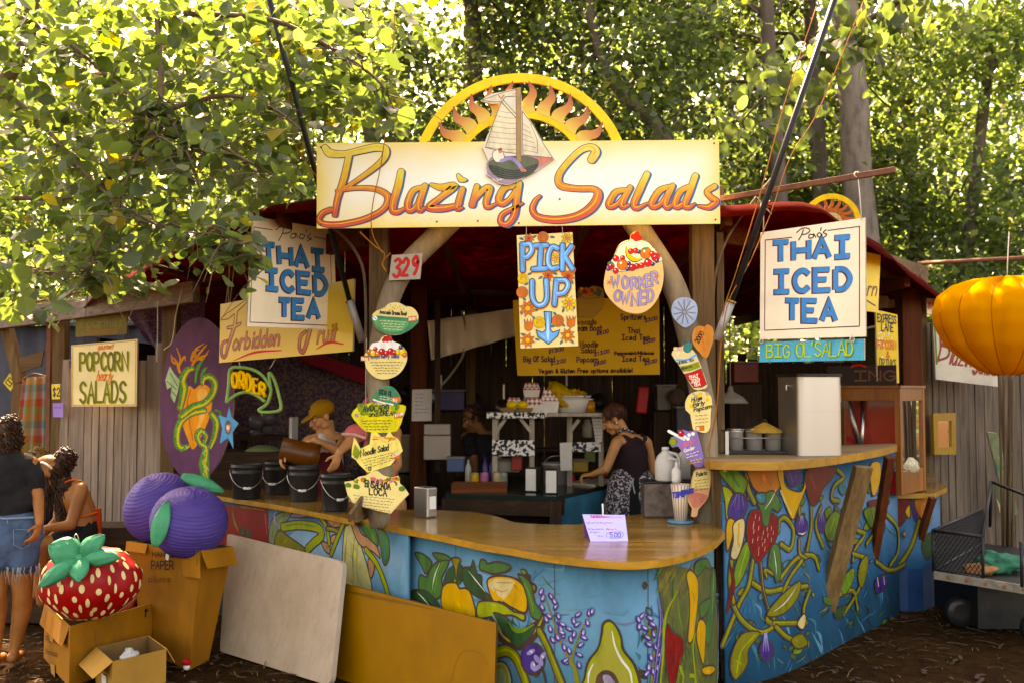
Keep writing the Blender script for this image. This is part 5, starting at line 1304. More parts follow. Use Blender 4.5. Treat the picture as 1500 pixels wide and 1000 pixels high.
# --- forbidden fruit, order arrow, star
z6 = zf(310,310,3.125)
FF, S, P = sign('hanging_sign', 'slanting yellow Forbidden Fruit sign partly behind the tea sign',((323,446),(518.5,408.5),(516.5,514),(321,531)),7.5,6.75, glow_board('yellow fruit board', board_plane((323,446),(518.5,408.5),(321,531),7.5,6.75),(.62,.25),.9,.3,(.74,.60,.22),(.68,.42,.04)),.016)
GF = gradz('flame lettering fruit',[(.1,(.42,.03,.015)),(.4,(.55,.12,.02)),(.75,(.70,.36,.02)),(.95,(.74,.50,.03))],525,440,7.1)
fl_ = [([(50,490),(75,478),(110,452),(158,412)],[.012,.04,.03,.018]),([(112,455),(106,520),(80,600),(62,662),(46,650),(50,605),(72,590)],[.022,.026,.024,.018,.018,.02,.01]),([(74,532),(100,528),(132,512)],[.014,.022,.012]),
       ([(470,470),(450,545),(432,610),(418,642),(402,622),(408,572),(432,548)],[.02,.026,.028,.022,.022,.022,.012]),([(425,480),(470,465),(520,440)],[.02,.03,.014])]
for pts, wd in fl_: P.stroke(z6(pts),[q + .012 for q in wd], INK)
for pts, wd in fl_: P.stroke(z6(pts), wd, GF)
for (ww, mm) in ((.021, INK),(.014, GF)):
    P.text('orbidden', z6((96,632))[0],24,7.6, ww, mm,(260,-28),(.16,-1), True,0,0,.32); P.text('ruit', z6((484,602))[0],26,7.6, ww, mm,(260,-40),(.16,-1), True,0,0,.38)
P.stroke(z6((102,680),(200,643),(320,634)),[.006,.018,.008], S_RED); P.stroke(z6((480,628),(540,598),(604,606)),[.006,.018,.008], S_RED)
P.build('lettering', FF); strings(FF,[(at(335,350,7.4), at(335,444,7.42)),(at(341,350,7.4), at(331,444,7.42)),(at(347,350,7.4), at(337,443,7.42)),(at(505,340,6.8), at(505,411,6.78))],.0025)
YO = 7.25; OA = thing('order_arrow', 'green framed curved arrow sign reading Order in yellow letters', 'sign', at(372,600, YO)); mb = MB()
op = [at(x, y, YO) for x, y in z6((68,872),(78,800),(86,722),(130,712),(190,722),(235,750),(262,790),(272,820),(258,870),(240,890),(218,905),(235,916),(300,912),(318,892),(306,830),(288,770),(266,736),(264,760),(272,820))]
op2 = [at(x, y, YO) for x, y in z6((68,872),(98,846),(140,826),(180,828),(215,845),(246,868))]
mb.tube(catmull(op,5),.0125,8); mb.tube(catmull(op2,5),.0125,8); mb.build('frame', mat('soft green painted frame',(.19,.33,.12),.5,.25,14), OA)
SO = frontal(YO,0,360,560); YW = mat('thick yellow letter',(.85,.50,.01),.4,.15,20)
for c, x, y, a, h in (('O',96,800,.10,66),('R',128,808,.16,76),('D',160,816,.24,74),('E',192,826,.30,66),('R',222,838,.36,58)):
    tm = MB()
    for smo, pl in glyph(c):
        q = [z6((x + gx * 24 - gy * h * .02 + a * 0, y + gx * 24 * a - gy * h))[0] for gx, gy in pl]; q = [at(px, py, YO) for px, py in q]
        tm.tube(catmull(q,4) if smo else q,.014,7)
    tm.build('letter', YW, OA)
strings(OA,[(at(395,540, YO), at(404,524, YO)),(at(352,538, YO), at(350,530, YO))],.003)
ST, S, P = cutout('star_sign', 'blue wooden star with a pink heart beside the purple oval', zf(310,540,4)((102,220),(118,282),(158,318),(122,370),(127,466),(96,402),(48,436),(62,350),(42,268),(88,286)),7.35, paint('star blue',(.06,.30,.50)),.012, smooth=0)
z7 = zf(310,540,4); P.dot(z7((97,340))[0],4.7, BL, True,16,10.5); P.fill(z7((88,320),(97,330),(106,320),(111,340),(98,372),(84,345)), S_PNK, True,4); P.dot(z7((96,342))[0],2.2, S_CRM, True,8,3.6)
P.build('heart', ST)
# --- tall purple oval with papaya and dragon
z4 = zf(0,420,2.941); c0 = z4((848,485))[0]
ov = []
for k in range(16):
    a = 2 * PI * k / 16; x = 158 / 2.941 * math.cos(a); y = 352 / 2.941 * math.sin(a); ov.append((c0[0] + x - .035 * y * -1 * -1, c0[1] + y + .02 * x))
PURP = mat('aubergine board',(.10,.036,.075),.55,.35,7,(1,1,.5),.25,40)
OV, S, P = cutout('oval_painting', 'tall purple oval board painted with a papaya and green dragon', ov,7.75, PURP,.03,-.08, 'painting')
PAP = paint('papaya peach',(.74,.29,.07)); PAL = paint('papaya pale',(.80,.42,.15)); DRG = paint('dragon green',(.06,.22,.04),.5,.4); DRY = paint('dragon belly yellow',(.55,.46,.05)); DRP = paint('dragon pale mint',(.36,.46,.28)); FLM = paint('dragon flame',(.60,.24,.03))
P.fill(z4((790,445),(818,424),(838,438),(866,418),(900,428),(916,472),(908,545),(880,620),(834,700),(806,648),(778,566),(774,486)), PAP, True,4, BL,.006)
P.fill(z4((850,450),(885,440),(895,480),(880,560),(850,620),(860,540)), PAL, True,4); P.stroke(z4((822,440),(808,500),(815,570),(832,660)),.006, paint('papaya crease',(.36,.10,.03)))
def dragon(pts, w):
    w = [q * .78 for q in w]
    P.stroke(z4(pts),[q + .014 for q in w], BL); P.stroke(z4(pts), w, DRG); P.stroke(z4([(x + 4, y + 3) for x, y in pts]),[q * .38 for q in w], DRY)
    L = catmull(z4(pts),7)
    for i, p in enumerate(L):
        if i % 2 == 0: P.dot((p.x - 1.5 + 3 * (i % 4 > 1), p.y - 1.2),.8, DRP if i % 3 else DRY, True,6)
dragon([(888,830),(880,760),(885,690),(862,672),(850,640),(866,618),(888,640),(880,668)],[.06,.10,.05,.04,.045,.045,.04,.02])
dragon([(905,690),(925,640),(932,580),(912,545)],[.03,.055,.06,.05]); dragon([(880,530),(830,540),(785,570),(764,620),(766,676),(790,692),(812,684)],[.05,.06,.06,.06,.06,.05,.03])
dragon([(780,556),(830,518),(880,500),(915,462),(926,415),(905,386),(878,392),(872,415)],[.06,.065,.06,.06,.06,.06,.05,.03]); dragon([(776,520),(792,440),(786,400),(806,360),(830,350)],[.05,.075,.07,.06,.04])
P.stroke(z4((930,530),(950,540),(945,560)),.016, DRG); P.stroke(z4((800,690),(780,705)),.014, DRG)
P.fill(z4((712,400),(732,338),(752,372),(776,400),(768,450),(752,500),(735,470),(740,430),(720,440)), DRP, True,0, BL,.004)
for q in (((720,405),(760,440)),((735,370),(765,425)),((742,450),(760,470))): P.stroke(z4(*q),.008, DRG)
for q in (((775,365),(760,320),(742,300)),((770,345),(778,310),(762,262)),((765,330),(745,322),(738,290)),((776,330),(795,300),(800,318)),((830,335),(850,300),(880,262),(892,250)),((835,320),(870,300),(895,290)),((825,315),(835,280),(860,270)),((850,305),(875,310),(900,272)),((840,300),(845,268),(880,245))): P.stroke(z4(*q),[.022,.016,.006], FLM)
for q in (((842,412),(852,350),(886,302)),((866,384),(880,358),(896,344))): P.stroke(z4(*q),[.012,.03,.004], DRG)
for k in range(14): P.stroke(z4((885 + U(-6,6),700 + k * 9),(870 + U(0,30),716 + k * 9)),.008, random.choice([DRY, DRG, DRP]))
P.build('dragon_painting', OV)
# --- popcorn and salads board on the fence, darker board above it
o, S, P = sign('fence_sign', 'cream Popcorn Hearty Salads sign in olive letters on the grey fence',(z4((308,252))[0], z4((592,225))[0], z4((588,513))[0], z4((310,513))[0]),8.3,8.12, mat('dull cream board',(.72,.60,.34),.5,.15,3),.02)
for (t, p, h, cw) in (('POPCORN',(345,358),74,24),('SALADS',(345,496),88,27)):
    for ww, mm, dd in ((.024, paint('lime lettering shadow',(.35,.34,.03)),3),(.021, S_OLV,0)): P.text(t, z4((p[0] + dd, p[1] + dd))[0], h / 2.941, cw / 2.941, ww, mm,(280,-3), None, True,0,.02,.26)
P.text('hearty', z4((416,402))[0],15,3.6,.010, S_ORA,(280,6), None, True,.25,.02,.2); P.text('gourmet', z4((420,270))[0],8,3,.007, S_ORA,(280,-18), None, True,.2,.02,.2)
for seg in (((314,256),(586,231)),((586,231),(583,507)),((583,507),(314,508)),((314,508),(314,256))): P.stroke(z4(*seg),.006, paint('orange board line',(.42,.22,.05)), True,0)
P.build('lettering', o)
o, S, P = sign('fence_sign', 'dark olive board with faded lettering above the popcorn sign',(z4((328,128))[0], z4((546,112))[0], z4((546,204))[0], z4((325,216))[0]),8.45,8.3, mat('dark olive board',(.12,.085,.012),.6,.35,14),.02)
P.text('Gourmet', z4((345,178))[0],13,7.5,.012, S_OLV,(1,-.05), None, True,.1,.03); P.text('Salads', z4((372,206))[0],8,7,.012, paint('rust lettering',(.20,.08,.01)),(1,-.05), None, True,.1,.03); P.build('lettering', o)
o, S, P = sign('number_plate', 'small yellow square plate with a black number on the fence edge',(z4((222,418))[0], z4((259,416))[0], z4((258,482))[0], z4((224,482))[0]),8.55,8.5, mat('yellow plate',(.60,.44,.11),.5,.15,12),.008)
P.text('$2', z4((228,470))[0],12,4.6,.012, INK,(1,-.05)); P.build('lettering', o)
o, S, P = sign('paper_notice', 'small lilac paper notice pinned to the grey fence',(z4((228,500))[0], z4((272,498))[0], z4((272,560))[0], z4((229,560))[0]),8.6,8.55, mat('lilac paper',(.26,.17,.42),.7,.08,10),.004, 'notice')
scribble(P, z4((234,520))[0],(1,0),11,2,3, INK,.004); P.build('lettering', o)
o, S, P = sign('number_plate', 'yellow diamond plate hung beside the plaid cloth',(z4((42,370))[0], z4((72,405))[0], z4((46,448))[0], z4((14,412))[0]),8.9,8.9, mat('yellow plate',(.60,.44,.11),.5,.15,12),.008)
P.stroke(z4((24,410),(42,388),(60,405),(44,428),(24,410)),.008, INK, True,0); P.stroke(z4((36,400),(50,415)),.010, INK, True,0); P.build('lettering', o)
# --- signs at the right end
z9 = zf(1240,260,2.942)
o, S, P = sign('hanging_sign', 'yellow Express Lane Popcorn and Drinks sign by the red post',(z9((126,570))[0], z9((219,592))[0], z9((227,884))[0], z9((134,876))[0]),7.9,8.1, mat('lemon yellow board',(.70,.50,.02),.5,.1,6),.012)
for (t, x, y, h, cw, m_) in (('EXPRESS',134,622,32,9.2, INK),('LANE',150,660,34,10.5, INK),('POPCORN',132,735,36,9.2, S_ORA),('&',170,775,26,14, S_ORA),('DRINKS',142,812,34,9.6, S_OLV),('HERE',158,862,18,8, S_LB)):
    p = z9((x, y))[0]; P.text(t, p, h / 2.942, cw / 2.942,.013, m_,(1,.1), None, True,0,.04,.3)
for k in range(16): P.dot(z9((U(134,215), U(600,870)))[0],1.2, S_WHT, True,7)
P.stroke(z9((148,830),(150,862)),.014, S_LIL); P.stroke(z9((208,830),(208,866)),.014, S_RED); P.build('lettering', o); strings(o,[(at(1286,400,7.9), at(1286,456,7.9))])
o, S, P = sign('hanging_sign', 'yellow board with brown lettering mostly hidden behind the tea sign',((1215,358),(1290,374),(1286,458),(1215,450)),7.3,7.6, S_YEL,.014)
P.text('corn',(1252,432),22,7,.014, BL,(1,.05), None, True,.2); P.stroke([(1245,446),(1262,438),(1282,448)],.012, BL); P.build('lettering', o)
o, S, P = sign('fence_sign', 'white board with brown script leaning on the plank fence by the lantern',(z9((372,612))[0], z9((640,650))[0], z9((652,900))[0], z9((385,868))[0]),8.75,8.95, mat('old white board',(.50,.46,.36),.6,.2,6),.02)
BRS = paint('brown script',(.22,.05,.03))
for q in (((400,665),(405,730),(392,790)),((396,672),(425,672),(430,700),(405,722)),((405,722),(440,735),(435,770),(392,788))): P.stroke(z9(*q),.022, BRS)
P.text('lazing', z9((440,800))[0],30,7.5,.020, BRS,(1,.12), None, True,.25,.02,.3); P.text('Salads', z9((545,840))[0],22,6,.016, BRS,(1,.12), None, True,.25,.02,.3); P.stroke(z9((380,640),(388,800)),.02, P_LGR)
P.build('lettering', o)
o, S, P = sign('number_plate', 'small cream plate with red figures on the post top',(z9((345,520))[0], z9((385,524))[0], z9((386,592))[0], z9((347,588))[0]),8.7,8.75, S_CRM,.01)
P.text('319', z9((350,565))[0],9,2.6,.012, S_RED,(1,.04)); P.build('lettering', o)
# small sun wheel above the right wing
YW2 = 7.9; SW = thing('sun_wheel', 'small wooden sun wheel with orange rays on the roof edge', 'decoration', at(1218,328, YW2)); Sw = Flat(at(1219,326, YW2),(1,0,0),(0,0,1)); k2 = YW2 / FPX
rg = ring(Sw,(0,0),35 * k2,43 * k2,-.15, PI + .15,.02,30, 'ring', mat('weathered sun yellow',(.62,.40,.04),.6,.3,12), SW)
ring(Sw,(0,0),2 * k2,15 * k2,0.0, PI,.016,16, 'hub', mat('sun hub cream',(.40,.32,.16),.7,.5,60), SW)
for k in range(9):
    a = math.radians(12 + 156 * k / 8); d = V((math.cos(a), math.sin(a))); t = V((-d.y, d.x)); l = []; r = []
    for s_ in (0,.3,.6,1): c = d * (15 + 20 * s_) * k2 + t * (math.sin(s_ * 6) * 2.2 * k2); l.append(c + t * 3.4 * k2 * (1 - s_ * .5)); r.append(c - t * 3.4 * k2 * (1 - s_ * .5))
    mb = MB(); mb.plate([Sw.pt(p.x, p.y) for p in catmull([(q.x, q.y) for q in l],3) + catmull([(q.x, q.y) for q in r],3)[::-1]],-Sw.n * .012); mb.build('ray', mat('sun ray rust',(.34,.09,.02),.6,.3,20), SW)
mb = MB(); mb.beam(at(1219,340, YW2 + .03), at(1219,420, YW2 + .05),.03,.05); mb.build('stake', W_OLD('z'), SW)
# ---------------------------------------------------------------- dish shaped menu boards nailed up the two log braces
GL = 'dish shaped menu boards on the log braces'
z7 = zf(310,540,4.0); zr = zf(930,440,3.03)
M_CR = mat('menu cream paint',(.74,.60,.28),.5,.1,12); M_PK = paint('radish pink',(.62,.16,.20)); M_PALE = paint('pale menu yellow',(.76,.62,.22)); BERRY = paint('berry blue',(.03,.03,.12))
def menu(label, pts, Y, m, yaw=0.0, sm=3): return cutout('menu_cutout', label, pts, Y, m,.012, yaw, 'menu sign', GL, sm)
def lines(P, z, x0, y0, w, dy, n, sl=0.0, m=None, wd=.003, shrink=0):
    for k in range(n):
        a = z((x0 + shrink * k, y0 + dy * k),(x0 + w - shrink * k, y0 + dy * k + sl * w)); d = V(a[1]) - V(a[0]); scribble(P, a[0],(d.x, d.y), d.length,2.0,4, m or INK, wd)
def tagp(P, z, x, y, t, rot=-.12): 
    p = z((x, y))[0]; P.fill([(p[0] - 6, p[1] - 3),(p[0] + 6, p[1] - 4.3),(p[0] + 6.3, p[1] + 2.6),(p[0] - 6, p[1] + 4)], S_ORA, True,0, BL,.002); P.text(t,(p[0] - 5, p[1] + 2.2),4,1.8,.0035, S_CRM,(1, rot))
# left brace
o, S, P = menu('avocado shaped menu board with green lower half, topmost on its brace', z6((735,475),(755,455),(790,440),(815,420),(855,417),(885,432),(920,440),(942,465),(946,492),(928,525),(890,552),(850,565),(800,560),(755,535),(738,505)),6.22, M_CR)
P.fill(z6((735,478),(800,480),(942,494),(928,525),(890,552),(850,564),(800,559),(755,534),(738,505)), S_GRN, True,3)
P.fill(z6((745,490),(800,494),(900,506),(880,540),(840,552),(790,545),(755,522)), paint('leaf green panel',(.09,.30,.12)), True,3)
P.text('Avocado Dream Boat', z6((770,468))[0],5.6,1.9,.005, INK,(1,.07), None, True,0,.03,.25); lines(P, z6,770,502,120,12,4,.05, S_CRM,.0028,6); tagp(P, z6,918,492, '$8.00')
for k in range(12): P.dot(z6((U(790,900), U(428,450)))[0],.8, random.choice([S_ORA, BL]), True,6)
P.dot(z6((748,488))[0],3.6, S_WHT, True,10); P.stroke(z6((742,484),(752,492)),.004, INK); P.build('lettering', o)
o, S, P = menu('round bowl menu board heaped with white cream and berries', z6((700,655),(722,625),(735,602),(765,595),(783,572),(812,566),(832,592),(862,605),(882,625),(895,650),(892,685),(872,725),(840,752),(795,766),(750,758),(715,725),(702,690)),6.21, M_CR)
P.fill(z6((728,632),(735,604),(765,597),(785,580),(815,580),(832,594),(862,607),(870,635),(800,650)), S_WHT, True,3)
for (x, y) in ((795,578),(810,572),(804,588),(820,585),(788,588)): fruit(x, y,2.6, S_RED, P, z6, False)
for (x, y, r, m_) in ((722,640,4, S_ORA),(740,645,4.5, S_YLW),(760,650,4, S_ORA),(780,640,4.5, S_RED),(800,648,4, S_RED),(820,638,4.5, S_RED),(838,645,4, S_RED),(855,640,4, S_YLW),(872,640,4.5, S_YLW),(866,620,3, BERRY),(750,628,3, S_RED),(885,655,3.4, S_ORA)): fruit(x, y, r, m_, P, z6)
P.text('Papaya Berry Salad', z6((718,668))[0],5,2.3,.0045, paint('ink blue',(.02,.05,.14)),(1,.0), None, True,0,.03,.22); lines(P, z6,726,690,150,12.5,5,0, INK,.0032,8); tagp(P, z6,702,670, '$8.00',.1); P.build('lettering', o)
o, S, P = menu('small dark green salad menu board with pink rim', z6((740,840),(765,812),(790,798),(815,795),(842,812),(865,850),(862,872),(835,884),(795,886),(752,872),(735,855)),6.2, S_GRN)
P.stroke(z6((742,858),(770,872),(830,882)),[.01,.018,.01], S_WHT); P.stroke(z6((748,866),(790,880),(822,884)),.007, M_PK)
for k in range(14): P.dot(z6((U(760,840), U(805,860)))[0], U(1,2.4), random.choice([P_LGR, S_TEA, P_GRN, S_OLV]), True,7)
P.text('BIG OL', z6((768,830))[0],6,2.8,.006, INK,(1,.2), None, True,.1,.05); lines(P, z6,770,845,60,10,2,.15, S_CRM,.003); tagp(P, z6,845,858, '$12',.3); P.build('lettering', o)
o, S, P = menu('lettuce topped menu board shaped like a yellow bowl', z7((818,268),(850,225),(868,205),(905,208),(940,195),(975,205),(1020,200),(1060,218),(1100,208),(1138,218),(1132,250),(1120,285),(1085,362),(985,373),(902,362),(860,325)),6.17, paint('bowl yellow',(.66,.56,.10)), sm=2)
for k in range(34): P.dot(z7((U(840,1100), U(212,262)))[0], U(2.5,5.5), random.choice([P_LIME, P_LGR, P_LIME, paint('lettuce',(.30,.42,.06))]), True,8, U(2,4), U(0,3))
P.text('AVOCADO', z7((885,250))[0],8,4.4,.0065, INK,(1,-.06), None, True,.1,.05); P.text('and CREAM', z7((920,278))[0],6.5,3.6,.0055, INK,(1,-.06), None, True,.1,.05); lines(P, z7,880,305,180,17,4,-.01, INK,.0042,8); tagp(P, z7,1095,272, '$11.00',-.3); P.dot(z7((850,270))[0],3, S_LIL, True,8); P.build('lettering', o)
o, S, P = menu('noodle salad menu board shaped like a tilted golden dish', z7((835,398),(855,430),(872,466),(925,440),(935,372),(965,368),(1000,402),(1022,392),(1042,362),(1062,392),(1092,408),(1105,430),(1120,480),(1075,528),(1050,562),(985,585),(915,606),(865,560),(845,532),(820,515),(822,460)),6.16, M_PALE, sm=0)
for k in range(16): P.stroke([z7((U(930,1080), U(395,430)))[0], z7((U(930,1080), U(395,430)))[0]],.007, random.choice([S_YLW, S_ORA, P_CRM, M_CR]), smooth=0)
P.text('N', z7((872,514))[0],10,5,.006, INK,(1,-.24)); P.text('oodle Salad', z7((898,506))[0],8.5,3.2,.006, INK,(1,-.24), None, True,.05,.02,.22); lines(P, z7,880,535,195,16,4,-.24, BL,.0036,8); tagp(P, z7,1080,510, '$13.00',-.5); P.fill(z7((825,500),(840,440),(862,470),(872,490),(855,528)), P_LIME, True,0); lines(P, z7,835,505,30,14,2,-.5, INK,.003)
P.text('D', z7((922,592))[0],5,3.4,.006, INK); P.build('lettering', o)
o, S, P = menu('Ensalada Loca menu board shaped like a wide bowl, lowest on its brace', z7((778,660),(835,652),(862,630),(905,622),(935,600),(972,595),(1005,622),(1048,635),(1095,625),(1105,672),(1128,690),(1156,732),(1100,790),(1050,846),(975,830),(900,810),(808,775),(792,720)),6.13, M_CR, sm=0)
for k in range(40): P.dot(z7((U(830,1110), U(640,690)))[0], U(1.5,4), random.choice([P_LIME, S_RED, P_LGR, S_ORA, M_PALE, M_PK, P_GRN]), True,8, U(1.5,3), U(0,3))
for (x, y) in ((800,680),(850,690),(1115,700)): P.dot(z7((x, y))[0],5, P_LGR, True,9,4)
P.fill(z7((790,690),(900,712),(1140,738),(1050,842),(900,806),(812,772)), M_CR, True,0)
P.text('ENSALADA', z7((900,688))[0],9.5,3.9,.0075, INK,(1,.12), None, True,.03,.03,.22); P.text('LOCA', z7((925,735))[0],9.5,5.2,.0075, INK,(1,.08), None, True,0,.03); lines(P, z7,830,740,240,17,5,.1, BL,.0036,10); P.stroke(z7((800,745),(830,790),(880,800)),.008, BL); P.dot(z7((880,780))[0],3, S_LIL, True,8); P.dot(z7((1040,832))[0],1, BL, True,6); P.build('lettering', o)
# right brace
o, S, P = menu('pale blue citrus slice board, highest on the knotty log', zr((162,40),(175,5),(205,-12),(245,-8),(272,15),(278,50),(268,90),(240,115),(218,120),(185,95),(168,70)),6.26, paint('slice blue grey',(.30,.38,.48)))
for k in range(11):
    a = k * .571 + .1; P.stroke(zr((220 + 8 * math.cos(a),52 + 8 * math.sin(a)),(220 + 50 * math.cos(a),52 + 56 * math.sin(a))),.0045, BL, smooth=0); P.stroke(zr((220 + 16 * math.cos(a + .28),52 + 16 * math.sin(a + .28)),(220 + 44 * math.cos(a + .28),52 + 50 * math.sin(a + .28))),[.003,.014,.003], paint('slice pale',(.52,.58,.62)), smooth=0)
P.build('lettering', o)
o, S, P = menu('orange heart shaped board with black lettering below the citrus slice', zr((254,170),(262,130),(285,113),(310,118),(322,108),(345,122),(351,160),(338,210),(316,256),(285,228),(262,200)),6.235, paint('peach orange board',(.60,.24,.08)))
P.text('2000', zr((282,190))[0],6,3.4,.006, INK,(.6,-1),(-1,-.6), True); P.stroke(zr((312,120),(300,160),(312,240)),.006, S_ORA); P.build('lettering', o)
o, S, P = menu('iced tea cup board with red label and whipped top', zr((163,238),(180,215),(205,206),(218,195),(232,183),(255,186),(250,212),(272,238),(300,310),(322,376),(300,392),(262,392),(225,335),(195,285)),6.235, mat('cup cream board',(.70,.60,.34),.5,.1,12), sm=2)
for k in range(14): P.dot(zr((U(170,225), U(208,245)))[0],3, random.choice([S_WHT, M_CR, paint('whip pink',(.70,.42,.34))]), True,8)
P.fill(zr((215,215),(225,185),(255,188),(248,222),(228,230)), S_TEA, True,3, INK,.003); P.stroke(zr((185,262),(230,262),(272,240)),.012, S_LB)
P.fill(zr((200,290),(235,285),(282,270),(290,295),(240,312),(210,314)), P_LIME, True,0); P.fill(zr((218,325),(250,318),(294,300),(318,370),(300,382),(262,386)), S_RED, True,0, INK,.003)
P.text('Hibiscus', zr((205,308))[0],4,2,.0035, INK,(1,-.3)); P.text('THAI', zr((240,348))[0],4.6,2.8,.0045, S_CRM,(1,-.25)); P.text('ICED', zr((250,364))[0],4.6,2.6,.0045, S_CRM,(1,-.2)); P.text('TEA', zr((262,380))[0],4.6,2.6,.0045, S_CRM,(1,-.2)); P.text('HERBAL TEA', zr((190,283))[0],4,2,.0035, INK,(1,-.22)); P.build('lettering', o)
o, S, P = menu('popcorn bag board with yellow kernels on top', zr((224,450),(238,420),(262,405),(292,400),(320,408),(338,425),(342,455),(336,500),(334,560),(316,586),(285,580),(258,570),(246,505),(226,485)),6.235, M_CR, sm=2)
for k in range(26): P.dot(zr((U(232,335), U(412,482)))[0], U(2,3.6), random.choice([M_PALE, M_CR, S_YLW, P_CRM, M_PALE]), True,8)
for t, x, y in (('Huge',252,448),('Party',258,470),('Popcorn',262,492)): P.text(t, zr((x, y))[0],6,3.2,.0055, INK,(1,-.22), None, True,.1,.04)
lines(P, zr,268,512,56,16,3,-.1, BL,.0035); tagp(P, zr,288,566, '$8',0); P.build('lettering', o)
o, S, P = menu('purple smoothie cup board with lime wheel and straw', zr((148,580),(158,573),(196,600),(192,575),(215,572),(240,580),(272,575),(280,592),(292,640),(304,690),(312,715),(296,738),(268,736),(225,690),(192,645),(165,650),(152,630),(162,605),(180,600)),6.225, paint('smoothie purple',(.22,.15,.36)), sm=0)
P.stroke(zr((150,578),(218,614)),.018, S_WHT, smooth=0); P.dot(zr((170,625))[0],6.2, P_LGR, True,14); P.dot(zr((170,625))[0],4.6, P_LIME, True,12); fruit(205,588,4.5, S_RED, P, zr); 
for (x, y) in ((222,605),(240,595),(258,590),(235,612)): fruit(x, y,2.8, S_WHT, P, zr, False)
P.text('HIBISCUS', zr((205,650))[0],5,2.6,.0045, M_PK,(1,-.32)); P.text('Cooler', zr((218,672))[0],5,2.6,.0045, S_CRM,(1,-.32)); lines(P, zr,228,685,56,13,2,-.3, S_CRM,.0035); lines(P, zr,245,712,52,12,2,-.2, S_YLW,.006); P.build('lettering', o)
o, S, P = menu('pink and orange ice lolly shaped board, lowest of the right brace', zr((262,758),(295,745),(330,745),(342,775),(336,815),(325,870),(304,900),(282,925),(276,955),(250,956),(254,922),(236,890),(246,830)),6.2, paint('lolly peach',(.66,.36,.20)), sm=2)
P.fill(zr((262,762),(295,750),(328,750),(338,778),(328,830),(252,830)), M_CR, True,0); P.fill(zr((240,880),(252,850),(320,862),(302,896),(280,915),(258,915)), S_PNK, True,3); P.text('Paleta', zr((272,780))[0],6,2.6,.005, INK,(1,-.2)); lines(P, zr,265,800,58,14,4,-.15, BL,.0035); P.build('lettering', o)
# ---------------------------------------------------------------- things on and around the counters
BLK = mat('black plastic',(.012,.011,.011),.35,.3,8); BLKM = mat('black metal',(.015,.014,.013),.45,.4,12)
STEEL = metal('brushed steel',(.62,.60,.56),.26); STEEL2 = metal('dull steel',(.42,.40,.37),.4); CARD = mat('brown cardboard',(.27,.115,.022),.85,.3,4,(1,1,.5),.1,60); CARD2 = mat('pale cardboard',(.36,.19,.065),.85,.18,5); CARDIN = mat('cardboard inside',(.17,.095,.042),.9,.2,5)
W_IN = mat('white plastic',(.62,.60,.55),.45,.08,8)
# --- flag poles, rusty bar, ropes
def pole(label, a, b, c, d):
    t = thing('flag_pole', label, 'pole', V(d)); mb = MB(); mb.tube([a, V(a).lerp(V(b),.5), b],.018,10); mb.build('shaft', BLKM, t)
    mb = MB(); mb.tube([c, d],.027,12); mb.build('sleeve', mat('galvanised sleeve',(.36,.33,.29),.5,.25,18, metal=.4), t)
    mb = MB(); mb.tube([V(c).lerp(V(b),.2), V(c).lerp(V(b),.2) + (V(c) - V(d)).normalized() * .015],.03,12); mb.build('collar', mat('worn brass',(.35,.2,.05),.4,.3,20, metal=.8), t)
    return t
pole('black pole leaning out over the right tea sign, pale sleeve at its foot', at(1236,-40,5.75), at(1068,452,5.98), at(1071,442,5.98), at(1050,498,6.0))
pole('black pole rising behind the big yellow sign out of hazel leaves', at(384,-40,5.75), at(516,455,6.72), at(512,440,6.68), at(531,500,6.74))
bb = MB(); bb.beam(at(1048,293,6.3), at(1312,249,5.6),.028,.034,0); o = bb.build('rusty_bar', mat('rusty steel',(.15,.065,.04),.7,.4,18), None,.003); tag(o, 'rusty steel bar that carries the tea sign beside the yellow sign', 'bar')
bb = MB(); bb.tube([at(1345,386,9.0), at(1420,382,8.6), at(1540,376,8.2)],.018,8); o = bb.build('rusty_pipe', mat('rusty steel',(.15,.065,.04),.7,.4,18)); tag(o, 'thin rusty pipe running from the corner post above the orange lantern', 'pipe')
def rope(label, pts, r=.003, m=None):
    mb = MB(); mb.tube(catmull(pts,6), r,6); o = mb.build('rope', m or ROPE); return tag(o, label, 'rope')
rope('orange rope running beside the right black pole down to the bar counter',[at(1196,10,5.8), at(1150,150,5.85), at(1112,290,5.92), at(1078,400,5.97), at(1060,455,5.97), at(1054,520,6.0), at(1050,590,6.02), at(1040,650,6.04), at(1040,668,6.04)])
rope('second orange rope, looping down past the pole sleeve',[at(1266,0,5.7), at(1200,160,5.8), at(1158,230,5.85), at(1130,310,5.92), at(1098,385,5.95), at(1068,440,5.95), at(1057,500,5.98), at(1053,560,6.0), at(1047,620,6.02), at(1036,660,6.03)])
rope('thin orange cord hanging down across the letter B of the yellow sign',[at(580,-10,6.0), at(572,120,6.02), at(560,230,6.05), at(546,300,6.06), at(545,340,6.07), at(560,372,6.1)],.003)
rope('orange cord from the black pole to the yellow sign corner',[at(437,-10,6.3), at(422,110,6.32), at(432,210,6.3), at(466,262,6.2)],.003)
rope('knotted orange cord beside the red number plate',[at(527,340,6.15), at(548,360,6.18), at(563,372,6.2), at(560,388,6.2), at(566,398,6.2), at(560,385,6.21), at(572,371,6.2)],.0045)
rope('brown vine cane bent behind the left log brace',[at(490,335,6.5), at(515,360,6.5), at(532,395,6.5), at(536,450,6.5), at(536,520,6.5)],.011, twig_m)
rope('brown vine cane looping beside the right square post',[at(1130,262,6.4), at(1100,300,6.45), at(1068,345,6.5), at(1048,400,6.5), at(1044,470,6.5)],.009, twig_m)
rope('pale string hanging down the front of the left square post',[at(537,495,6.4), at(536,560,6.4), at(536,640,6.4)],.003, STRING)
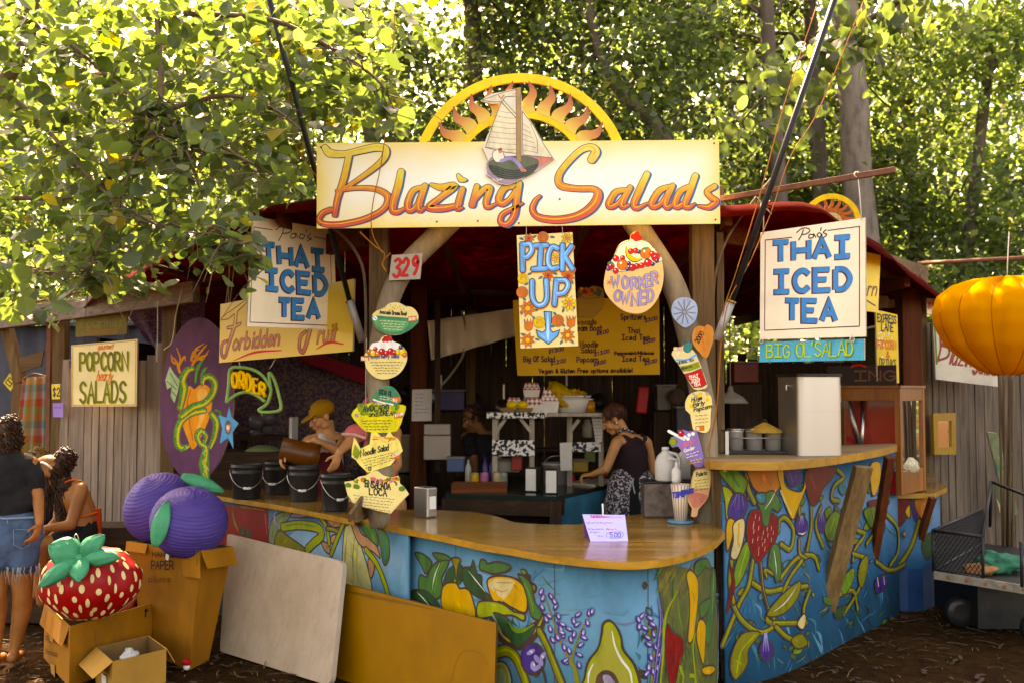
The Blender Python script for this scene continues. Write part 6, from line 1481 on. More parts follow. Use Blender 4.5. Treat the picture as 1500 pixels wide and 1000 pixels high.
rope('grey hose curving down from the back beam',[at(676,455,9.4), at(682,480,9.4), at(678,520,9.4), at(655,555,9.4), at(635,572,9.4)],.012, mat('grey hose',(.22,.20,.17),.6,.2))
rope('pale string from the wooden beam down to the purple oval',[at(268,420,7.9), at(258,460,7.85), at(252,500,7.8), at(240,512,7.8)],.004, STRING)
rope('second pale string down the left beam end',[at(231,440,8.0), at(231,480,8.0), at(230,530,8.0)],.004, STRING)
# --- four buckets
GB = 'black buckets standing on the order counter'
def bucket(label, px, py, Y, r, h, ha):
    b = at(px, py, Y); b.z = ZA + .001; t = thing('bucket', label, 'bucket', b, GB); mb = MB()
    mb.lathe([(r * .84,0),(r * .86,.01),(r * .95, h * .72),(r * .99, h * .73),(r * .99, h * .77),(r * .96, h * .78),(r * .97, h * .9),(r * 1.04, h * .9),(r * 1.04, h * .94),(r, h * .95),(r * 1.05, h),(r * .93, h),(r * .9, h * .95),(r * .8, h * .1)], b,28); mb.build('body', mat('scuffed black bucket',(.022,.02,.018),.38,.5,7,(1,1,.3)), t)
    mb = MB(); s_ = V((math.cos(ha), math.sin(ha),0)); f = V((s_.y,-s_.x,0)); p = b + V((0,0, h * .84))
    pts = [p + s_ * (r * 1.05 * math.cos(a)) + f * (r * 1.04 * abs(math.sin(a)) ** .8 * 1.0) - V((0,0, h * .52 * math.sin(a))) for a in np.linspace(0, PI,15)]
    mb.tube(pts,.0028,6); mb.build('handle', metal('handle wire',(.5,.48,.45),.35), t)
    mb = MB(); mb.tube(pts[6:9],.010,8); mb.build('grip', W_IN, t); return t
bucket('black bucket nearest the purple oval, without contents showing',361,728,7.62,.118,.26,.3)
bucket('black bucket half hidden behind two others on the counter',408,718,7.95,.115,.26,-.2)
bucket('black bucket in front of the person with the ochre cap',445,729,7.45,.115,.26,.1)
bucket('black bucket with pale grip beside the lowest menu board',491,744,6.85,.10,.25,.5)
# --- napkin dispensers
def dispenser(label, px, py, Y, z, w_, d_, h, yaw, mface=STEEL, mside=STEEL2):
    b = at(px, py, Y); b.z = z + .001; t = thing('napkin_dispenser', label, 'dispenser', b, 'napkin dispensers'); R = Matrix.Rotation(yaw,3, 'Z'); mb = MB()
    mb.box(b + V((0,0, h / 2)),(w_, d_, h), R); mb.build('case', mside, t,.008); mb = MB(); mb.box(b + R @ V((0,-d_ / 2 - .002, h / 2)),(w_ * .9,.006, h * .9), R); mb.build('face_plate', mface, t,.003)
    mb = MB(); mb.box(b + R @ V((0,-d_ / 2 - .006, h / 2)),(w_ * .6,.006, h * .42), R); mb.build('napkins', W_IN, t)
dispenser('steel napkin dispenser on the wide low counter',623,748,6.55, ZC,.085,.14,.195,.75)
# --- tent card and stick
b = onz(888,790, ZC); c1 = [onz(865,792, ZC), onz(920,791.5, ZC)]; tp = [at(853,752.5, c1[0].y + .07), at(915.5,753.5, c1[1].y + .07)]
tc_ = thing('tent_card', 'folded lilac price card standing on the low counter', 'card', b); mb = MB(); LILP = mat('lilac card',(.44,.42,.78),.7,.06,10, bump=0)
SC_ = Flat(c1[0], c1[1] - c1[0], tp[0] - c1[0]); mb.plate([c1[0], c1[1], tp[1], tp[0]], SC_.n * -.002); o = mb.build('front_leaf', LILP, tc_)
bk = [V((p.x - .02, p.y + .16, ZC + .001)) for p in c1]; mb = MB(); mb.plate([bk[0], bk[1], tp[1] + V((0,.003,0)), tp[0] + V((0,.003,0))],(0,.002,0)); mb.build('back_leaf', mat('violet card',(.22,.09,.32),.7,.08), tc_)
P = Paint(SC_); zt = zf(840,730,14.29); PK = paint('pink pen',(.45,.06,.16)); BPEN = paint('violet pen',(.12,.08,.30))
P.text('TUESDAY', zt((350,392))[0],3.2,2.0,.0035, PK); P.stroke(zt((600,378),(640,376),(820,378),(1020,384)),[.006,.008,.002,.002], PK)
for (x, y, w_, m_) in ((280,510,530, PK),(300,640,340, BPEN),(690,640,220, PK),(340,705,200, PK),(500,780,110, BPEN)): p = zt((x, y))[0]; scribble(P, p,(1,0), w_ / 14.29,3,3, m_,.003)
P.text('5.00', zt((760,800))[0],6.5,4,.004, BPEN); P.stroke(zt((700,810),(690,740),(760,700),(1000,690),(1040,770),(960,815),(760,825)),.002, BPEN); P.build('lettering', o)
mb = MB(); mb.tube([at(884,765,5.75), at(882.5,737,5.78)],.005,8); o = mb.build('wooden_stick', W_IN); tag(o, 'thin white stick standing up behind the lilac price card', 'stick'); 
mb = MB(); s0 = at(884,765,5.75); s0.z = ZC
# --- things at the right end of the low counter
mb = MB(); b = at(997,752,6.25); b.z = ZC + .001
cp = thing('striped_cup', 'tall striped paper cup on a blue saucer by the lowest menu board', 'cup', b)
mb.lathe([(.038,.012),(.062,.24),(.058,.24),(.036,.02)], b,24); 
def stripe_mat():
    m, nt, bs = _new('striped paper'); tc = N_(nt, 'ShaderNodeTexCoord'); vm = N_(nt, 'ShaderNodeVectorMath'); vm.operation = 'SUBTRACT'; vm.inputs[1].default_value = b; K_(nt, tc.outputs['Object'], vm.inputs[0]); sp = N_(nt, 'ShaderNodeSeparateXYZ'); K_(nt, vm.outputs[0], sp.inputs[0])
    at2 = N_(nt, 'ShaderNodeMath'); at2.operation = 'ARCTAN2'; K_(nt, sp.outputs[0], at2.inputs[0]); K_(nt, sp.outputs[1], at2.inputs[1]); mu = N_(nt, 'ShaderNodeMath'); mu.operation = 'MULTIPLY'; mu.inputs[1].default_value = 18; K_(nt, at2.outputs[0], mu.inputs[0]); si = N_(nt, 'ShaderNodeMath'); si.operation = 'SINE'; K_(nt, mu.outputs[0], si.inputs[0])
    r = _ramp(nt, si.outputs[0],[(.3,(.60,.50,.36)),(.55,(.33,.16,.10))]); K_(nt, r.outputs[0], bs.inputs['Base Color']); return m
cb = mb.build('cup', stripe_mat(), cp); mb = MB(); mb.lathe([(.0,0),(.075,0),(.085,.012),(.08,.016),(.0,.012)], b,24); mb.build('saucer', paint('blue saucer',(.08,.20,.28)), cp)
Sq = frontal(b.y - .06,0,995,725); P = Paint(Sq); P.text('TIPS',(985,728),7,3.6,.010, paint('blue print',(.02,.04,.28)),(1,-.1)); P.text('THANKS',(998,724),6,2.4,.009, paint('blue print',(.02,.04,.28)),(1,-.2)); P.build('lettering', cb)
def jug(label, px, py, Y, z):
    b = at(px, py, Y); b.z = z; t = thing('milk_jug', label, 'jug', b, 'white plastic jugs'); mb = MB(); mb.lathe([(.06,0),(.07,.01),(.07,.12),(.055,.16),(.025,.19),(.022,.2),(.0,.2)], b,20); mb.build('body', mat('milky plastic',(.52,.50,.46),.4,.08,6), t)
    mb = MB(); mb.tube(catmull([b + V((.02,-.02,.185)), b + V((.075,-.035,.165)), b + V((.085,-.04,.10)), b + V((.065,-.03,.05))],5),.011,8); mb.build('handle', mat('milky plastic',(.52,.50,.46),.4,.08,6), t); mb = MB(); mb.lathe([(.024,.195),(.024,.22),(0,.22)], b,14); mb.build('cap', W_IN, t)
gc = at(967,748,6.55); gc.z = ZC + .001; t = thing('storage_crate', 'clear plastic crate full of crumpled foil under the milk jugs', 'crate', gc); mb = MB(); mb.box(gc + V((.02,.05,.11)),(.26,.2,.22)); mb.build('body', mat('smoky clear plastic',(.10,.075,.06),.2,.6,16, bump=.5), t,.012); mb = MB(); mb.box(gc + V((.02,.05,.226)),(.27,.21,.012)); mb.build('rim', BLK, t,.004)
jug('white plastic jug, left one on the clear crate',975,698,6.55, ZC + .235); jug('white plastic jug behind the pump bottle',1005,698,6.7, ZC + .235)
b = at(991,702,6.42); b.z = ZC + .235; t = thing('pump_bottle', 'white pump dispenser bottle between the milk jugs', 'bottle', b); mb = MB(); mb.lathe([(.03,0),(.032,.02),(.032,.08),(.012,.1),(.01,.13),(0,.13)], b,16); mb.build('body', W_IN, t); mb = MB(); mb.tube([b + V((0,0,.13)), b + V((0,0,.15)), b + V((-.05,-.01,.155)), b + V((-.055,-.01,.14))],.008,8); mb.build('pump_head', W_IN, t)
# --- on the tall bar counter: urn, bain marie, straw lid
ub = at(1186,664,6.5); ub.z = ZH + .001; t = thing('drink_urn', 'tall square steel drink urn with black lid on the bar counter', 'urn', ub); R = Matrix.Rotation(.22,3, 'Z')
def rbox(mb, c, w_, d_, h, r, R, n=6, z0=0):
    pts = []
    for (sx, sy, a0) in ((1,1,0),(-1,1,1),(-1,-1,2),(1,-1,3)):
        for k in range(n + 1): a = (a0 + k / n) * PI / 2; pts.append(V((sx * (w_ / 2 - r) + r * math.cos(a), sy * (d_ / 2 - r) + r * math.sin(a), z0)))
    q = [R @ p + c for p in pts]; N = len(q); mb.add(q + [p + V((0,0, h)) for p in q],[(i,(i + 1) % N, N + (i + 1) % N, N + i) for i in range(N)],0, True); mb.add(q + [p + V((0,0, h)) for p in q],[tuple(range(N - 1,-1,-1)), tuple(range(N,2 * N))],0)
mb = MB(); rbox(mb, ub,.31,.31,.5,.045, R); mb.build('body', metal('urn steel',(.46,.43,.385),.4,.05,(1,1,.05)), t); mb = MB(); rbox(mb, ub,.325,.325,.02,.05, R,6,.5); mb.build('lid', BLK, t)
mb = MB(); mb.box(ub + R @ V((0,-.156,.28)),(.26,.003,.003), R); mb.build('seam', STEEL2, t); mb = MB(); c = ub + R @ V((.157,-.02,.13)); mb.lathe([(0,0),(.022,0),(.018,.012),(0,.012)], c,14, R @ Matrix.Rotation(PI / 2,3, 'Y')); mb.build('switch', BLK, t)
mb = MB(); mb.tube(catmull([ub + R @ V((-.155,-.05,.44)), ub + R @ V((-.185,-.05,.445)), ub + R @ V((-.188,-.05,.41))],4),.006,7); mb.build('handle', STEEL2, t)
wb = at(1103,664,6.55); wb.z = ZH + .001; t = thing('food_warmer', 'low food warmer with three steel pots beside the urn', 'warmer', wb); mb = MB(); mb.box(wb + V((.02,.02,.012)),(.40,.2,.022)); mb.build('base', BLK, t,.004)
for k in range(3):
    c = wb + V((-.115 + .125 * k,.01,.024)); mb = MB(); mb.lathe([(.052,0),(.054,.12),(.06,.125),(.05,.13),(.0,.13)], c,22); pt_ = mb.build('pot', mat('polished pot',(.55,.52,.47),.22,.08,9, metal=.55), t); mb = MB(); mb.lathe([(.06,.13),(.058,.137),(0,.145)], c,20); mb.build('lid', STEEL2, pt_)
mb = MB(); mb.box(wb + V((.01,.06,.152)),(.42,.12,.010)); mb.build('top_plate', BLKM, t,.003); mb = MB(); mb.box(wb + V((-.19,-.09,.075)),(.022,.012,.15)); mb.build('corner_post', STEEL2, t)
mb = MB(); mb.tube([wb + V((-.17,-.07,.105)), wb + V((.2,-.07,.105))],.003,6); mb.build('rail', STEEL2, t)
hb = at(1120,633,6.55); t = thing('straw_lid', 'shallow conical tan lid resting on the food warmer', 'lid', hb); mb = MB(); mb.lathe([(.118,0),(.12,.006),(.06,.042),(.012,.066),(0,.068)], hb,26); mb.build('cone', mat('woven straw',(.28,.17,.05),.8,.35,40), t); mb = MB(); mb.tube(catmull([hb + V((-.02,0,.06)), hb + V((0,0,.085)), hb + V((.02,0,.06))],4),.005,6); mb.build('handle', BLK, t)
# --- popcorn cabinet
cA, cB, cC = at(1222,700,8.1), at(1318,708,7.75), at(1351,700,8.15); z0, zt_ = .935, at(1318,568,7.75).z
t = thing('popcorn_cabinet', 'wooden popcorn cabinet with red backed glass behind the bar counter', 'cabinet', V((cB.x, cB.y, z0)))
for p in (cA, cB, cC): p.z = z0
d1 = (cA - cB).normalized(); d2 = (cC - cB).normalized(); cA = cB + d1 * .62; D = cA + (cC - cB)
CW = wood('honey cabinet wood',(.15,.045,.010),(.29,.11,.028), 'z',.4); 
def colm(p, w_=.045): mb = MB(); mb.beam(p, V((p.x, p.y, zt_)), w_, w_,0, d1); mb.build('corner_post', CW, t,.003)
for p in (cA, cB, cC, D): colm(p)
def rail(a, b, z, h, th=.04, nm='rail', m=None): mb = MB(); mb.beam(V((a.x, a.y, z)), V((b.x, b.y, z)), th, h); mb.build(nm, m or CW, t,.003)
rail(cA, cB, zt_ - .05,.10,.036); rail(cB, cC, zt_ - .05,.10,.036); rail(cA, cB, z0 + .09,.18,.034, 'base_panel', mat('red cabinet paint',(.20,.012,.012),.4,.2)); rail(cB, cC, z0 + .09,.18,.034, 'base_panel')
mb = MB(); mb.plate([V((q.x, q.y, zt_ + .001)) for q in (cA + d1 * .03 - d2 * .03, cB - d1 * .03 - d2 * .03, cC + d2 * .03 - d1 * .03, D + d1 * .03 + d2 * .03)],(0,0,.02)); mb.build('top', CW, t)
mb = MB(); mb.plate([V((q.x, q.y, z0 + .002)) for q in (cA, cB, cC, D)],(0,0,.16)); mb.build('floor', STEEL2, t)
RB = mat('red back board',(.42,.012,.015),.35,.15); mb = MB(); mb.plate([V((D.x, D.y, z0 + .1)) - d2 * .03, V((cC.x, cC.y, z0 + .1)) - d2 * .03, V((cC.x, cC.y, zt_ - .02)) - d2 * .03, V((D.x, D.y, zt_ - .02)) - d2 * .03], d2 * -.01); mb.build('back_panel', RB, t)
def glass_mat():
    m, nt, bs = _new('cabinet glass'); g = N_(nt, 'ShaderNodeBsdfGlossy'); g.inputs['Roughness'].default_value = .03; tr = N_(nt, 'ShaderNodeBsdfTransparent'); tr.inputs[0].default_value = (.9,.9,.9,1); fr = N_(nt, 'ShaderNodeFresnel'); fr.inputs[0].default_value = 1.5; mx = N_(nt, 'ShaderNodeMixShader'); K_(nt, fr.outputs[0], mx.inputs[0]); K_(nt, tr.outputs[0], mx.inputs[1]); K_(nt, g.outputs[0], mx.inputs[2]); K_(nt, mx.outputs[0], nt.nodes['Material Output'].inputs[0]); return m
GLS = glass_mat()
for a, b_ in ((cA, cB),(cB, cC)):
    nn = (b_ - a).normalized().cross(V((0,0,1))); mb = MB(); mb.plate([V((a.x, a.y, z0 + .18)), V((b_.x, b_.y, z0 + .18)), V((b_.x, b_.y, zt_ - .1)), V((a.x, a.y, zt_ - .1))], nn * .004); mb.build('pane', GLS, t)
mb = MB(); kk = (cB + cC) / 2 + d1 * .1; mb.ell(V((kk.x, kk.y, z0 + .2)),(.16,.14,.09), None,14,8,0,.4); mb.build('popcorn', mat('popped corn',(.55,.48,.34),.8,.5,40, bump=1), t)
mb = MB(); q = cA + d2 * .1 - d1 * .28; mb.tube([V((q.x, q.y, z0 + .16)), V((q.x + .02, q.y, zt_ - .1))],.016,8); mb.build('rod', STEEL, t); mb = MB(); mb.tube([V((q.x - .1, q.y, zt_ - .1)), V((q.x + .0, q.y, z0 + .3))],.02,8); mb.build('rod', STEEL2, t)
tz = zt_ + .022; a = V((cA.x, cA.y + .05, tz)).lerp(V((cB.x, cB.y, tz)),.1); b_ = V((cA.x, cA.y, tz)).lerp(V((cB.x, cB.y, tz)),.95) + d2 * .05
mb = MB(); Sg = Flat(a, b_ - a,(0,0,1)); LL = (b_ - a).length; mb.plate([Sg.pt(0,0), Sg.pt(LL,0), Sg.pt(LL,.16), Sg.pt(0,.16)],-Sg.n * .015); o = mb.build('sign_board', mat('black signboard',(.02,.012,.01),.5,.3)); tag(o, 'black board with dull brown letters standing on the popcorn cabinet', 'sign')
P = Paint(Sg); P.text('ING',(.23,.04),.075,.09,.014, paint('dull brown letters',(.13,.06,.03)), px=False); P.stroke([(.2,.15),(.26,.165),(.32,.15)],.012, S_RED, False); P.build('lettering', o)
mb = MB(); q = at(1226,566,7.95); mb.plate([q + V((-.04,0,-.12)), q + V((.03,0,-.12)), q + V((.03,0,.02)), q + V((-.04,0,.02))],(0,.003,0)); o = mb.build('paper_notice', mat('grey paper',(.40,.38,.36),.7,.06)); tag(o, 'white paper sheet beside the black board behind the urn', 'notice')
# --- mirror, small block, leaning painting on the right fence
f0 = [(1363,605),(1396,604),(1397,665),(1365,665)]; Sm = board_plane(f0[0], f0[1], f0[3],8.75,8.95); L = [V(Sm.hit(*p)) for p in f0]; ctr = sum(L, V((0,0))) / 4
t = thing('framed_mirror', 'small wall mirror in an ochre wooden frame on the plank fence', 'mirror', Sm.pt(*ctr)); 
for i in range(4):
    a, b_ = L[i], L[(i + 1) % 4]; ai, bi = a.lerp(ctr,.38), b_.lerp(ctr,.38); mb = MB(); mb.plate([Sm.pt(*q) for q in (a, b_, bi, ai)], Sm.n * .025); mb.build('frame', mat('ochre frame',(.26,.15,.03),.5,.2,14), t)
mb = MB(); mb.plate([Sm.pt(*q.lerp(ctr,.36)) for q in L], Sm.n * .01); mb.build('glass', metal('mirror silver',(.8,.8,.78),.04,.02), t)
mb = MB(); q = at(1362,700,8.6); mb.box(q,(.085,.06,.085)); o = mb.build('wooden_block', W_OLD('x'), None,.003); tag(o, 'small wooden block at the fence foot of the shelf counter', 'block')
pq = [(1446,632),(1461,634),(1492,752),(1477,757)]; Sp = board_plane(pq[0], pq[1], pq[3],8.9,8.95, V((0,-.25,1))); L = [Sp.hit(*p) for p in pq]; mb = MB(); mb.plate([Sp.pt(*p) for p in L],-Sp.n * .02,0,1); o = mb.build('narrow_painting',[mat('faded green painting',(.14,.17,.10),.6,.5,9), S_SIDE]); tag(o, 'narrow panel with faded green painting leaning on the plank fence', 'panel')
P = Paint(Sp); 
for k in range(14): x = U(1452,1480); y = U(645,740); P.stroke([(x, y),(x + 4, y + 9),(x + 5, y + 20)],[.004,.02,.004], random.choice([P_GRN, P_LGR, P_TEA, P_CRM]))
P.build('painted_leaves', o)
# --- orange lantern and its twig pole
LB = at(1475,549,6.9); LT = at(1475,404,6.9); t = thing('fabric_lantern', 'large orange pleated fabric lantern hanging by the plank fence', 'lantern', LB); Hh = LT.z - LB.z; mb = MB(); vs = []; fs = []; N = 96; K = 26; Rm = 100 / FPX * 6.9
for j in range(K + 1):
    v = j / K
    for i in range(N):
        a = 2 * PI * i / N; g = abs(math.sin(a * 6 + .63)); 
        prof = float(np.interp(v,(0,.04,.15,.3,.5,.65,.8,.92,.97,1),(.16,.36,.60,.83,.97,1,.94,.72,.45,.06))); r = Rm * prof * (.86 + .14 * g ** .5)
        r *= 1 + .012 * math.sin(a * 48) * (1 - v) ** 3 + .01 * math.sin(a * 40) * v ** 6 + .012 * noise.noise(V((math.cos(a) * 2, math.sin(a) * 2, v * 3)))
        sag = .06 * v ** 3 * (1 - g); vs.append((LB.x + r * math.cos(a), LB.y + r * math.sin(a), LB.z + Hh * v ** 1.0 - sag))
for j in range(K):
    for i in range(N): fs.append((j * N + i, j * N + (i + 1) % N,(j + 1) * N + (i + 1) % N,(j + 1) * N + i))
mb.add(vs, fs,0, True); ORG = mat('orange lantern cloth',(.62,.30,.07),.9,.16,5,(1,1,.25),.35,30, spec=.04); nt = ORG.node_tree; tl = N_(nt, 'ShaderNodeBsdfTranslucent'); tl.inputs[0].default_value = (.6,.28,.05,1); mx = N_(nt, 'ShaderNodeMixShader'); mx.inputs[0].default_value = .4; K_(nt, nt.nodes['Principled BSDF'].outputs[0], mx.inputs[1]); K_(nt, tl.outputs[0], mx.inputs[2]); K_(nt, mx.outputs[0], nt.nodes['Material Output'].inputs[0]); mb.build('cloth', ORG, t)
for k in range(12):
    a = k * PI / 6 - .105; pts = []
    for j in range(K + 1):
        v = vs[j * N + int(round(((a % (2 * PI)) / (2 * PI)) * N)) % N]; pts.append(v)
    mb = MB(); mb.tube([V(p) + (V(p) - V((LB.x, LB.y, p[2]))).normalized() * .002 for p in pts],.0035,5); mb.build('seam', mat('darker orange seam',(.36,.12,.006),.7,.15), t)
mb = MB(); mb.tube([LT + V((0,0,-.01)), at(1476,378,6.95), at(1478,340,7.0)],.004,6); mb.build('hanging_string', STRING, t)
t = thing('twig_bundle', 'bundle of dry canes tied upright below the orange lantern', 'canes', gp(1475,8.6))
for k in range(9): mb = MB(); mb.tube([gp(1470 + U(-8,8),8.6 + U(-.05,.05)), at(1468 + U(-10,18),545 + U(-25,10),8.6 + U(-.05,.05))],.011,6); mb.build('cane', wood('dry cane',(.07,.048,.03),(.18,.125,.075), 'z'), t)
# --- mesh cart at the right
cb = onz(1440,905); t = thing('mesh_cart', 'black mesh garden cart with a rusty white platform rim', 'cart', cb); zc = .42
q = [at(1367,817,7.35), at(1530,850,6.7), at(1600,800,8.0), at(1440,770,8.7)]
for p in q: p.z = zc
mb = MB(); mb.plate(q,(0,0,-.04)); mb.build('platform', BLKM, t)
mb = MB(); mb.beam(q[0] + V((0,-.012,-.02)), q[1] + V((0,-.012,-.02)),.02,.06); mb.build('rim', mat('chipped white rim',(.24,.21,.17),.7,.4,16), t,.003)
mb = MB()
for k in range(5): p = q[0].lerp(q[1],.15 + .17 * k) + V((0,-.0235,-.02 + U(-.01,.01))); mb.box(p,(.05,.003,.022), Matrix.Rotation(-.6,3, 'Z') if 0 else None)
mb.build('rust_mark', mat('rust',(.22,.08,.03),.8,.4,30), t)
def bar(a, b, r=.012): mb.tube([a, b], r,6)
mb = MB(); up = V((0,0,.30))
for a, b in ((q[0], q[0].lerp(q[1],.47)),(q[0], q[3])): bar(a + up, b + up); bar(a + V((0,0,.01)), b + V((0,0,.01)))
for p in (q[0], q[0].lerp(q[1],.47), q[3], q[1] + V((-.1,.1,0))): bar(p, p + up)
bar(q[0].lerp(q[1],.47) + up, at(1452,705,7.4)); bar(at(1452,705,7.4), at(1450,770,7.6)); bar(at(1452,705,7.4), at(1530,735,7.0)); mb.build('rail_frame', BLKM, t)
mb = MB()
for (a, b) in ((q[0], q[0].lerp(q[1],.47)),(q[0], q[3])):
    L_ = (b - a).length; n = int(L_ / .03)
    for k in range(-7, n): 
        s1 = max(k,0) / n; h1 = 0 if k >= 0 else -k / 7; s2 = min(k + 7, n) / n; h2 = 1 if k + 7 <= n else (n - k) / 7
        mb.tube([a.lerp(b, s1) + up * h1, a.lerp(b, s2) + up * h2],.003,4, caps=False); mb.tube([a.lerp(b, s1) + up * (1 - h1), a.lerp(b, s2) + up * (1 - h2)],.003,4, caps=False)
mb.build('side_mesh', BLKM, t)
for p in (q[0].lerp(q[2],.15), q[1].lerp(q[3],.12), q[2].lerp(q[0],.15), q[3].lerp(q[1],.15)):
    mb = MB(); c = V((p.x, p.y,.11)); M_ = Matrix.Rotation(PI / 2,3, 'X') @ Matrix.Rotation(0,3, 'Z'); mb.lathe([(.05,-.03),(.10,-.035),(.11,-.02),(.11,.02),(.10,.035),(.05,.03)], c,20, M_); w__ = mb.build('wheel', BLK, t); mb = MB(); mb.lathe([(.0,-.025),(.05,-.03),(.05,.03),(0,.025)], c,14, M_); mb.build('hub', STEEL2, w__)
mb = MB(); mb.box(V((q[0].lerp(q[2],.5).x, q[0].lerp(q[2],.5).y,.20)),(.95,.75,.36)); mb.build('shade_box', BLKM, t)  # dark box standing in for the shade beneath the platform
cl = at(1460,822,7.35); cl.z = zc + .001; mb = MB(); mb.ell(cl + V((0,0,.06)),(.17,.13,.075), None,30,16,0,.55,3); o = mb.build('green_cloth', mat('green patterned cloth',(.012,.11,.065),.8,.6,14)); tag(o, 'crumpled green cloth lying on the mesh cart', 'cloth')
cl2 = at(1435,828,7.25); cl2.z = zc + .001; mb = MB(); mb.ell(cl2 + V((0,0,.035)),(.11,.09,.04), None,24,12,0,.5,8); o = mb.build('crumpled_wrapper', mat('orange white wrapper',(.26,.12,.06),.7,.6,12)); tag(o, 'crumpled pale orange wrapper in front of the green cloth', 'wrapper')
# --- cardboard boxes, strawberry, plums at the left
def face_grid(mb, a, b, c, d, mi=0, n=6):
    vs = [a.lerp(b, i / n).lerp(d.lerp(c, i / n), j / n) for j in range(n + 1) for i in range(n + 1)]; nr = (b - a).cross(d - a).normalized()
    vs = [p + nr * (.006 * noise.noise(p * 7) if 0 < k % (n + 1) < n else 0) for k, p in enumerate(vs)]
    mb.add(vs,[(j * (n + 1) + i, j * (n + 1) + i + 1,(j + 1) * (n + 1) + i + 1,(j + 1) * (n + 1) + i) for j in range(n) for i in range(n)], mi, True)
def rawbox(name, label, P4, h, top='open', lean=(0,0,0), m=CARD, cat='box'):
    """P4: four floor corners in order; an open carton with inside, walls 5 mm"""
    c = sum(P4, V((0,0,0))) / 4; t = thing(name, label, cat, c); lean = V(lean); T = [p + V((0,0, h)) + lean for p in P4]; mb = MB(); I = [p.lerp(c + V((0,0, h)) + lean,.02) for p in T]; Ib = [p.lerp(c,.02) + V((0,0,.012)) for p in P4]
    [face_grid(mb, P4[i], P4[(i + 1) % 4], T[(i + 1) % 4], T[i]) for i in range(4)]; mb.add(I + Ib,[(i,(i + 1) % 4,4 + (i + 1) % 4,4 + i) for i in range(4)] + [(4,5,6,7)],1); mb.add(T + I,[(i,(i + 1) % 4,4 + (i + 1) % 4,4 + i) for i in range(4)],2); mb.build('carton',[m, CARDIN, CARD2], t); return t, T
def flap(t, a, b, dv, m=CARD, nm='flap'):
    mb = MB(); mb.plate([a, b, b + V(dv) * .97 + (a - b) * .04, a + V(dv) * .97 + (b - a) * .04], V(dv).cross(b - a).normalized() * .004); return mb.build(nm, m, t)
n0 = onz(101,1006); r0 = onz(222,962); l0 = onz(64,962); k0 = r0 + (l0 - n0); hb_ = at(101,917, n0.y).z
t, T = rawbox('cardboard_box', 'brown cardboard box carrying the big strawberry',[n0, r0, k0, l0], hb_); flap(t, T[0].lerp(T[3],.03), T[3],(-.03,-.02,-.13)); 
Sx = Flat(T[0], T[1] - T[0],(0,0,1)); P = Paint(Sx,.008); P.stroke([(212,902),(213,893)],.012, INK, smooth=0); P.fill([(209.5,895),(217,894.4),(213,889.5)], INK); P.stroke([(140,920),(141,1000)],.003, CARDIN, smooth=0); P.stroke([(180,912),(181,1000)],.003, CARDIN, smooth=0); P.build('printing', t)
Sy = Flat(T[3], T[0] - T[3],(0,0,1)); P = Paint(Sy,.008); P.text('PAPA',(68,938),8,4,.006, INK,(1,.32)); P.text('Salad',(68,955),7,3.4,.005, INK,(1,.32)); P.fill([(74,918),(79,921),(80,940),(75,937)], CARD2); P.fill([(76,970),(82,973),(83,1000),(77,996)], CARD2); P.build('printing', t)
mb = MB(); q = T[1].lerp(T[2],.25) + V((-.12,0,-.02)); mb.ell(q,(.11,.09,.10), None,24,14,0,.5,4); o = mb.build('red_packet', mat('red crinkled packet',(.30,.05,.03),.35,.6,14, bump=.6)); tag(o, 'crinkled red packet sticking out of the box behind the strawberry', 'packet')
SBc = at(133,851,6.12); rx, rz = 69 / FPX * 6.12,53 / FPX * 6.12; t = thing('fabric_strawberry', 'big red fabric strawberry with white seeds and green cloth leaves', 'decoration', SBc + V((0,0,-rz)))
def sbr(a, el): 
    p = V((math.cos(a) * math.cos(el), math.sin(a) * math.cos(el), math.sin(el))); k = 1 + .06 * math.cos(a * 5) * math.cos(el) ** 2 * (.5 + .5 * math.sin(el)) + .055 * noise.noise(p * 2.3) + .015 * noise.noise(p * 7); dz = -.14 * math.exp(-((el - PI / 2) / .35) ** 2)
    return SBc + V((p.x * rx * k, p.y * rx * .9 * k,(p.z + dz) * rz * k))
mb = MB(); vs = [sbr(2 * PI * i / 60,-PI / 2 + PI * j / 30) for j in range(31) for i in range(60)]; mb.add(vs,[(j * 60 + i, j * 60 + (i + 1) % 60,(j + 1) * 60 + (i + 1) % 60,(j + 1) * 60 + i) for j in range(30) for i in range(60)],0, True); NB = mb
mb = MB()
for row in range(9):
    el = 1.0 - row * .26
    for k in range(18):
        a = 2 * PI * (k + .5 * (row % 2)) / 18 + U(-.06,.06); e2 = el + U(-.07,.07); c = sbr(a, e2); ha, he = .05 * U(.65,1.2),.12 * U(.6,1.25) * (1 if e2 < .7 else .7)
        ring_ = [sbr(a + ha * math.sin(u) / max(math.cos(e2),.35), e2 + he * math.cos(u) * 1.0) for u in np.linspace(0,2 * PI,11)[:-1]]; nrm = (c - SBc).normalized() * .003; NB.add([c + nrm * 1.6] + [p + nrm for p in ring_],[(0, i + 1,(i + 1) % 10 + 1) for i in range(10)],1, True)
NB.build('berry',[mat('red satin cloth',(.27,.008,.010),.5,.2,8, bump=.25), mat('cream felt seed',(.62,.48,.26),.8,.12)], t)
GLF = mat('green satin leaf',(.03,.23,.12),.5,.2,10, bump=.25)
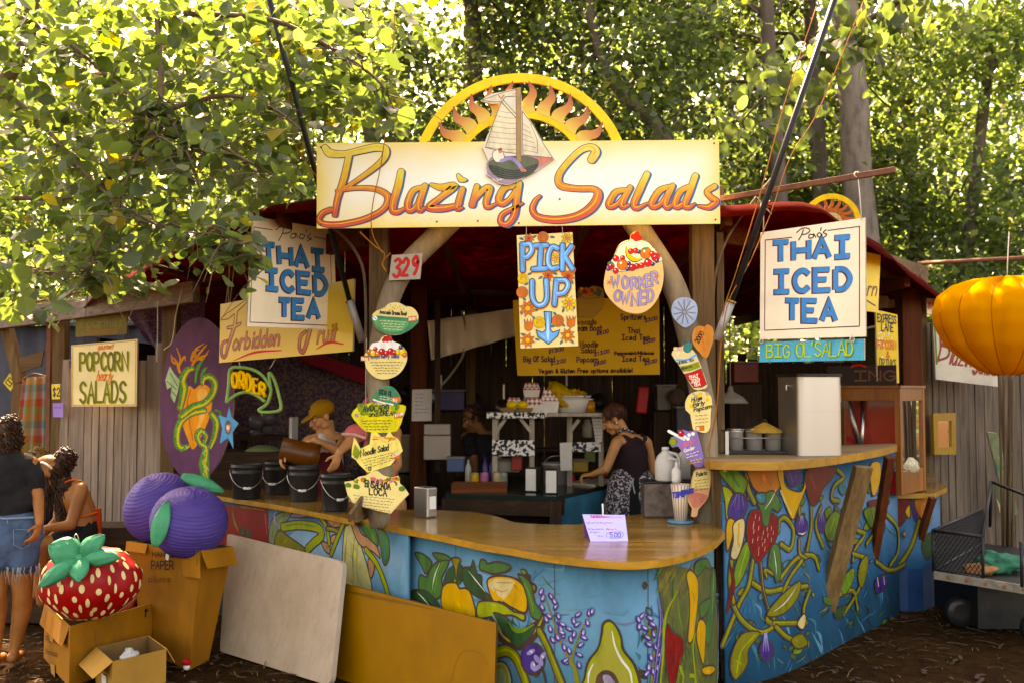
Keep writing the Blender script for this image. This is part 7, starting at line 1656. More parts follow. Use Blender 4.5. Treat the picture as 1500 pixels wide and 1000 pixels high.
def cloth_leaf(par, base, tip, w_, bul, nm='leaf', m=None, n=14):
    base = V(base); tip = V(tip); d = tip - base; s_ = d.cross(V((0,-1,.35))).normalized(); up = s_.cross(d).normalized(); vs = []; K = 8
    if up.y > 0: up = -up
    for i in range(n + 1):
        u = i / n; ww = w_ * (math.sin(PI * min(u * .93 + .07,1)) ** .75); 
        for j in range(K + 1):
            v = j / K * 2 - 1; vs.append(base + d * u + s_ * (v * ww) + up * (bul * math.sin(PI * u) * (1 - v * v * .8) + .11 * w_ * math.sin(v * 9 + i * .7) * (.3 + u)))
    mb = MB(); mb.add(vs,[(i * (K + 1) + j, i * (K + 1) + j + 1,(i + 1) * (K + 1) + j + 1,(i + 1) * (K + 1) + j) for i in range(n) for j in range(K)],0, True); return mb.build(nm, m or GLF, par, solid=.006)
z5 = zf(0,660,2.94); top = at(118,817,5.93)
for (x, y, Y, w_, b_) in ((212,405,5.9,.088,.05),(450,360,5.95,.06,.06),(516,458,5.9,.05,.05),(345,562,5.78,.06,.04),(165,588,5.78,.052,.06),(345,420,6.1,.045,.03)): p = z5((x, y))[0]; cloth_leaf(t, top, at(p[0], p[1], Y), w_, b_)
mb = MB(); mb.ell(top + V((0,-.02,.005)),(.03,.025,.025)); mb.build('knot', GLF, t)
mb = MB(); mb.tube(catmull([at(*z5((358,425))[0],5.97), at(*z5((345,395))[0],5.97), at(*z5((322,372))[0],5.97), at(*z5((326,358))[0],5.97), at(*z5((335,365))[0],5.97), at(*z5((345,410))[0],5.97)],5),.003,6); mb.build('wire_hook', STEEL2, t)
n0 = onz(164,1022); r0 = onz(243,1001); l0 = onz(140,998); k0 = r0 + (l0 - n0); t, T = rawbox('cardboard_box', 'small open cardboard box with plastic inside, in front of the strawberry box',[n0, r0, k0, l0], at(164,968, n0.y).z, m=CARD2)
flap(t, T[0], T[3], at(113,972, T[3].y - .05) - T[3], CARD2); flap(t, T[1], T[2],(.05,.02,-.09), CARD2)
Sy = Flat(T[3], T[0] - T[3],(0,0,1)); P = Paint(Sy,.008); P.fill([(151,985),(158,989),(158,1002),(151,998)], W_IN); P.build('label_sticker', t)
mb = MB(); mb.ell(at(191,957,5.9) + V((0,0,-.02)),(.055,.05,.05), None,20,12,0,.5,2); o = mb.build('plastic_bag', mat('clear crumpled plastic',(.34,.32,.30),.25,.4,12, bump=.8)); tag(o, 'crumpled clear plastic bag inside the small open box', 'bag')
n0 = onz(278,981); r0 = onz(306,966); l0 = onz(214,955); k0 = r0 + (l0 - n0) ; hb_ = at(296,806, n0.y).z
rim = [at(294,806,6.28), at(341,800,6.55), at(276,788,7.0), at(186,792,6.65)]; c = (n0 + r0 + k0 + l0) / 4
t = thing('cardboard_box', 'tall worn cardboard box holding the purple paper plums', 'box', c); mb = MB(); F4 = [n0, r0, k0, l0]; cc = sum(rim, V((0,0,0))) / 4; I = [p.lerp(cc,.06) for p in rim]; Ib = [p.lerp(c,.06) + V((0,0,.01)) for p in F4]
[face_grid(mb, F4[i], F4[(i + 1) % 4], rim[(i + 1) % 4], rim[i]) for i in range(4)]; mb.add(rim + I,[(i,(i + 1) % 4,4 + (i + 1) % 4,4 + i) for i in range(4)],1); [face_grid(mb, Ib[i], Ib[(i + 1) % 4], I[(i + 1) % 4], I[i],1) for i in range(4)]; mb.build('carton',[CARD, CARDIN], t)
flap(t, rim[0].lerp(rim[3],.02), rim[0].lerp(rim[3],.26),(.03,-.05,-.17), CARD); flap(t, rim[0], rim[1],(.05,-.04,-.11)); flap(t, rim[3], rim[0].lerp(rim[3],.7),(-.0,-.03,-.06))
Sz = Flat(rim[3], rim[0] - rim[3], rim[3] - l0); P = Paint(Sz,.028); P.text('HANGING', z5((672,448))[0],7,5.0,.007, INK,(1,.03)); P.text('PAPER', z5((668,502))[0],12,5.2,.008, INK,(1,0)); P.text('plums', z5((655,555))[0],8,6,.006, mat('faded ink',(.10,.05,.02),.7,.2),(1,0)); P.stroke(z5((862,420),(858,700),(820,920)),.005, CARDIN); P.stroke(z5((740,415),(735,455)),.03, W_IN); P.stroke(z5((745,560),(740,900)),.004, CARDIN); P.build('handwriting', t)
PLM = mat('purple paper ribs',(.055,.036,.16),.6,.3,3,(1,1,6),.5,14)
def plum(label, px, py, Y, r, sq, tilt):
    c = at(px, py, Y); t = thing('paper_lantern', label, 'lantern', c + V((0,0,-r * sq)), 'purple paper lanterns made as plums'); R = Matrix.Rotation(tilt,3, 'Y') @ Matrix.Rotation(.35,3, 'X'); vs = []; nu, nv = 56,90
    for j in range(nv + 1):
        th = PI * j / nv; rr = 1 + .013 * math.cos(j * PI * .66)
        for i in range(nu): a = 2 * PI * i / nu; p = V((math.sin(th) * math.cos(a), math.sin(th) * math.sin(a), math.cos(th) * sq)) * r * rr * (1 + .03 * noise.noise(V((math.cos(a) * 1.6 + px, th * 2.4, math.sin(a) * 1.6))) + .012 * noise.noise(V((math.cos(a) * 3, th * 14, math.sin(a) * 3)))); vs.append(R @ p + c)
    mb = MB(); mb.add(vs,[(j * nu + i,(j + 1) * nu + i,(j + 1) * nu + (i + 1) % nu, j * nu + (i + 1) % nu) for j in range(nv) for i in range(nu)],0, True); mb.build('paper_globe', PLM, t); return t, c
p1, c1_ = plum('purple paper lantern plum, the upper rear one resting on the box',237,744,6.75,.245,.96,-.35)
p2, c2_ = plum('purple paper lantern plum, the front one sunk into the box rim',277,764,6.42,.240,.92,.25)
cloth_leaf(p2, at(*z5((668,412))[0],6.16), at(*z5((722,212))[0],6.22),.055,.03); cloth_leaf(p1, at(*z5((782,106))[0],6.6), at(*z5((968,176))[0],6.7),.045,.03)
mb = MB(); q = onz(277,980); mb.ell(q + V((0,-.05,.03)),(.022,.02,.02)); o = mb.build('small_doll', W_IN); mb = MB(); mb.ell(q + V((0,-.05,.058)),(.03,.026,.02)); u = mb.build('red_cap', mat('red felt',(.35,.02,.02),.8,.15), o); tag(o, 'tiny white figure with a red cap on the ground by the tall box', 'toy')
# --- leaning boards
def rounded(pts, r, n=5):
    out = []; N = len(pts)
    for i in range(N):
        p = pts[i]; a = (pts[i - 1] - p); b = (pts[(i + 1) % N] - p); rr = r[i]
        if rr == 0: out.append(p); continue
        A = p + a.normalized() * rr; B = p + b.normalized() * rr
        for k in range(n + 1): u = k / n; out.append(A * (1 - u) ** 2 + p * 2 * u * (1 - u) + B * u * u)
    return out
q = [at(333,781,7.0), at(503,822,6.12), onz(484,1004), onz(322,953)]; FP = Flat(q[0], q[1] - q[0], q[0] - q[3]); q = [FP.pt(*FP.hit(*p)) for p in ((333,781),(503,822),(484,1004),(322,953))]; nrm = (q[1] - q[0]).cross(q[3] - q[0]).normalized(); nrm = nrm if nrm.y < 0 else -nrm
def marble_mat():
    m, nt, b = _new('worn laminate'); mp = _coord(nt); n = _noise(nt, mp,3,6,.7); n2 = _noise(nt, _coord(nt,(1,1,.25)),30,4,.7); r = _ramp(nt, n.outputs[0],[(.3,(.33,.235,.15)),(.55,(.40,.295,.20)),(.75,(.46,.35,.25))]); r2 = _ramp(nt, n2.outputs[0],[(.25,(.72,.68,.62)),(.5,(1,1,1))]); mx = N_(nt, 'ShaderNodeMix'); mx.data_type = 'RGBA'; mx.blend_type = 'MULTIPLY'; mx.inputs[0].default_value = .7; K_(nt, r.outputs[0], mx.inputs[6]); K_(nt, r2.outputs[0], mx.inputs[7]); K_(nt, mx.outputs[2], b.inputs['Base Color']); b.inputs['Roughness'].default_value = .5; return m
mb = MB(); mb.plate(rounded(q,[.02,.06,.06,.02]), nrm * -.035,0,1); o = mb.build('folding_table_top',[marble_mat(), mat('pale edge moulding',(.42,.35,.27),.5,.15)], None,.006); tag(o, 'worn beige folding table top leaning against the counter', 'table top')
FP = Flat(at(488,850,6.3), at(727,911.5,5.27) - at(488,850,6.3),(-.10,.14,1)); q2 = [FP.pt(*FP.hit(*p)) for p in ((488,850),(727,911.5),(722,1085),(470,1006))]; nr2 = (q2[1] - q2[0]).cross(q2[3] - q2[0]).normalized(); nr2 = nr2 if nr2.y < 0 else -nr2
mb = MB(); mb.plate(q2, nr2 * -.014,0,1)
So_ = Flat(q2[0], q2[1] - q2[0], q2[0] - q2[3]); P = Paint(So_); SCR = paint('pale scratch',(.32,.18,.04)); DST = mat('dark water stain',(.15,.075,.012),.6,.3)
P.stroke([(498,863),(540,872),(600,884),(640,893)],[.003,.022,.012,.002], DST); P.stroke([(660,1000),(672,960),(690,952),(706,958),(716,975)],.003, DST)
for k in range(22): x = U(510,715); y = U(890,1000); P.stroke([(x, y),(x + U(-3,3), y + U(2,9))],[.0008,.0025,.0008], SCR, cap=False)
mb.add(P.mb.v,[f for f in P.mb.f],0); mb.m[-len(P.mb.f):] = [2 + k for k in P.mb.m]; o = mb.build('leaning_board',[mat('scratched ochre board',(.25,.115,.006),.5,.16,5, bump=.1), mat('dark board edge',(.10,.05,.015),.7,.2)] + P.mats); tag(o, 'plain ochre board leaning on the blue painted counter front', 'board')
# ---------------------------------------------------------------- inside the stall
def speckle(name, c1, c2, sc, thr=.5):
    if name in _M: return _M[name]
    m, nt, b = _new(name); mp = _coord(nt); v = N_(nt, 'ShaderNodeTexNoise'); v.inputs['Scale'].default_value = sc; v.inputs['Detail'].default_value = 2; K_(nt, mp.outputs[0], v.inputs['Vector']); r = _ramp(nt, v.outputs[0],[(thr - .03, c1),(thr + .03, c2)]); K_(nt, r.outputs[0], b.inputs['Base Color']); b.inputs['Roughness'].default_value = .8; _M[name] = m; return m
TAP = speckle('purple speckled cloth',(.035,.014,.045),(.12,.065,.045),38)
def hang(name, label, quad, Ys, m, cat, waves=0.0, nx=24, nz=8, par=None):
    c = [at(*quad[k], Ys[k]) for k in range(4)]; vs = []
    for j in range(nz + 1):
        for i in range(nx + 1):
            u, v = i / nx, j / nz; p = c[0].lerp(c[1], u).lerp(c[3].lerp(c[2], u), v); vs.append(p + V((0, math.sin(u * nx * .9) * waves * (.3 + .7 * v),0)))
    mb = MB(); mb.add(vs,[(j * (nx + 1) + i, j * (nx + 1) + i + 1,(j + 1) * (nx + 1) + i + 1,(j + 1) * (nx + 1) + i) for j in range(nz) for i in range(nx)],0, True); o = mb.build(name, m, par, solid=.003); return tag(o, label, cat) if label else o
hang('tapestry', 'purple speckled hanging cloth with a red edge behind the person with the ochre cap',((330,480),(560,555),(560,700),(330,700)),(9.7,9.9,9.9,9.7), TAP, 'cloth',.05)
hang('cloth_border', 'dark red slanting cloth band along the top of the purple hanging',((440,508),(560,548),(560,572),(440,528)),(9.55,9.75,9.75,9.55), mat('dark red cloth',(.16,.012,.02),.8,.2), 'cloth',.01)
hang('shade_cloth', 'purple woven shade cloth hung under the left beam',((180,452),(300,430),(300,560),(215,500)),(8.9,8.6,8.8,8.9), speckle('purple netting',(.06,.03,.11),(.16,.09,.20),60), 'cloth',.03)
hang('white_tarpaulin', 'off white tarpaulin sagging from the back beam',((626,470),(756,452),(756,492),(632,527)),(9.4,9.4,9.4,9.3), mat('white tarp',(.72,.64,.52),.6,.12,3, bump=.3), 'tarpaulin',.06)
hang('white_tarpaulin', 'pale tarpaulin strip hung behind the tea sign at the right wing',((1285,415),(1345,420),(1335,450),(1285,452)),(9.2,9.3,9.3,9.2), mat('white tarp',(.46,.40,.33),.6,.12,3, bump=.3), 'tarpaulin',.05)
# dark partitions closing the back and the sides of the kitchen
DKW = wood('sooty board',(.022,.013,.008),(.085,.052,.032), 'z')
def partition(name, label, a, b, z0, z1, m=DKW, cat='partition'):
    a = V(a); b = V(b); d = (b - a).normalized(); L = (b - a).length; mb = MB(); x = 0
    while x < L: w_ = min(U(.12,.2), L - x + .02); c = a + d * (x + w_ / 2); mb.beam(V((c.x, c.y, z0)), V((c.x, c.y, z1 - U(0,.03))), w_ - U(.001,.007),.02,0, d); x += w_
    o = mb.build('boards', m); o.name = name; return tag(o, label, cat)
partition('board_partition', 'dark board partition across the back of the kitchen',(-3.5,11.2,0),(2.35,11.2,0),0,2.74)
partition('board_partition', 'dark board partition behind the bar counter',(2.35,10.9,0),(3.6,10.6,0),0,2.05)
# --- centre table with shelf unit
zt2 = .90; f = [onz(652,722, zt2), onz(816,726, zt2), onz(898,707, zt2), onz(880,695, zt2), onz(668,697, zt2)]
t = thing('kitchen_table', 'dark topped kitchen table with teal cloth hanging in the stall', 'table', onz(775,800)); mb = MB(); mb.plate(f,(0,0,-.035)); mb.build('tabletop', mat('dark green glaze top',(.015,.026,.022),.15,.3,6, bump=.02), t,.004)
mb = MB(); 
for a, b in ((f[0], f[1]),(f[1], f[2])): mb.beam(V((a.x, a.y,.80)) + V((0,.03,0)), V((b.x, b.y,.80)) + V((0,.03,0)),.03,.13)
mb.build('apron_board', W_DARK('x'), t)
for p in (f[0], f[1], f[2], f[4]): mb = MB(); mb.beam(V((p.x * .97, p.y + .06,0)), V((p.x * .97, p.y + .06,.86)),.09,.09); mb.build('leg', W_DARK('z'), t)
mb = MB(); mb.box(((f[0].x + f[1].x) / 2, f[0].y + .25,.4),(1.05,.1,.75)); mb.build('cupboard', W_DARK('x'), t,.005)
o = hang('side_cloth', None,((816,732),(897,714),(900,800),(820,812)),(8.02,8.95,8.95,8.02), mat('teal cotton',(.012,.12,.17),.85,.3,8), None,.03,24,6, t)
YS = 8.75; def_p = lambda px, Y=YS: V((at(px,600, Y).x, Y,0))
t = thing('shelf_unit', 'whitewashed shelf unit with black and white patterned panels on the kitchen table', 'shelf', V((def_p(800).x, YS, zt2)))
WW = wood('whitewashed timber',(.24,.20,.16),(.46,.41,.34), 'z'); ztop = at(800,604, YS).z
for px, Y in ((725, YS),(779, YS),(834, YS + .1),(880, YS + .1)): p = def_p(px, Y); mb = MB(); mb.beam(V((p.x, p.y, zt2)), V((p.x, p.y, ztop - .03)),.045,.045); mb.build('post', WW, t,.002)
for px in (728,880): p = def_p(px, YS + .5); mb = MB(); mb.beam(V((p.x, p.y, zt2)), V((p.x, p.y, ztop - .03)),.045,.045); mb.build('post', WW, t,.002)
PAT = speckle('black and white print',(.012,.012,.013),(.62,.60,.56),34,.5)
a, b = at(713,604, YS - .06), at(882,604, YS - .06); mb = MB(); mb.plate([V((a.x, YS - .08, ztop)), V((b.x, YS - .08, ztop)), V((b.x, YS + .6, ztop)), V((a.x, YS + .6, ztop))],(0,0,-.03)); mb.build('top_shelf', WW, t,.003)
mb = MB(); m1 = at(800,604, YS - .06); mb.box(((a.x + m1.x) / 2, YS - .085, ztop - .02),(m1.x - a.x,.008,.05)); mb.build('printed_edge', PAT, t)
for x0, x1, y0, y1, Y in ((721,783,644,667, YS - .03),(836,880,647,661, YS + .07)): c0_, c1b = at(x0, y1, Y), at(x1, y0, Y); mb = MB(); mb.box((c0_ + c1b) / 2,(c1b.x - c0_.x,.012, c1b.z - c0_.z)); mb.build('printed_panel', PAT, t)
for x0, y0, x1, y1 in ((727,632,741,612),(778,632,762,612),(836,630,848,614)): mb = MB(); mb.beam(at(x0, y0, YS - .01), at(x1, y1, YS - .01),.03,.03); mb.build('brace', WW, t)
mb = MB(); pp = [at(866,607, YS + .03), at(883,604, YS + .03), at(882,646, YS + .0), at(873,650, YS + .0)]; mb.plate(pp,(0,.003,0)); o = mb.build('paper_sheet', mat('paper grey white',(.44,.42,.38),.8,.06)); tag(o, 'handwritten paper sheet hanging from the shelf unit corner', 'paper'); P = Paint(frontal(YS - .01,0,870,625)); lines(P, lambda *q: list(q),868,612,12,5,7,0, INK,.0035); P.build('handwriting', o)
# popcorn boxes, bowl, bag, lemons, trays on the shelf
zs = ztop + .001; zi2 = zf(580,540,3.261)
def onshelf(x, Y): p = at(zi2((x,0))[0][0],600, Y); return V((p.x, Y, zs))
def diam_mat():
    m, nt, bs = _new('red diamond print carton'); mp = _coord(nt,(1,1,1), False); rot = N_(nt, 'ShaderNodeVectorRotate'); rot.rotation_type = 'Y_AXIS'; rot.inputs['Angle'].default_value = .785; K_(nt, mp.outputs[0], rot.inputs[0]); ch = N_(nt, 'ShaderNodeTexChecker'); ch.inputs['Scale'].default_value = 36; ch.inputs[1].default_value = (.62,.58,.52,1); ch.inputs[2].default_value = (.34,.05,.05,1); K_(nt, rot.outputs[0], ch.inputs[0]); K_(nt, ch.outputs[0], bs.inputs['Base Color']); return m
DM = diam_mat(); GP = 'red diamond patterned food cartons on the shelf unit'
def carton(label, x, Y, w_, h, z=0.0):
    b = onshelf(x, Y) + V((0,0, z)); t = thing('food_carton', label, 'carton', b, GP); mb = MB(); q = [(-1,-1),(1,-1),(1,1),(-1,1)]; mb.add([b + V((i * w_ * .42, j * w_ * .42,0)) for i, j in q] + [b + V((i * w_ * .5, j * w_ * .5, h * .5)) for i, j in q],[(i,(i + 1) % 4,4 + (i + 1) % 4,4 + i) for i in range(4)] + [(3,2,1,0),(4,5,6,7)],0); mb.build('base', W_IN, t)
    mb = MB(); mb.add([b + V((i * w_ * .505, j * w_ * .505, h * .5)) for i, j in q] + [b + V((i * w_ * .36, j * w_ * .36, h)) for i, j in q],[(i,(i + 1) % 4,4 + (i + 1) % 4,4 + i) for i in range(4)] + [(4,5,6,7),(3,2,1,0)],0); mb.build('printed_lid', DM, t)
carton('diamond patterned carton at the front between lemons and white bowl',660, YS + .05,.15,.13); carton('diamond patterned carton on top of two others',648, YS + .18,.15,.13,.135); carton('diamond patterned carton behind the lemons',565, YS + .2,.14,.13); carton('tall stacked pair of diamond cartons beside the white bowl',735, YS + .1,.16,.20)
carton('diamond patterned carton under the topmost one',640, YS + .36,.15,.13)
b = onshelf(840, YS + .15); t = thing('mixing_bowl', 'white bowl heaped with tortilla chips on the shelf unit', 'bowl', b); mb = MB(); mb.lathe([(.12,0),(.15,.10),(.168,.14),(.175,.14),(.17,.15),(.15,.135),(.0,.13)], b,28); mb.build('bowl', W_IN, t); mb = MB()
for k in range(60): c = b + V((U(-.13,.13), U(-.13,.13),.13 + U(0,.05))); e = [V((U(-1,1), U(-1,1), U(-.7,.7))).normalized() * .04 for _ in range(3)]; mb.add([c + q for q in e] + [c + q * .9 + V((0,0,.003)) for q in e],[(0,1,2),(5,4,3),(0,3,4,1),(1,4,5,2),(2,5,3,0)])
mb.build('chips', mat('corn chip',(.42,.25,.05),.7,.3,14), t)
b2 = at(824,576, YS + .1); mb = MB(); mb.ell(b2 + V((0,0,-.02)),(.17,.09,.085), Matrix.Rotation(.75,3, 'Y'),30,18,0,.28,5); o = mb.build('chip_bag', mat('clear bag of chips',(.38,.25,.05),.15,.55,16, bump=.9)); tag(o, 'shiny bag of yellow chips lying on the white bowl', 'bag')
for lab, x in (('brown paper tray, the left one with a lemon on it',533),('brown paper tray, right beside the first, with a lemon on it',617)):
    b = onshelf(x, YS - .02); mb = MB(); mb.lathe([(.07,0),(.1,.04),(.095,.045),(.0,.035)], b,4, Matrix.Rotation(.785,3, 'Z')); o = mb.build('paper_tray', mat('kraft tray',(.24,.15,.08),.8,.15), None,.004); tag(o, lab, 'tray', 'brown paper trays with lemons')
for lab, x in (('lemon on the left paper tray',552),('lemon on the right paper tray',605)):
    b = onshelf(x, YS - .03) + V((0,0,.07)); mb = MB(); mb.ell(b,(.045,.037,.037), None,18,12); mb.ell(b + V((.045,0,0)),(.010,.009,.009)); o = mb.build('lemon', mat('lemon skin',(.62,.42,.01),.4,.1,30, bump=.3)); tag(o, lab, 'lemon', 'lemons on the shelf unit')
b = onshelf(922, YS + .2); t = thing('jar', 'amber honey jar at the shelf end beside the white bowl', 'jar', b); mb = MB(); mb.lathe([(.05,0),(.055,.01),(.055,.09),(.04,.1),(0,.1)], b,20); mb.build('body', mat('amber honey',(.34,.15,.01),.15,.15), t); mb = MB(); mb.lathe([(.045,.1),(.045,.125),(0,.127)], b,18); mb.build('lid', STEEL2, t)
# --- on the table
def ont(px, py): return onz(px, py, zt2)
dispenser('napkin dispenser on the kitchen table, the left of the white faced pair',781,718, ont(781,719).y, zt2,.10,.12,.20,-.35, W_IN, BLK); dispenser('napkin dispenser on the kitchen table, the right of the white faced pair',808,721, ont(808,722).y, zt2,.095,.12,.20,-.1, W_IN, BLK)
tb = ont(702,720); t = thing('condiment_tray', 'reddish wooden tray holding small cans on the kitchen table', 'tray', tb); mb = MB(); TR = wood('cherry tray',(.10,.03,.015),(.22,.08,.035), 'x')
mb.box(tb + V((0,.08,.012)),(.46,.2,.02)); mb.box(tb + V((0,-.02,.035)),(.46,.015,.07)); mb.box(tb + V((0,.18,.035)),(.46,.015,.07)); mb.build('tray', TR, t)
for k,(x, c, lab) in enumerate(((695,(.40,.26,.06), 'yellow'),(709,(.32,.10,.20), 'mauve'),(728,(.40,.30,.16), 'tan'),(737,(.18,.22,.16), 'greenish'))):
    b = ont(x,716) + V((0,.06,.024)); t = thing('drink_can', 'small %s labelled can in the wooden tray' % lab, 'can', b, 'small cans in the tray'); mb = MB(); mb.lathe([(.034,0),(.038,.006),(.038,.10),(.033,.112),(0,.112)], b,20); mb.build('body', mat('can label ' + lab, c,.35,.5,26), t); mb = MB(); mb.lathe([(.034,.112),(.034,.118),(.028,.116),(0,.116)], b,18); mb.build('lid', STEEL, t)
for x, h, c, lab in ((685,.23,(.36,.34,.30), 'pale'),(710,.25,(.06,.03,.12), 'purple'),(720,.24,(.05,.03,.09), 'dark violet')):
    b = ont(x,712) + V((0,.12,.024)); t = thing('sauce_bottle', '%s slim bottle behind the cans in the tray' % lab, 'bottle', b, 'slim bottles in the tray'); mb = MB(); mb.lathe([(.026,0),(.028,.01),(.028, h * .6),(.012, h * .74),(.011, h * .9),(0, h * .9)], b,16); mb.build('body', mat('bottle ' + lab, c,.25,.2), t); mb = MB(); mb.lathe([(.014, h * .9),(.014, h),(0, h)], b,12); mb.build('cap', BLK, t)
b = ont(808,695); b = V((b.x, YS + .3, zt2 + .001)); t = thing('white_tub', 'white tub with a lid ring inside the shelf unit', 'tub', b); mb = MB(); mb.lathe([(.10,0),(.12,.17),(.128,.17),(.128,.19),(.11,.19),(.0,.16)], b,24); mb.build('body', mat('greyed plastic',(.34,.31,.28),.5,.1), t); mb = MB(); mb.tube(catmull([b + V((-.12,0,.17)), b + V((-.06,-.05,.24)), b + V((.05,-.04,.25)), b + V((.12,0,.17))],5),.004,6); mb.build('handle', STEEL2, t)
mb = MB(); q = [at(820,648, YS - .05), at(838,647, YS - .05), at(838,688, YS - .05), at(821,689, YS - .05)]; mb.plate(q,(0,.003,0)); o = mb.build('paper_sheet', mat('paper grey white',(.44,.42,.38),.8,.06)); tag(o, 'paper sheet standing in the shelf unit beside the white tub', 'paper')
mb = MB(); q = ont(832,707); mb.box(q + V((0,.08,.035)),(.14,.1,.07)); o = mb.build('red_box', mat('red plastic',(.36,.03,.012),.4,.2), None,.012); tag(o, 'small red plastic box on the kitchen table by the cutting board', 'box')
q = [ont(833,709), ont(872,712), ont(897,704), ont(862,702)]; mb = MB(); mb.plate([p + V((0,0,.001)) for p in q],(0,0,.018)); o = mb.build('cutting_board', mat('cream cutting board',(.44,.38,.30),.6,.1), None,.003); tag(o, 'cream cutting board on the table before the woman in the sleeveless top', 'board')
for k,(x, y, r) in enumerate(((868,704,.05),(877,703,.04),(884,702,.045))): p = ont(x, y) + V((0,.02,.02 + r * .85)); mb = MB(); mb.ell(p,(r, r, r * .85), None,16,10,0,.15, k); o = mb.build('tomato', mat('tomato skin',(.34,.05,.02),.35,.2)); tag(o,('larger tomato at the left of the cutting board', 'small middle tomato on the cutting board', 'tomato on the cutting board nearest her hands')[k], 'tomato', 'tomatoes on the cutting board')
# --- hung on the posts and walls
mb = MB(); q = [at(604,570,9.35), at(633,569,9.35), at(632,616,9.35), at(603,616,9.35)]; mb.plate(q,(0,.008,0)); o = mb.build('paper_list', mat('white list paper',(.50,.47,.44),.7,.05)); tag(o, 'white handwritten list pinned on the red brown post', 'paper'); P = Paint(frontal(9.35,0,620,590)); lines(P, lambda *q: list(q),608,577,12,5.5,4,0, BERRY,.005); lines(P, lambda *q: list(q),608,599,20,5,2,0, BERRY,.005); P.build('handwriting', o); 
mb = MB(); q = at(641,672,9.2); t = thing('wall_dispenser', 'pale two tier paper towel dispenser on the inside post', 'dispenser', q); mb.box(q + V((0,0,.11)),(.245,.14,.22)); mb.build('lower_case', mat('grey beige case',(.34,.29,.25),.55,.12), t,.008); mb = MB(); mb.box(q + V((0,0,.275)),(.24,.14,.095)); mb.build('upper_case', mat('grey beige case',(.34,.29,.25),.55,.12), t,.008)
mb = MB(); mb.beam(at(641,690,9.28), at(641,440,9.28),.05,.05); mb.build('bracket', W_DARK('z'), t)
mb = MB(); q = at(941,585,9.9); mb.box(q,(.11,.05,.27), Matrix.Rotation(.12,3, 'Y')); o = mb.build('red_bag', mat('red packet',(.34,.02,.02),.4,.3,10, bump=.4), None,.015); tag(o, 'red packet hung on the back beyond the woman in the sleeveless top', 'packet')
for k in range(5):
    p = at(990 + k * 13,580 + (k % 3) * 18,10.3); mb = MB(); M_ = Matrix.Rotation(PI / 2,3, 'X'); mb.lathe([(0,-.25),(.085,-.25),(.085,.1),(0,.1)], p,14, M_,0); o = mb.build('firewood_log', mat('log end',(.075,.05,.032),.85,.5,14)); tag(o, 'cut log end, %s, in the dark stack' % ('nearest the red packet', 'second from the red packet', 'third from the red packet', 'fourth from the red packet', 'farthest from the red packet')[k], 'log', 'stacked logs in the stall')
    mb = MB(); mb.box(p + V((0,.1,-.12 - (p.z - .12) / 2 + .06)),(.10,.3, p.z - .14)); 
    mb.build('log_rack', DKW, o)
mb = MB(); sh = at(1070,590,9.5); mb.lathe([(.17,0),(.12,.06),(.03,.11),(.02,.16),(0,.16)], sh,20); mb.tube([sh + V((0,0,.15)), V((sh.x, sh.y,2.7))],.006,6); o = mb.build('hanging_lampshade', mat('enamel shade grey',(.30,.27,.22),.5,.2)); tag(o, 'small grey lamp shade hanging in the dark behind the ropes', 'lamp shade')
for k,(x, y, Y) in enumerate(((375,618,9.2),(392,612,9.25))): p = at(x, y, Y); mb = MB(); mb.ell(p,(.075,.075,.07), None,20,14); mb.lathe([(.05,-.07),(.06,-.13),(0,-.13)], p,16); o = mb.build('glass_jar', mat('dark shiny glass',(.10,.09,.09),.06,.2)); tag(o,('round glass jar in the dark below the order arrow, nearest the star', 'round glass jar in the dark below the arrow tip')[k], 'jar', 'glass jars under the order arrow')
mb = MB(); mb.beam(at(340,640,9.25), at(430,640,9.25),.3,.04); o = mb.build('wall_shelf', W_DARK('x')); tag(o, 'dark shelf with glass jars below the order arrow', 'shelf')
mb = MB(); mb.beam(V((o.dimensions.x * 0 - 2.5,9.3,.0)), V((-2.5,9.3,1.3)),.05,.05); mb.build('leg', W_DARK('z'), o)
p = at(385,664,8.5); mb = MB(); mb.ell(p,(.16,.12,.075), None,22,12); o = mb.build('melon', mat('pale green rind',(.15,.19,.09),.5,.2)); tag(o, 'long pale green melon behind the black buckets', 'melon')
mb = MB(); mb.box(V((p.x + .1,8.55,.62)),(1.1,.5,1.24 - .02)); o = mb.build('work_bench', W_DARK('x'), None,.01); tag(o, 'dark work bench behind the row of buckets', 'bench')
mb = MB(); q = at(480,640,9.0); mb.box(at(430,635,8.9),(.03,.25,.3)); o = mb.build('white_bin', W_IN, None,.01); tag(o, 'white bin edge in the dark behind the ochre cap person', 'bin')
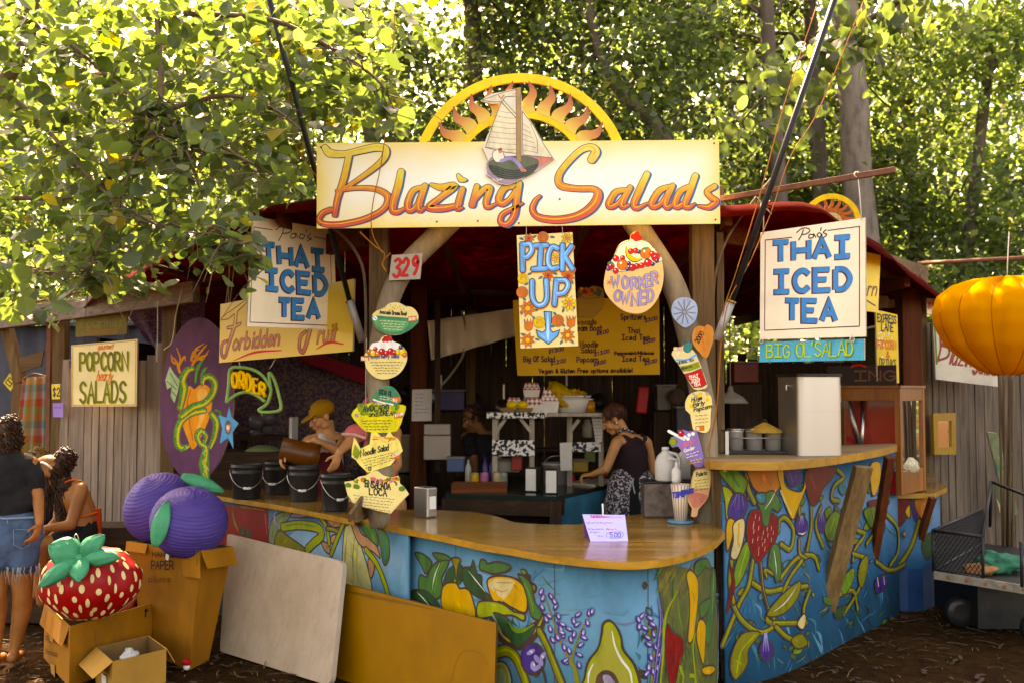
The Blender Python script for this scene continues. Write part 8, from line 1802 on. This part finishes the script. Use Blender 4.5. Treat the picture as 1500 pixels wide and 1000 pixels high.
# --- left of the fence: plaid cloth on a hanger, plank, slanting post, shed wall
def plaid_mat():
    m, nt, bs = _new('plaid cotton'); tc = N_(nt, 'ShaderNodeTexCoord'); sp = N_(nt, 'ShaderNodeSeparateXYZ'); K_(nt, tc.outputs['UV'], sp.inputs[0])
    def band(o, n, stops):
        mu = N_(nt, 'ShaderNodeMath'); mu.operation = 'MULTIPLY'; mu.inputs[1].default_value = n; K_(nt, o, mu.inputs[0]); fr = N_(nt, 'ShaderNodeMath'); fr.operation = 'FRACT'; K_(nt, mu.outputs[0], fr.inputs[0]); r = _ramp(nt, fr.outputs[0], stops); r.color_ramp.interpolation = 'CONSTANT'; return r
    st = [(0,(.42,.03,.02)),(.18,(.02,.16,.15)),(.36,(.50,.22,.03)),(.52,(.34,.24,.18)),(.68,(.10,.17,.05)),(.84,(.36,.07,.02))]
    a = band(sp.outputs[0],1.6, st); b = band(sp.outputs[1],2.4, st[::-1] and [(0,(.36,.16,.04)),(.2,(.02,.15,.14)),(.4,(.30,.20,.16)),(.6,(.40,.06,.02)),(.8,(.16,.2,.06))]); mx = N_(nt, 'ShaderNodeMix'); mx.data_type = 'RGBA'; mx.inputs[0].default_value = .5; K_(nt, a.outputs[0], mx.inputs[6]); K_(nt, b.outputs[0], mx.inputs[7]); K_(nt, mx.outputs[2], bs.inputs['Base Color']); bs.inputs['Roughness'].default_value = .9; return m
pl = hang('plaid_cloth', 'multicoloured plaid cloth hanging beside the grey plank fence',((34,553),(74,550),(78,680),(18,680)),(8.8,8.8,8.8,8.8), plaid_mat(), 'cloth',.05,24,10)
uv = pl.data.uv_layers.new(name='uv'); nx_ = 24
for lp in pl.data.loops: vi = lp.vertex_index; uv.data[lp.index].uv = ((vi % 25) / 24,(vi // 25) / 10)
mb = MB(); mb.tube(catmull([at(34,554,8.8), at(50,547,8.8), at(72,552,8.8)],5),.008,6); mb.build('hanger', twig_m, pl)
mb = MB(); mb.plate([at(28,524,8.75), at(64,513,8.75), at(60,536,8.75), at(30,545,8.75)],(0,.025,0)); o = mb.build('nailed_board', W_OLD('x')); tag(o, 'short board nailed above the plaid cloth', 'board')
mb = MB(); mb.beam(at(8,470,8.9), at(30,560,8.9),.10,.08); mb.beam(at(30,560,8.9), gp(12,8.9),.09,.08); o = mb.build('timber_post', W_OLD('z')); tag(o, 'slanting timber post at the photograph edge by the yellow diamond plate', 'post')
mb = MB(); mb.beam(at(73,430,8.7), gp(75,8.7),.035,.035); o = mb.build('rusty_post', mat('rusty steel',(.15,.065,.04),.7,.4,18)); tag(o, 'thin rusty post between the plaid cloth and the plank fence', 'post')
mb = MB(); mb.tube([at(-20,450,8.6), at(60,441,8.6), at(118,428,8.5)],.012,7); o = mb.build('rusty_rod', mat('rusty steel',(.15,.065,.04),.7,.4,18)); tag(o, 'thin rusty rod under the hazel leaves along the wooden beam', 'rod')
sv = []; mb = MB(); n = 60
for i in range(n + 1): x = -8.5 + 4.6 * i / n; d = .02 * math.sin(i * 2.1); sv += [(x,11.8 + d,0),(x,11.8 + d,2.5)]
mb.add(sv,[(2 * i,2 * i + 2,2 * i + 3,2 * i + 1) for i in range(n)],0, True); t = thing('tin_shed', 'grey blue corrugated shed wall beyond the plank fence', 'shed',(-6.2,11.8,0)); mb.build('wall', mat('bluish tin',(.035,.033,.036),.6,.3,5), t, solid=.004); mb = MB(); mb.plate([(-8.6,11.7,2.5),(-3.8,11.7,2.5),(-3.8,14,2.9),(-8.6,14,2.9)],(0,0,.03)); mb.build('roof', mat('bluish tin',(.035,.033,.036),.6,.3,5), t)
mb = MB(); b = onz(160,905); q = at(165,750,7.75); mb.box((q.x,7.75,.36),(.55,.35,.7)); o = mb.build('wooden_crate', W_DARK('x'), None,.006); tag(o, 'dark wooden crate behind the strawberry and the seated women', 'crate')
for k,(x, y, c, lab) in enumerate(((650,655,(.20,.03,.02), 'red'),(664,655,(.06,.10,.04), 'dark green'),(677,656,(.30,.20,.06), 'mustard'),(860,640,(.30,.26,.2), 'pale grey'),(960,640,(.07,.05,.16), 'violet'),(972,641,(.34,.13,.03), 'orange'),(590,660,(.22,.16,.1), 'tan'),(580,662,(.03,.06,.12), 'navy'))):
    p = at(x, y,10.7); mb = MB(); mb.lathe([(.05,0),(.055,.01),(.055,.13),(.035,.16),(.035,.19),(0,.19)], p,14); o = mb.build('storage_jar', mat('jar ' + lab, c,.3,.2)); tag(o, '%s storage jar on the dim shelf at the back wall' % lab, 'jar', 'jars on the back shelf')
mb = MB(); a = at(570,664,10.75); b = at(990,664,10.75); a.z = b.z = at(650,655,10.7).z - .02; mb.beam(a, b,.3,.03); o = mb.build('back_shelf', W_DARK('x')); tag(o, 'long dim shelf fixed along the back wall of the kitchen', 'shelf')
for k in range(7):
    p = at(600 + k * 46,575 + (k * 37) % 30,10.9); mb = MB(); mb.lathe([(0,-.01),(.07 + .012 * (k % 3),-.005),(.09 + .012 * (k % 3),.03),(0,.03)], p,18, Matrix.Rotation(PI / 2,3, 'X')); mb.beam(p + V((0,-.01,.07)), p + V((0,-.01,.25)),.02,.012); o = mb.build('hanging_pan', STEEL2 if k % 2 else BLKM); tag(o, 'pan hung on the dark back wall of the kitchen', 'pan', 'pans hung on the back wall')
for k,(x, y, Y, w_, h, c, lab) in enumerate(((668,690,9.0,.16,.12,(.05,.09,.16), 'blue'),(745,690,9.1,.2,.1,(.30,.27,.22), 'off white'),(757,688,8.9,.1,.18,(.24,.03,.02), 'red'),(850,690,9.1,.14,.1,(.3,.2,.05), 'mustard coloured'),(864,676,9.2,.1,.12,(.1,.14,.05), 'olive green'),(1010,640,10.2,.3,.3,(.05,.05,.06), 'charcoal'),(590,690,9.8,.3,.35,(.14,.09,.05), 'brown'),(660,600,10.6,.3,.2,(.05,.04,.12), 'indigo'),(1090,560,10.2,.25,.2,(.16,.03,.02), 'brick red'),(975,600,10.4,.2,.25,(.12,.10,.08), 'taupe'))):
    p = at(x, y, Y); t = thing('food_container', '%s food container among the kitchen clutter' % lab, 'container', p, 'food containers in the kitchen'); mb = MB(); mb.box(p + V((0,0, h / 2)),(w_, w_ * .8, h)); mb.build('body', mat('container ' + lab, c,.4,.25), t,.01); mb = MB(); mb.box(p + V((0,0, h + .008)),(w_ * 1.06, w_ * .86,.016)); mb.build('lid', mat('container lid',(.2,.18,.16),.4,.2), t,.004)
    if k > 4: mb = MB(); mb.box((p.x, p.y + .05, p.z / 2 - .01),(w_ * 1.3, w_, p.z - .02)); mb.build('stand', DKW, t)
# ---------------------------------------------------------------- people
def skin(name, c): return mat(name, c,.5,.22,9, bump=.08)
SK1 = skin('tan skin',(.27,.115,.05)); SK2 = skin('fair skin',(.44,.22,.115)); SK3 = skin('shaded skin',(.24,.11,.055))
def cap(mb, P, R):
    for i in range(len(P) - 1):
        a, b = V(P[i]), V(P[i + 1]); mb.tube([a, b],[R[i], R[i + 1]],12)
    for p, r in zip(P, R): mb.ell(p, r, None,12,8)
def fuse(mb, name, m, par, vox=.008, it=4):
    o = mb.build(name, m, par); r = o.modifiers.new('fuse', 'REMESH'); r.mode = 'VOXEL'; r.voxel_size = vox; r.use_smooth_shade = True
    s = o.modifiers.new('soften', 'SMOOTH'); s.factor = .5; s.iterations = it
    if name not in ('body', 'cap'): d = o.modifiers.new('folds', 'DISPLACE'); d.texture = FOLD; d.strength = .035; d.mid_level = .5
    return o
FOLD = bpy.data.textures.new('cloth folds', 'CLOUDS'); FOLD.noise_scale = .09; FOLD.noise_depth = 3
def frame(f, up=(0,0,1)):
    f = V(f).normalized(); s = f.cross(V(up)).normalized(); return f, s, s.cross(f)
def head(mb, c, f):
    c = V(c); f, s, u = frame(f); M = Matrix((s, f, u)).transposed(); e = lambda a, b, d, r: mb.ell(c + s * a + f * b + u * d, r, M,16,12)
    e(0,-.015,.035,(.076,.094,.09)); e(0,.03,-.025,(.063,.066,.085)); e(0,.055,-.092,(.036,.036,.03)); e(0,.078,.018,(.052,.02,.014))
    for q in (-1,1): e(q * .042,.058,-.035,(.026,.03,.03)); e(q * .077,-.01,-.008,(.010,.022,.032)); e(q * .05,.01,-.07,(.02,.04,.025))
    cap(mb,[c + f * .092 + u * .012, c + f * .114 - u * .032],[.010,.015]); e(0,.094,-.062,(.024,.012,.007)); e(0,.09,-.073,(.02,.012,.008))
    return f, s, u
def face(par, c, f, lip=(.34,.10,.07)):
    c = V(c); f, s, u = frame(f); M = Matrix((s, f, u)).transposed()
    for q in (-1,1):
        mb = MB(); mb.ell(c + s * (q * .031) + f * .082 + u * .0,(.014,.010,.008), M,12,8); eo = mb.build('eye', mat('eye white',(.6,.56,.52),.3,.03), par); mb = MB(); mb.ell(c + s * (q * .031) + f * .089 - u * .001,(.006,.005,.006), M,10,6); mb.build('iris', BLK, eo)
        mb = MB(); mb.tube([c + s * (q * .05) + f * .084 + u * .02, c + s * (q * .03) + f * .096 + u * .025, c + s * (q * .014) + f * .098 + u * .02],[.003,.005,.003],6); mb.build('eyebrow', mat('dark brow',(.03,.018,.012),.8), par)
    mb = MB(); mb.ell(c + f * .103 - u * .066,(.023,.006,.008), M,12,6); mb.build('mouth', mat('lip tone', lip,.5,.1), par)
def hand(mb, w, d, n, curl=.5, sd=1):
    """palm along d, n out of the palm; four fingers and a thumb at the side"""
    w = V(w); d = V(d).normalized(); s = d.cross(V(n)).normalized(); n = s.cross(d).normalized(); M = Matrix((s, d, n)).transposed()
    mb.ell(w + d * .045,(.040,.055,.016), M,14,10)
    for k,(o, L) in enumerate(((-.030,.068),(-.010,.078),(.010,.074),(.030,.058))):
        a = w + d * (.088 - abs(o) * .25) + s * (o * sd); t = curl * (1 + .15 * k); d1 = d * math.cos(t) + n * math.sin(t); d2 = d * math.cos(2 * t) + n * math.sin(2 * t); cap(mb,[a, a + d1 * L * .5, a + d1 * L * .5 + d2 * L * .5],[.0095,.0088,.0075])
    a = w + d * .03 - s * (.034 * sd); b = a + (d * .6 - s * (.7 * sd) + n * .3).normalized() * .04; cap(mb,[a, b, b + (d * .85 - s * .2 * sd + n * .4).normalized() * .03],[.012,.010,.0085])
def curls(name, c, r, n, L, m, par, f=(0,1,0), down=1.0, th=.006, hole=None):
    mb = MB(); c = V(c); mb.ell(c,(r * .96, r * .96, r), None,22,16,0,.25, n)
    th *= .62
    for k in range(n * 2):
        p = V((random.gauss(0,1), random.gauss(0,1), random.gauss(.2,1))).normalized(); q = c + p * r * .93; h = U(.005,.016); ph = U(0,6); l = L * U(.5,1.15); K = 8
        t1 = p.cross(V((.3,.2,1))).normalized(); dv = (V((0,0,-1)) * down + t1 * U(-1,1) * (1 - down)).normalized()
        pts = [q + dv * (l * i / K) + p * (h * .8 + h * math.sin(ph + i * 1.5) - (1 - down) * l * .5 * (i / K) ** 2) + t1 * (h * math.cos(ph + i * 1.5)) for i in range(K + 1)]; mb.tube(catmull(pts,2),[th, th * 1.2, th * .4],5)
    return mb.build(name, m, par)
def person(label, base, group=None): return thing('person', label, 'person', base, group)
HB = mat('dark brown hair',(.035,.016,.009),.5,.5,40); HBL = mat('dark blond hair',(.16,.09,.035),.55,.4,40); HRD = mat('auburn brown hair',(.06,.022,.014),.5,.4,40)
BLC = mat('black cotton',(.010,.009,.010),.9,.3,12); 
# standing woman with her back to us at the edge
Y = 6.5; J = lambda x, y, d=0.0: at(x, y, Y + d); t = person('person seen from behind in black t-shirt and frayed denim shorts', gp(15, Y)); mb = MB(); hc = J(8,643,.02)
head(mb, hc,(-.35,.85,-.45)); cap(mb,[hc + V((0,-.02,-.06)), J(10,668)],[.052,.058]); cap(mb,[J(-26,680), J(10,674), J(46,680)],[.055,.07,.055]); cap(mb,[J(10,690), J(10,735), J(10,775)],[.135,.115,.14]); cap(mb,[J(-12,785), J(32,785)],[.11,.11])
cap(mb,[J(46,680), J(56,728,-.02), J(58,764,-.12)],[.046,.038,.027]); hand(mb, J(58,766,-.12),(-.05,-.5,-1),(-1,0,0),.5); cap(mb,[J(-28,680), J(-38,730), J(-34,772,-.05)],[.046,.038,.027]); hand(mb, J(-34,774,-.05),(0,-.1,-1),(1,0,0),.5)
for hx, kx, ax, dy in ((30,33,30,.0),(-8,-4,3,-.06)):
    ak = gp(ax, Y + dy); ak.z = .075; cap(mb,[J(hx,795), J(kx,872, dy), J(kx,890, dy + .02), ak],[.092,.060,.062,.034]); cap(mb,[ak + V((0,.03,-.04)), ak + V((0,-.10,-.05))] if 0 else [ak + V((0,-.03,-.04)), ak + V((-.01,.12,-.055))],[.034,.026])
fuse(mb, 'body', SK1, t,.009); mb = MB(); cap(mb,[J(-24,680), J(10,676), J(42,680)],[.07,.08,.07]); cap(mb,[J(10,695), J(10,735), J(10,757)],[.155,.135,.14]); cap(mb,[J(46,682), J(54,708,-.01)],[.062,.058]); cap(mb,[J(-27,682), J(-34,708)],[.062,.058]); cap(mb,[J(-8,735), J(30,735)],[.12,.12]); fuse(mb, 't_shirt', BLC, t,.012)
DEN = mat('faded denim',(.05,.085,.135),.9,.5,7,(1,1,.4),.4,160); mb = MB(); cap(mb,[J(-14,770), J(34,770)],[.13,.13]); cap(mb,[J(10,768), J(10,785)],[.16,.165]); cap(mb,[J(-12,785), J(32,785)],[.13,.13]); cap(mb,[J(32,795), J(33,824)],[.112,.098]); cap(mb,[J(-9,795,-.02), J(-7,824,-.04)],[.112,.098]); o = fuse(mb, 'shorts', DEN, t,.012)
mb = MB()
for k in range(70): a = U(0,6.28); x = random.choice((33,-7)); p = J(x,829,-.02) + V((math.cos(a) * .098, math.sin(a) * .098,.01)); mb.tube([p, p + V((U(-.008,.008),0,-.03)), p + V((U(-.015,.015),0,-U(.05,.11)))],.0016,4)
mb.build('fringe', mat('frayed thread',(.35,.34,.30),.9), o); mb = MB()
for x0, x1 in ((-18,4),(20,44)): q = [J(x0,775,-.128), J(x1,775,-.128), J(x1,797,-.134), J((x0 + x1) / 2,803,-.134), J(x0,797,-.134)]; mb.tube(q + [q[0]],.0022,4)
mb.tube([J(-35,757,-.125), J(10,759,-.135), J(50,757,-.115)],.007,5); mb.tube([J(11,760,-.135), J(11,800,-.12)],.003,4); mb.build('pocket_seam', mat('pale denim seam',(.16,.21,.28),.9), o)
curls('hair', J(7,640,.02),.105,150,.10, HB, t, down=.8); curls('hair_bun', J(16,622,.0),.055,60,.04, HB, t, down=.3)
# seated woman with curly hair and bare back
Y = 7.25; t = person('person seated in profile with long curly hair, headband and orange bikini straps', gp(115, Y)); hc = J(70,692,-.02); f1 = (-.82,-.22,-.55); mb = MB(); head(mb, hc, f1); cap(mb,[hc + V((.06,.02,-.05)), J(97,712)],[.048,.055])
cap(mb,[J(92,716,.1), J(116,714,-.03)],[.055,.058]); cap(mb,[J(110,728,.0), J(121,752,.0), J(120,780,.0)],[.108,.098,.125]); cap(mb,[J(119,716,-.06), J(104,768,-.16), J(68,773,-.22)],[.050,.040,.026]); hand(mb, J(66,774,-.22),(-1,0,-.35),(0,.1,-1),.6); cap(mb,[J(90,718,.14), J(85,760,.0), J(66,780,-.1)],[.045,.036,.026]); hand(mb, J(64,781,-.1),(-1,-.2,-.3),(0,.1,-1),.7)
cap(mb,[J(112,792,-.06), J(58,798,-.25), J(62,880,-.2)],[.085,.058,.04]); cap(mb,[J(118,790,.1), J(72,796,.02), J(76,880,0)],[.085,.058,.04]); fuse(mb, 'body', SK1, t,.008); face(t, hc, f1)
mb = MB(); cap(mb,[J(119,778), J(119,790)],[.135,.14]); cap(mb,[J(112,792,-.06), J(88,795,-.16)],[.10,.085]); cap(mb,[J(118,790,.1), J(92,794,.04)],[.10,.085]); fuse(mb, 'shorts', BLC, t,.012)
OR2 = mat('orange bikini cord',(.50,.10,.04),.7); mb = MB(); mb.tube(catmull([J(104,757,-.105), J(120,756,-.108), J(136,752,-.085), J(143,750,-.02)],5),.007,6); mb.tube(catmull([J(95,706,-.07), J(106,702,-.07), J(120,704,-.05)],5),.006,6); mb.build('bikini_strap', OR2, t)
curls('hair', J(79,686,.02),.098,130,.26, HB, t, th=.007); curls('hair_bun', J(96,670,.05),.07,80,.06, HB, t, down=.4, th=.007); curls('hair_length', J(96,712,-.03),.055,90,.22, HB, t, th=.007)
mb = MB(); mb.tube(catmull([J(56,679,-.07), J(62,677,-.115), J(70,681,-.125), J(76,686,-.11)],5),.008,6); mb.build('headband', mat('white headband',(.6,.58,.55),.5), t)
mb = MB(); mb.beam(J(143,744,.0), J(144,790,.0),.05,.02); o = mb.build('folding_chair_back', mat('orange chair cloth',(.40,.06,.03),.7,.2)); 
for x, d in ((143,.0),(100,-.2),(100,.3),(143,.4)): mb = MB(); mb.tube([J(x,815, d), gp(x, Y + d)],.012,6); mb.build('leg', BLKM, o)
mb = MB(); c0_ = J(120,817,.08); mb.box(c0_,(.42,.42,.03)); mb.build('seat', BLC, o); tag(o, 'dark folding chair with an orange back edge under the seated curly haired woman', 'chair'); o.name = 'folding_chair'
# second seated woman behind
Y = 7.7; t = person('person in black tank top with blond bun, behind the curly haired woman', gp(60, Y)); hc = J(54,690); f2 = (-.5,-.6,-.6); mb = MB(); head(mb, hc, f2); cap(mb,[hc + V((.02,.03,-.06)), J(60,712)],[.045,.05]); cap(mb,[J(38,722,-.05), J(60,718), J(80,722,.05)],[.05,.06,.05]); cap(mb,[J(58,738), J(60,765), J(62,790)],[.11,.10,.12]); cap(mb,[J(38,724,-.05), J(40,765,-.12), J(52,790,-.2)],[.042,.036,.026]); hand(mb, J(53,791,-.2),(.6,-.4,-.4),(0,0,-1),.6); cap(mb,[J(81,724,.05), J(84,762,.0), J(74,785,-.12)],[.042,.036,.026]); hand(mb, J(73,786,-.12),(-.8,-.3,-.3),(0,0,-1),.6)
cap(mb,[J(56,800), J(48,806,-.35), J(48,870,-.35)],[.08,.058,.04]); cap(mb,[J(70,800), J(66,806,-.35), J(66,870,-.35)],[.08,.058,.04]); fuse(mb, 'body', SK2, t,.009); face(t, hc, f2); mb = MB(); cap(mb,[J(58,742), J(60,765), J(62,795)],[.122,.112,.135]); cap(mb,[J(46,722,-.06), J(50,738,-.06)],[.03,.04]); cap(mb,[J(72,722,-.02), J(70,738,-.03)],[.03,.04]); fuse(mb, 'tank_top', BLC, t,.011); curls('hair', J(58,684,.03),.098,60,.05, HBL, t, down=.7); curls('hair_bun', J(57,667,.03),.06,60,.04, HBL, t, down=.2)
mb = MB(); q = J(62,850,.02); mb.box(V((q.x, q.y,.2)),(.5,.34,.40)); o = mb.build('wooden_stool', W_DARK('x'), None,.01); tag(o, 'dark wooden block seat under the woman with the blond bun', 'stool')
# the one with the ochre cap and maroon apron, tipping a tub
Y = 8.0; t = person('person in ochre cap and maroon apron tipping a brown tub over the buckets', gp(478, Y)); hc = J(472,609,-.02); fc = (-.80,-.45,-.38); mb = MB(); f, s, u = head(mb, hc, fc); cap(mb,[hc + V((.04,.02,-.05)), J(482,640)],[.05,.055]); cap(mb,[J(455,646,-.08), J(480,642), J(503,644,.06)],[.055,.065,.058]); cap(mb,[J(478,662), J(479,690), J(480,730)],[.115,.11,.125]); cap(mb,[J(505,646,.04), J(496,660,-.26), J(461,644,-.36)],[.052,.042,.027]); hand(mb, J(459,643.5,-.36),(-1,-.05,-.22),(0,.25,-1),.55)
cap(mb,[J(452,647,-.08), J(430,668,-.2), J(419,660,-.4)],[.05,.04,.027]); hand(mb, J(418,660,-.4),(-.3,-.2,-.7),(1,.4,0),.6,-1)
for x in (466,492): ak = gp(x, Y); ak.z = .05; cap(mb,[J(x,735), J(x,790), ak],[.095,.065,.045])
fuse(mb, 'body', SK2, t,.007); face(t, hc, fc); mb = MB(); M = Matrix((s, f, u)).transposed(); mb.ell(hc - f * .015 + u * .048,(.088,.108,.085), M,22,14); mb.ell(hc + f * .10 + u * .035,(.07,.085,.012),(M @ Matrix.Rotation(-.22,3, 'X')),20,8); OCC = mat('ochre cap cloth',(.27,.14,.022),.85,.15,12); c_ = fuse(mb, 'cap', OCC, t,.006,3); mb = MB(); mb.ell(hc + f * .068 + u * .088,(.02,.012,.016), M,10,8); mb.build('badge', BLC, c_); mb = MB(); mb.ell(hc - f * .045 - u * .0,(.074,.055,.06), M,18,12,0,.1); mb.build('hair', HB, t)
mb = MB(); cap(mb,[J(478,664,-.005), J(479,690), J(480,740)],[.138,.132,.142]); cap(mb,[J(464,658,-.1), J(468,648,-.07), J(472,641,-.01)],[.055,.06,.055]); cap(mb,[J(493,658,.0), J(492,648,.02), J(489,641,.04)],[.055,.062,.056]); o = fuse(mb, 'tank_top', mat('white tank cotton',(.50,.46,.42),.9,.1), t,.010); mb = MB(); cap(mb,[J(477,672,-.02), J(478,700,-.02), J(479,745,-.02)],[.138,.142,.152]); o = fuse(mb, 'apron', mat('maroon apron cloth',(.09,.012,.016),.85,.2), t,.010)
for a, b, c in (((466,668,-.14),(470,650,-.1),(474,640,-.04)),((491,668,-.12),(494,650,-.06),(491,638,.03))): mb = MB(); mb.tube(catmull([J(*a), J(*b), J(*c)],5),.012,6); mb.build('apron_strap', mat('maroon apron cloth',(.09,.012,.016),.85,.2), o)
tb_, te = J(411,655,-.42), J(466,669,-.36); t = thing('tub', 'brown translucent tub held tilted over the black buckets', 'tub', tb_); M = (te - tb_).to_track_quat('Z', 'Y').to_matrix(); L_ = (te - tb_).length; mb = MB(); mb.lathe([(.0,0),(.085,0),(.095, L_ * .8),(.102, L_),(.094, L_),(.088, L_ * .8),(0,.03)], tb_,26, M); mb.build('body', mat('smoky brown plastic',(.10,.035,.012),.3,.3), t); mb = MB(); mb.ell(tb_ + (te - tb_) * .93,(.088,.088,.03), M,18,8,0,.3); mb.build('contents', mat('lime dressing',(.26,.28,.03),.5,.3,20), t)
# pink cap person leaning in behind the menu boards
Y = 7.65; t = person('person in pink cap and pink sleeve reaching a bare arm down to the buckets', gp(560, Y)); hc = J(548,603); fp = (-.7,-.5,-.5); mb = MB(); f, s, u = head(mb, hc, fp); cap(mb,[hc + V((.03,.03,-.05)), J(562,632)],[.05,.055]); cap(mb,[J(540,632,-.1), J(560,630), J(578,634,.1)],[.06,.065,.06]); cap(mb,[J(558,655), J(560,690), J(560,735)],[.12,.115,.125]); cap(mb,[J(536,632,-.12), J(513,646,-.24), J(497,662,-.38)],[.050,.040,.028]); hand(mb, J(496,663,-.38),(-.25,-.2,-1),(-.6,.6,0),.35)
cap(mb,[J(578,636,.1), J(582,680,.0), J(570,700,-.2)],[.048,.038,.028]); hand(mb, J(569,701,-.2),(-1,-.3,-.2),(0,0,-1),.5)
for x in (550,578): ak = gp(x, Y); ak.z = .05; cap(mb,[J(x,740), J(x,800), ak],[.095,.065,.045])
fuse(mb, 'body', SK2, t,.008); face(t, hc, fp); PKC = mat('dusty pink cloth',(.50,.13,.13),.85,.12); mb = MB(); M = Matrix((s, f, u)).transposed(); mb.ell(hc - f * .015 + u * .04,(.088,.105,.085), M,20,14); mb.ell(hc + f * .09 + u * .03,(.07,.08,.012), M,18,8); fuse(mb, 'cap', PKC, t,.008,3); mb = MB(); cap(mb,[J(556,655), J(560,690), J(560,745)],[.13,.127,.138]); cap(mb,[J(542,632,-.1), J(576,634,.1)],[.07,.06]); cap(mb,[J(540,630,-.11), J(518,634,-.2)],[.066,.070]); o = fuse(mb, 'shirt', PKC, t,.011); mb = MB()
for k in range(14): a = k / 13; mb.ell(J(503,634,-.25).lerp(J(534,640,-.24), a) + V((0,-.01,-.005 + .01 * math.sin(a * 3))),(.012,.010,.012))
mb.build('scalloped_trim', mat('pale trim',(.55,.36,.30),.85), o)
# woman in the sleeveless top, back half turned
Y = 8.65; t = person('person in dark sleeveless top with patterned apron skirt chopping at the kitchen table', gp(925, Y)); hc = J(899,613,.0); ft = (-.86,.12,-.48); mb = MB(); f, s, u = head(mb, hc, ft); cap(mb,[hc + V((.05,.0,-.04)), J(916,638)],[.048,.055]); cap(mb,[J(906,646,-.07), J(925,644), J(945,646,.08)],[.052,.062,.052]); cap(mb,[J(925,662), J(927,690), J(925,718)],[.128,.112,.15]); cap(mb,[J(903,648,-.1), J(888,686,-.14), J(868,694,-.06)],[.048,.038,.026]); hand(mb, J(867,694,-.06),(-1,.3,-.15),(0,.2,-1),.7); cap(mb,[J(948,648,.08), J(957,690,.1), J(920,700,.25)],[.046,.038,.026]); hand(mb, J(918,700,.25),(-1,.2,-.1),(0,0,-1),.6)
for x in (908,938): ak = gp(x, Y); ak.z = .05; cap(mb,[J(x,722), J(x,800), ak],[.10,.065,.045])
fuse(mb, 'body', SK2, t,.007); face(t, hc, ft); mb = MB(); cap(mb,[J(925,662), J(927,690), J(926,702)],[.142,.126,.135]); cap(mb,[J(912,646,-.05), J(940,646,.06)],[.062,.062]); fuse(mb, 'sleeveless_top', mat('dark plum jersey',(.022,.010,.012),.9,.2), t,.010)
mb = MB(); cap(mb,[J(925,706), J(924,725), J(922,790)],[.142,.165,.18]); fuse(mb, 'skirt', BLC, t,.012); mb = MB(); cap(mb,[J(913,706,-.03), J(908,740,-.04), J(904,790,-.05)],[.128,.14,.15]); cap(mb,[J(938,706,-.01), J(940,728,-.02)],[.125,.145]); o = fuse(mb, 'apron', speckle('white flowered black print',(.016,.012,.016),(.40,.36,.38),52,.53), t,.011); mb = MB(); mb.tube(catmull([J(928,700,-.16), J(927,708,-.19), J(930,722,-.2)],4),.006,5); mb.tube(catmull([J(928,700,-.16), J(924,708,-.19), J(921,720,-.2)],4),.006,5); mb.build('apron_tie', mat('pale cord',(.4,.37,.36),.8), o)
mb = MB(); M = Matrix((s, f, u)).transposed(); mb.ell(hc - f * .03 + u * .045,(.088,.10,.088), M,22,14,0,.12,2)
for k in range(90): p = V((random.gauss(0,1), random.gauss(-.6,.8), random.gauss(.3,.8))).normalized(); q = hc - f * .03 + u * .045 + M @ V((p.x * .086, p.y * .098, p.z * .086)); mb.tube([q, q + (M @ p) * .012 + V((0,0,-.02)), q + (M @ p) * .008 + V((0,0,-.05))],[.006,.005,.002],5)
mb.build('hair', HRD, t); mb = MB(); mb.ell(hc + s * -.078 + f * -.01 - u * .04,(.008,.008,.010)); mb.ell(hc + s * .078 + f * -.01 - u * .04,(.008,.008,.010)); mb.build('earring', W_IN, t).name = 'earring_pattern'; mb = MB(); mb.tube([J(906,632,-.05), J(914,628,-.07), J(925,632,-.03), J(932,638,.03)],.016,7); mb.build('halter_strap', speckle('white flowered black print',(.016,.012,.016),(.40,.36,.38),52,.53), t)
# dim figure at the back
Y = 9.7; t = person('person in dark t-shirt standing in the shadow beside the shelf unit', gp(700, Y)); hc = J(692,612); fg = (-.8,-.4,-.4); mb = MB(); f, s, u = head(mb, hc, fg); cap(mb,[hc + V((.04,.02,-.05)), J(704,632)],[.052,.058]); cap(mb,[J(684,640,-.1), J(706,638), J(724,640,.1)],[.06,.068,.06]); cap(mb,[J(705,655), J(706,680), J(706,715)],[.14,.13,.14]); cap(mb,[J(686,642,-.12), J(694,672,-.2), J(696,696,-.4)],[.05,.042,.03]); hand(mb, J(696,697,-.4),(-.2,-.4,-1),(-1,0,0),.5); cap(mb,[J(725,642,.1), J(730,675,0), J(716,698,-.25)],[.05,.042,.03]); hand(mb, J(715,699,-.25),(-.5,-.4,-.8),(-1,0,0),.5)
for x in (694,718): ak = gp(x, Y); ak.z = .05; cap(mb,[J(x,720), J(x,780), ak],[.10,.07,.045])
fuse(mb, 'body', SK3, t,.009); face(t, hc, fg); mb = MB(); cap(mb,[J(705,655), J(706,680), J(706,722)],[.155,.145,.155]); cap(mb,[J(686,642,-.1), J(724,642,.1)],[.072,.072]); cap(mb,[J(686,643,-.12), J(691,660,-.17)],[.066,.066]); cap(mb,[J(725,643,.1), J(728,660,.05)],[.066,.066]); fuse(mb, 't_shirt', BLC, t,.012); mb = MB(); cap(mb,[J(706,718), J(694,730), J(694,785)],[.15,.115,.08]); cap(mb,[J(706,718), J(718,730), J(718,785)],[.15,.115,.08]); fuse(mb, 'trousers', BLC, t,.012); curls('hair', hc - f * .03 + u * .04,.09,60,.03, HB, t, down=.6)
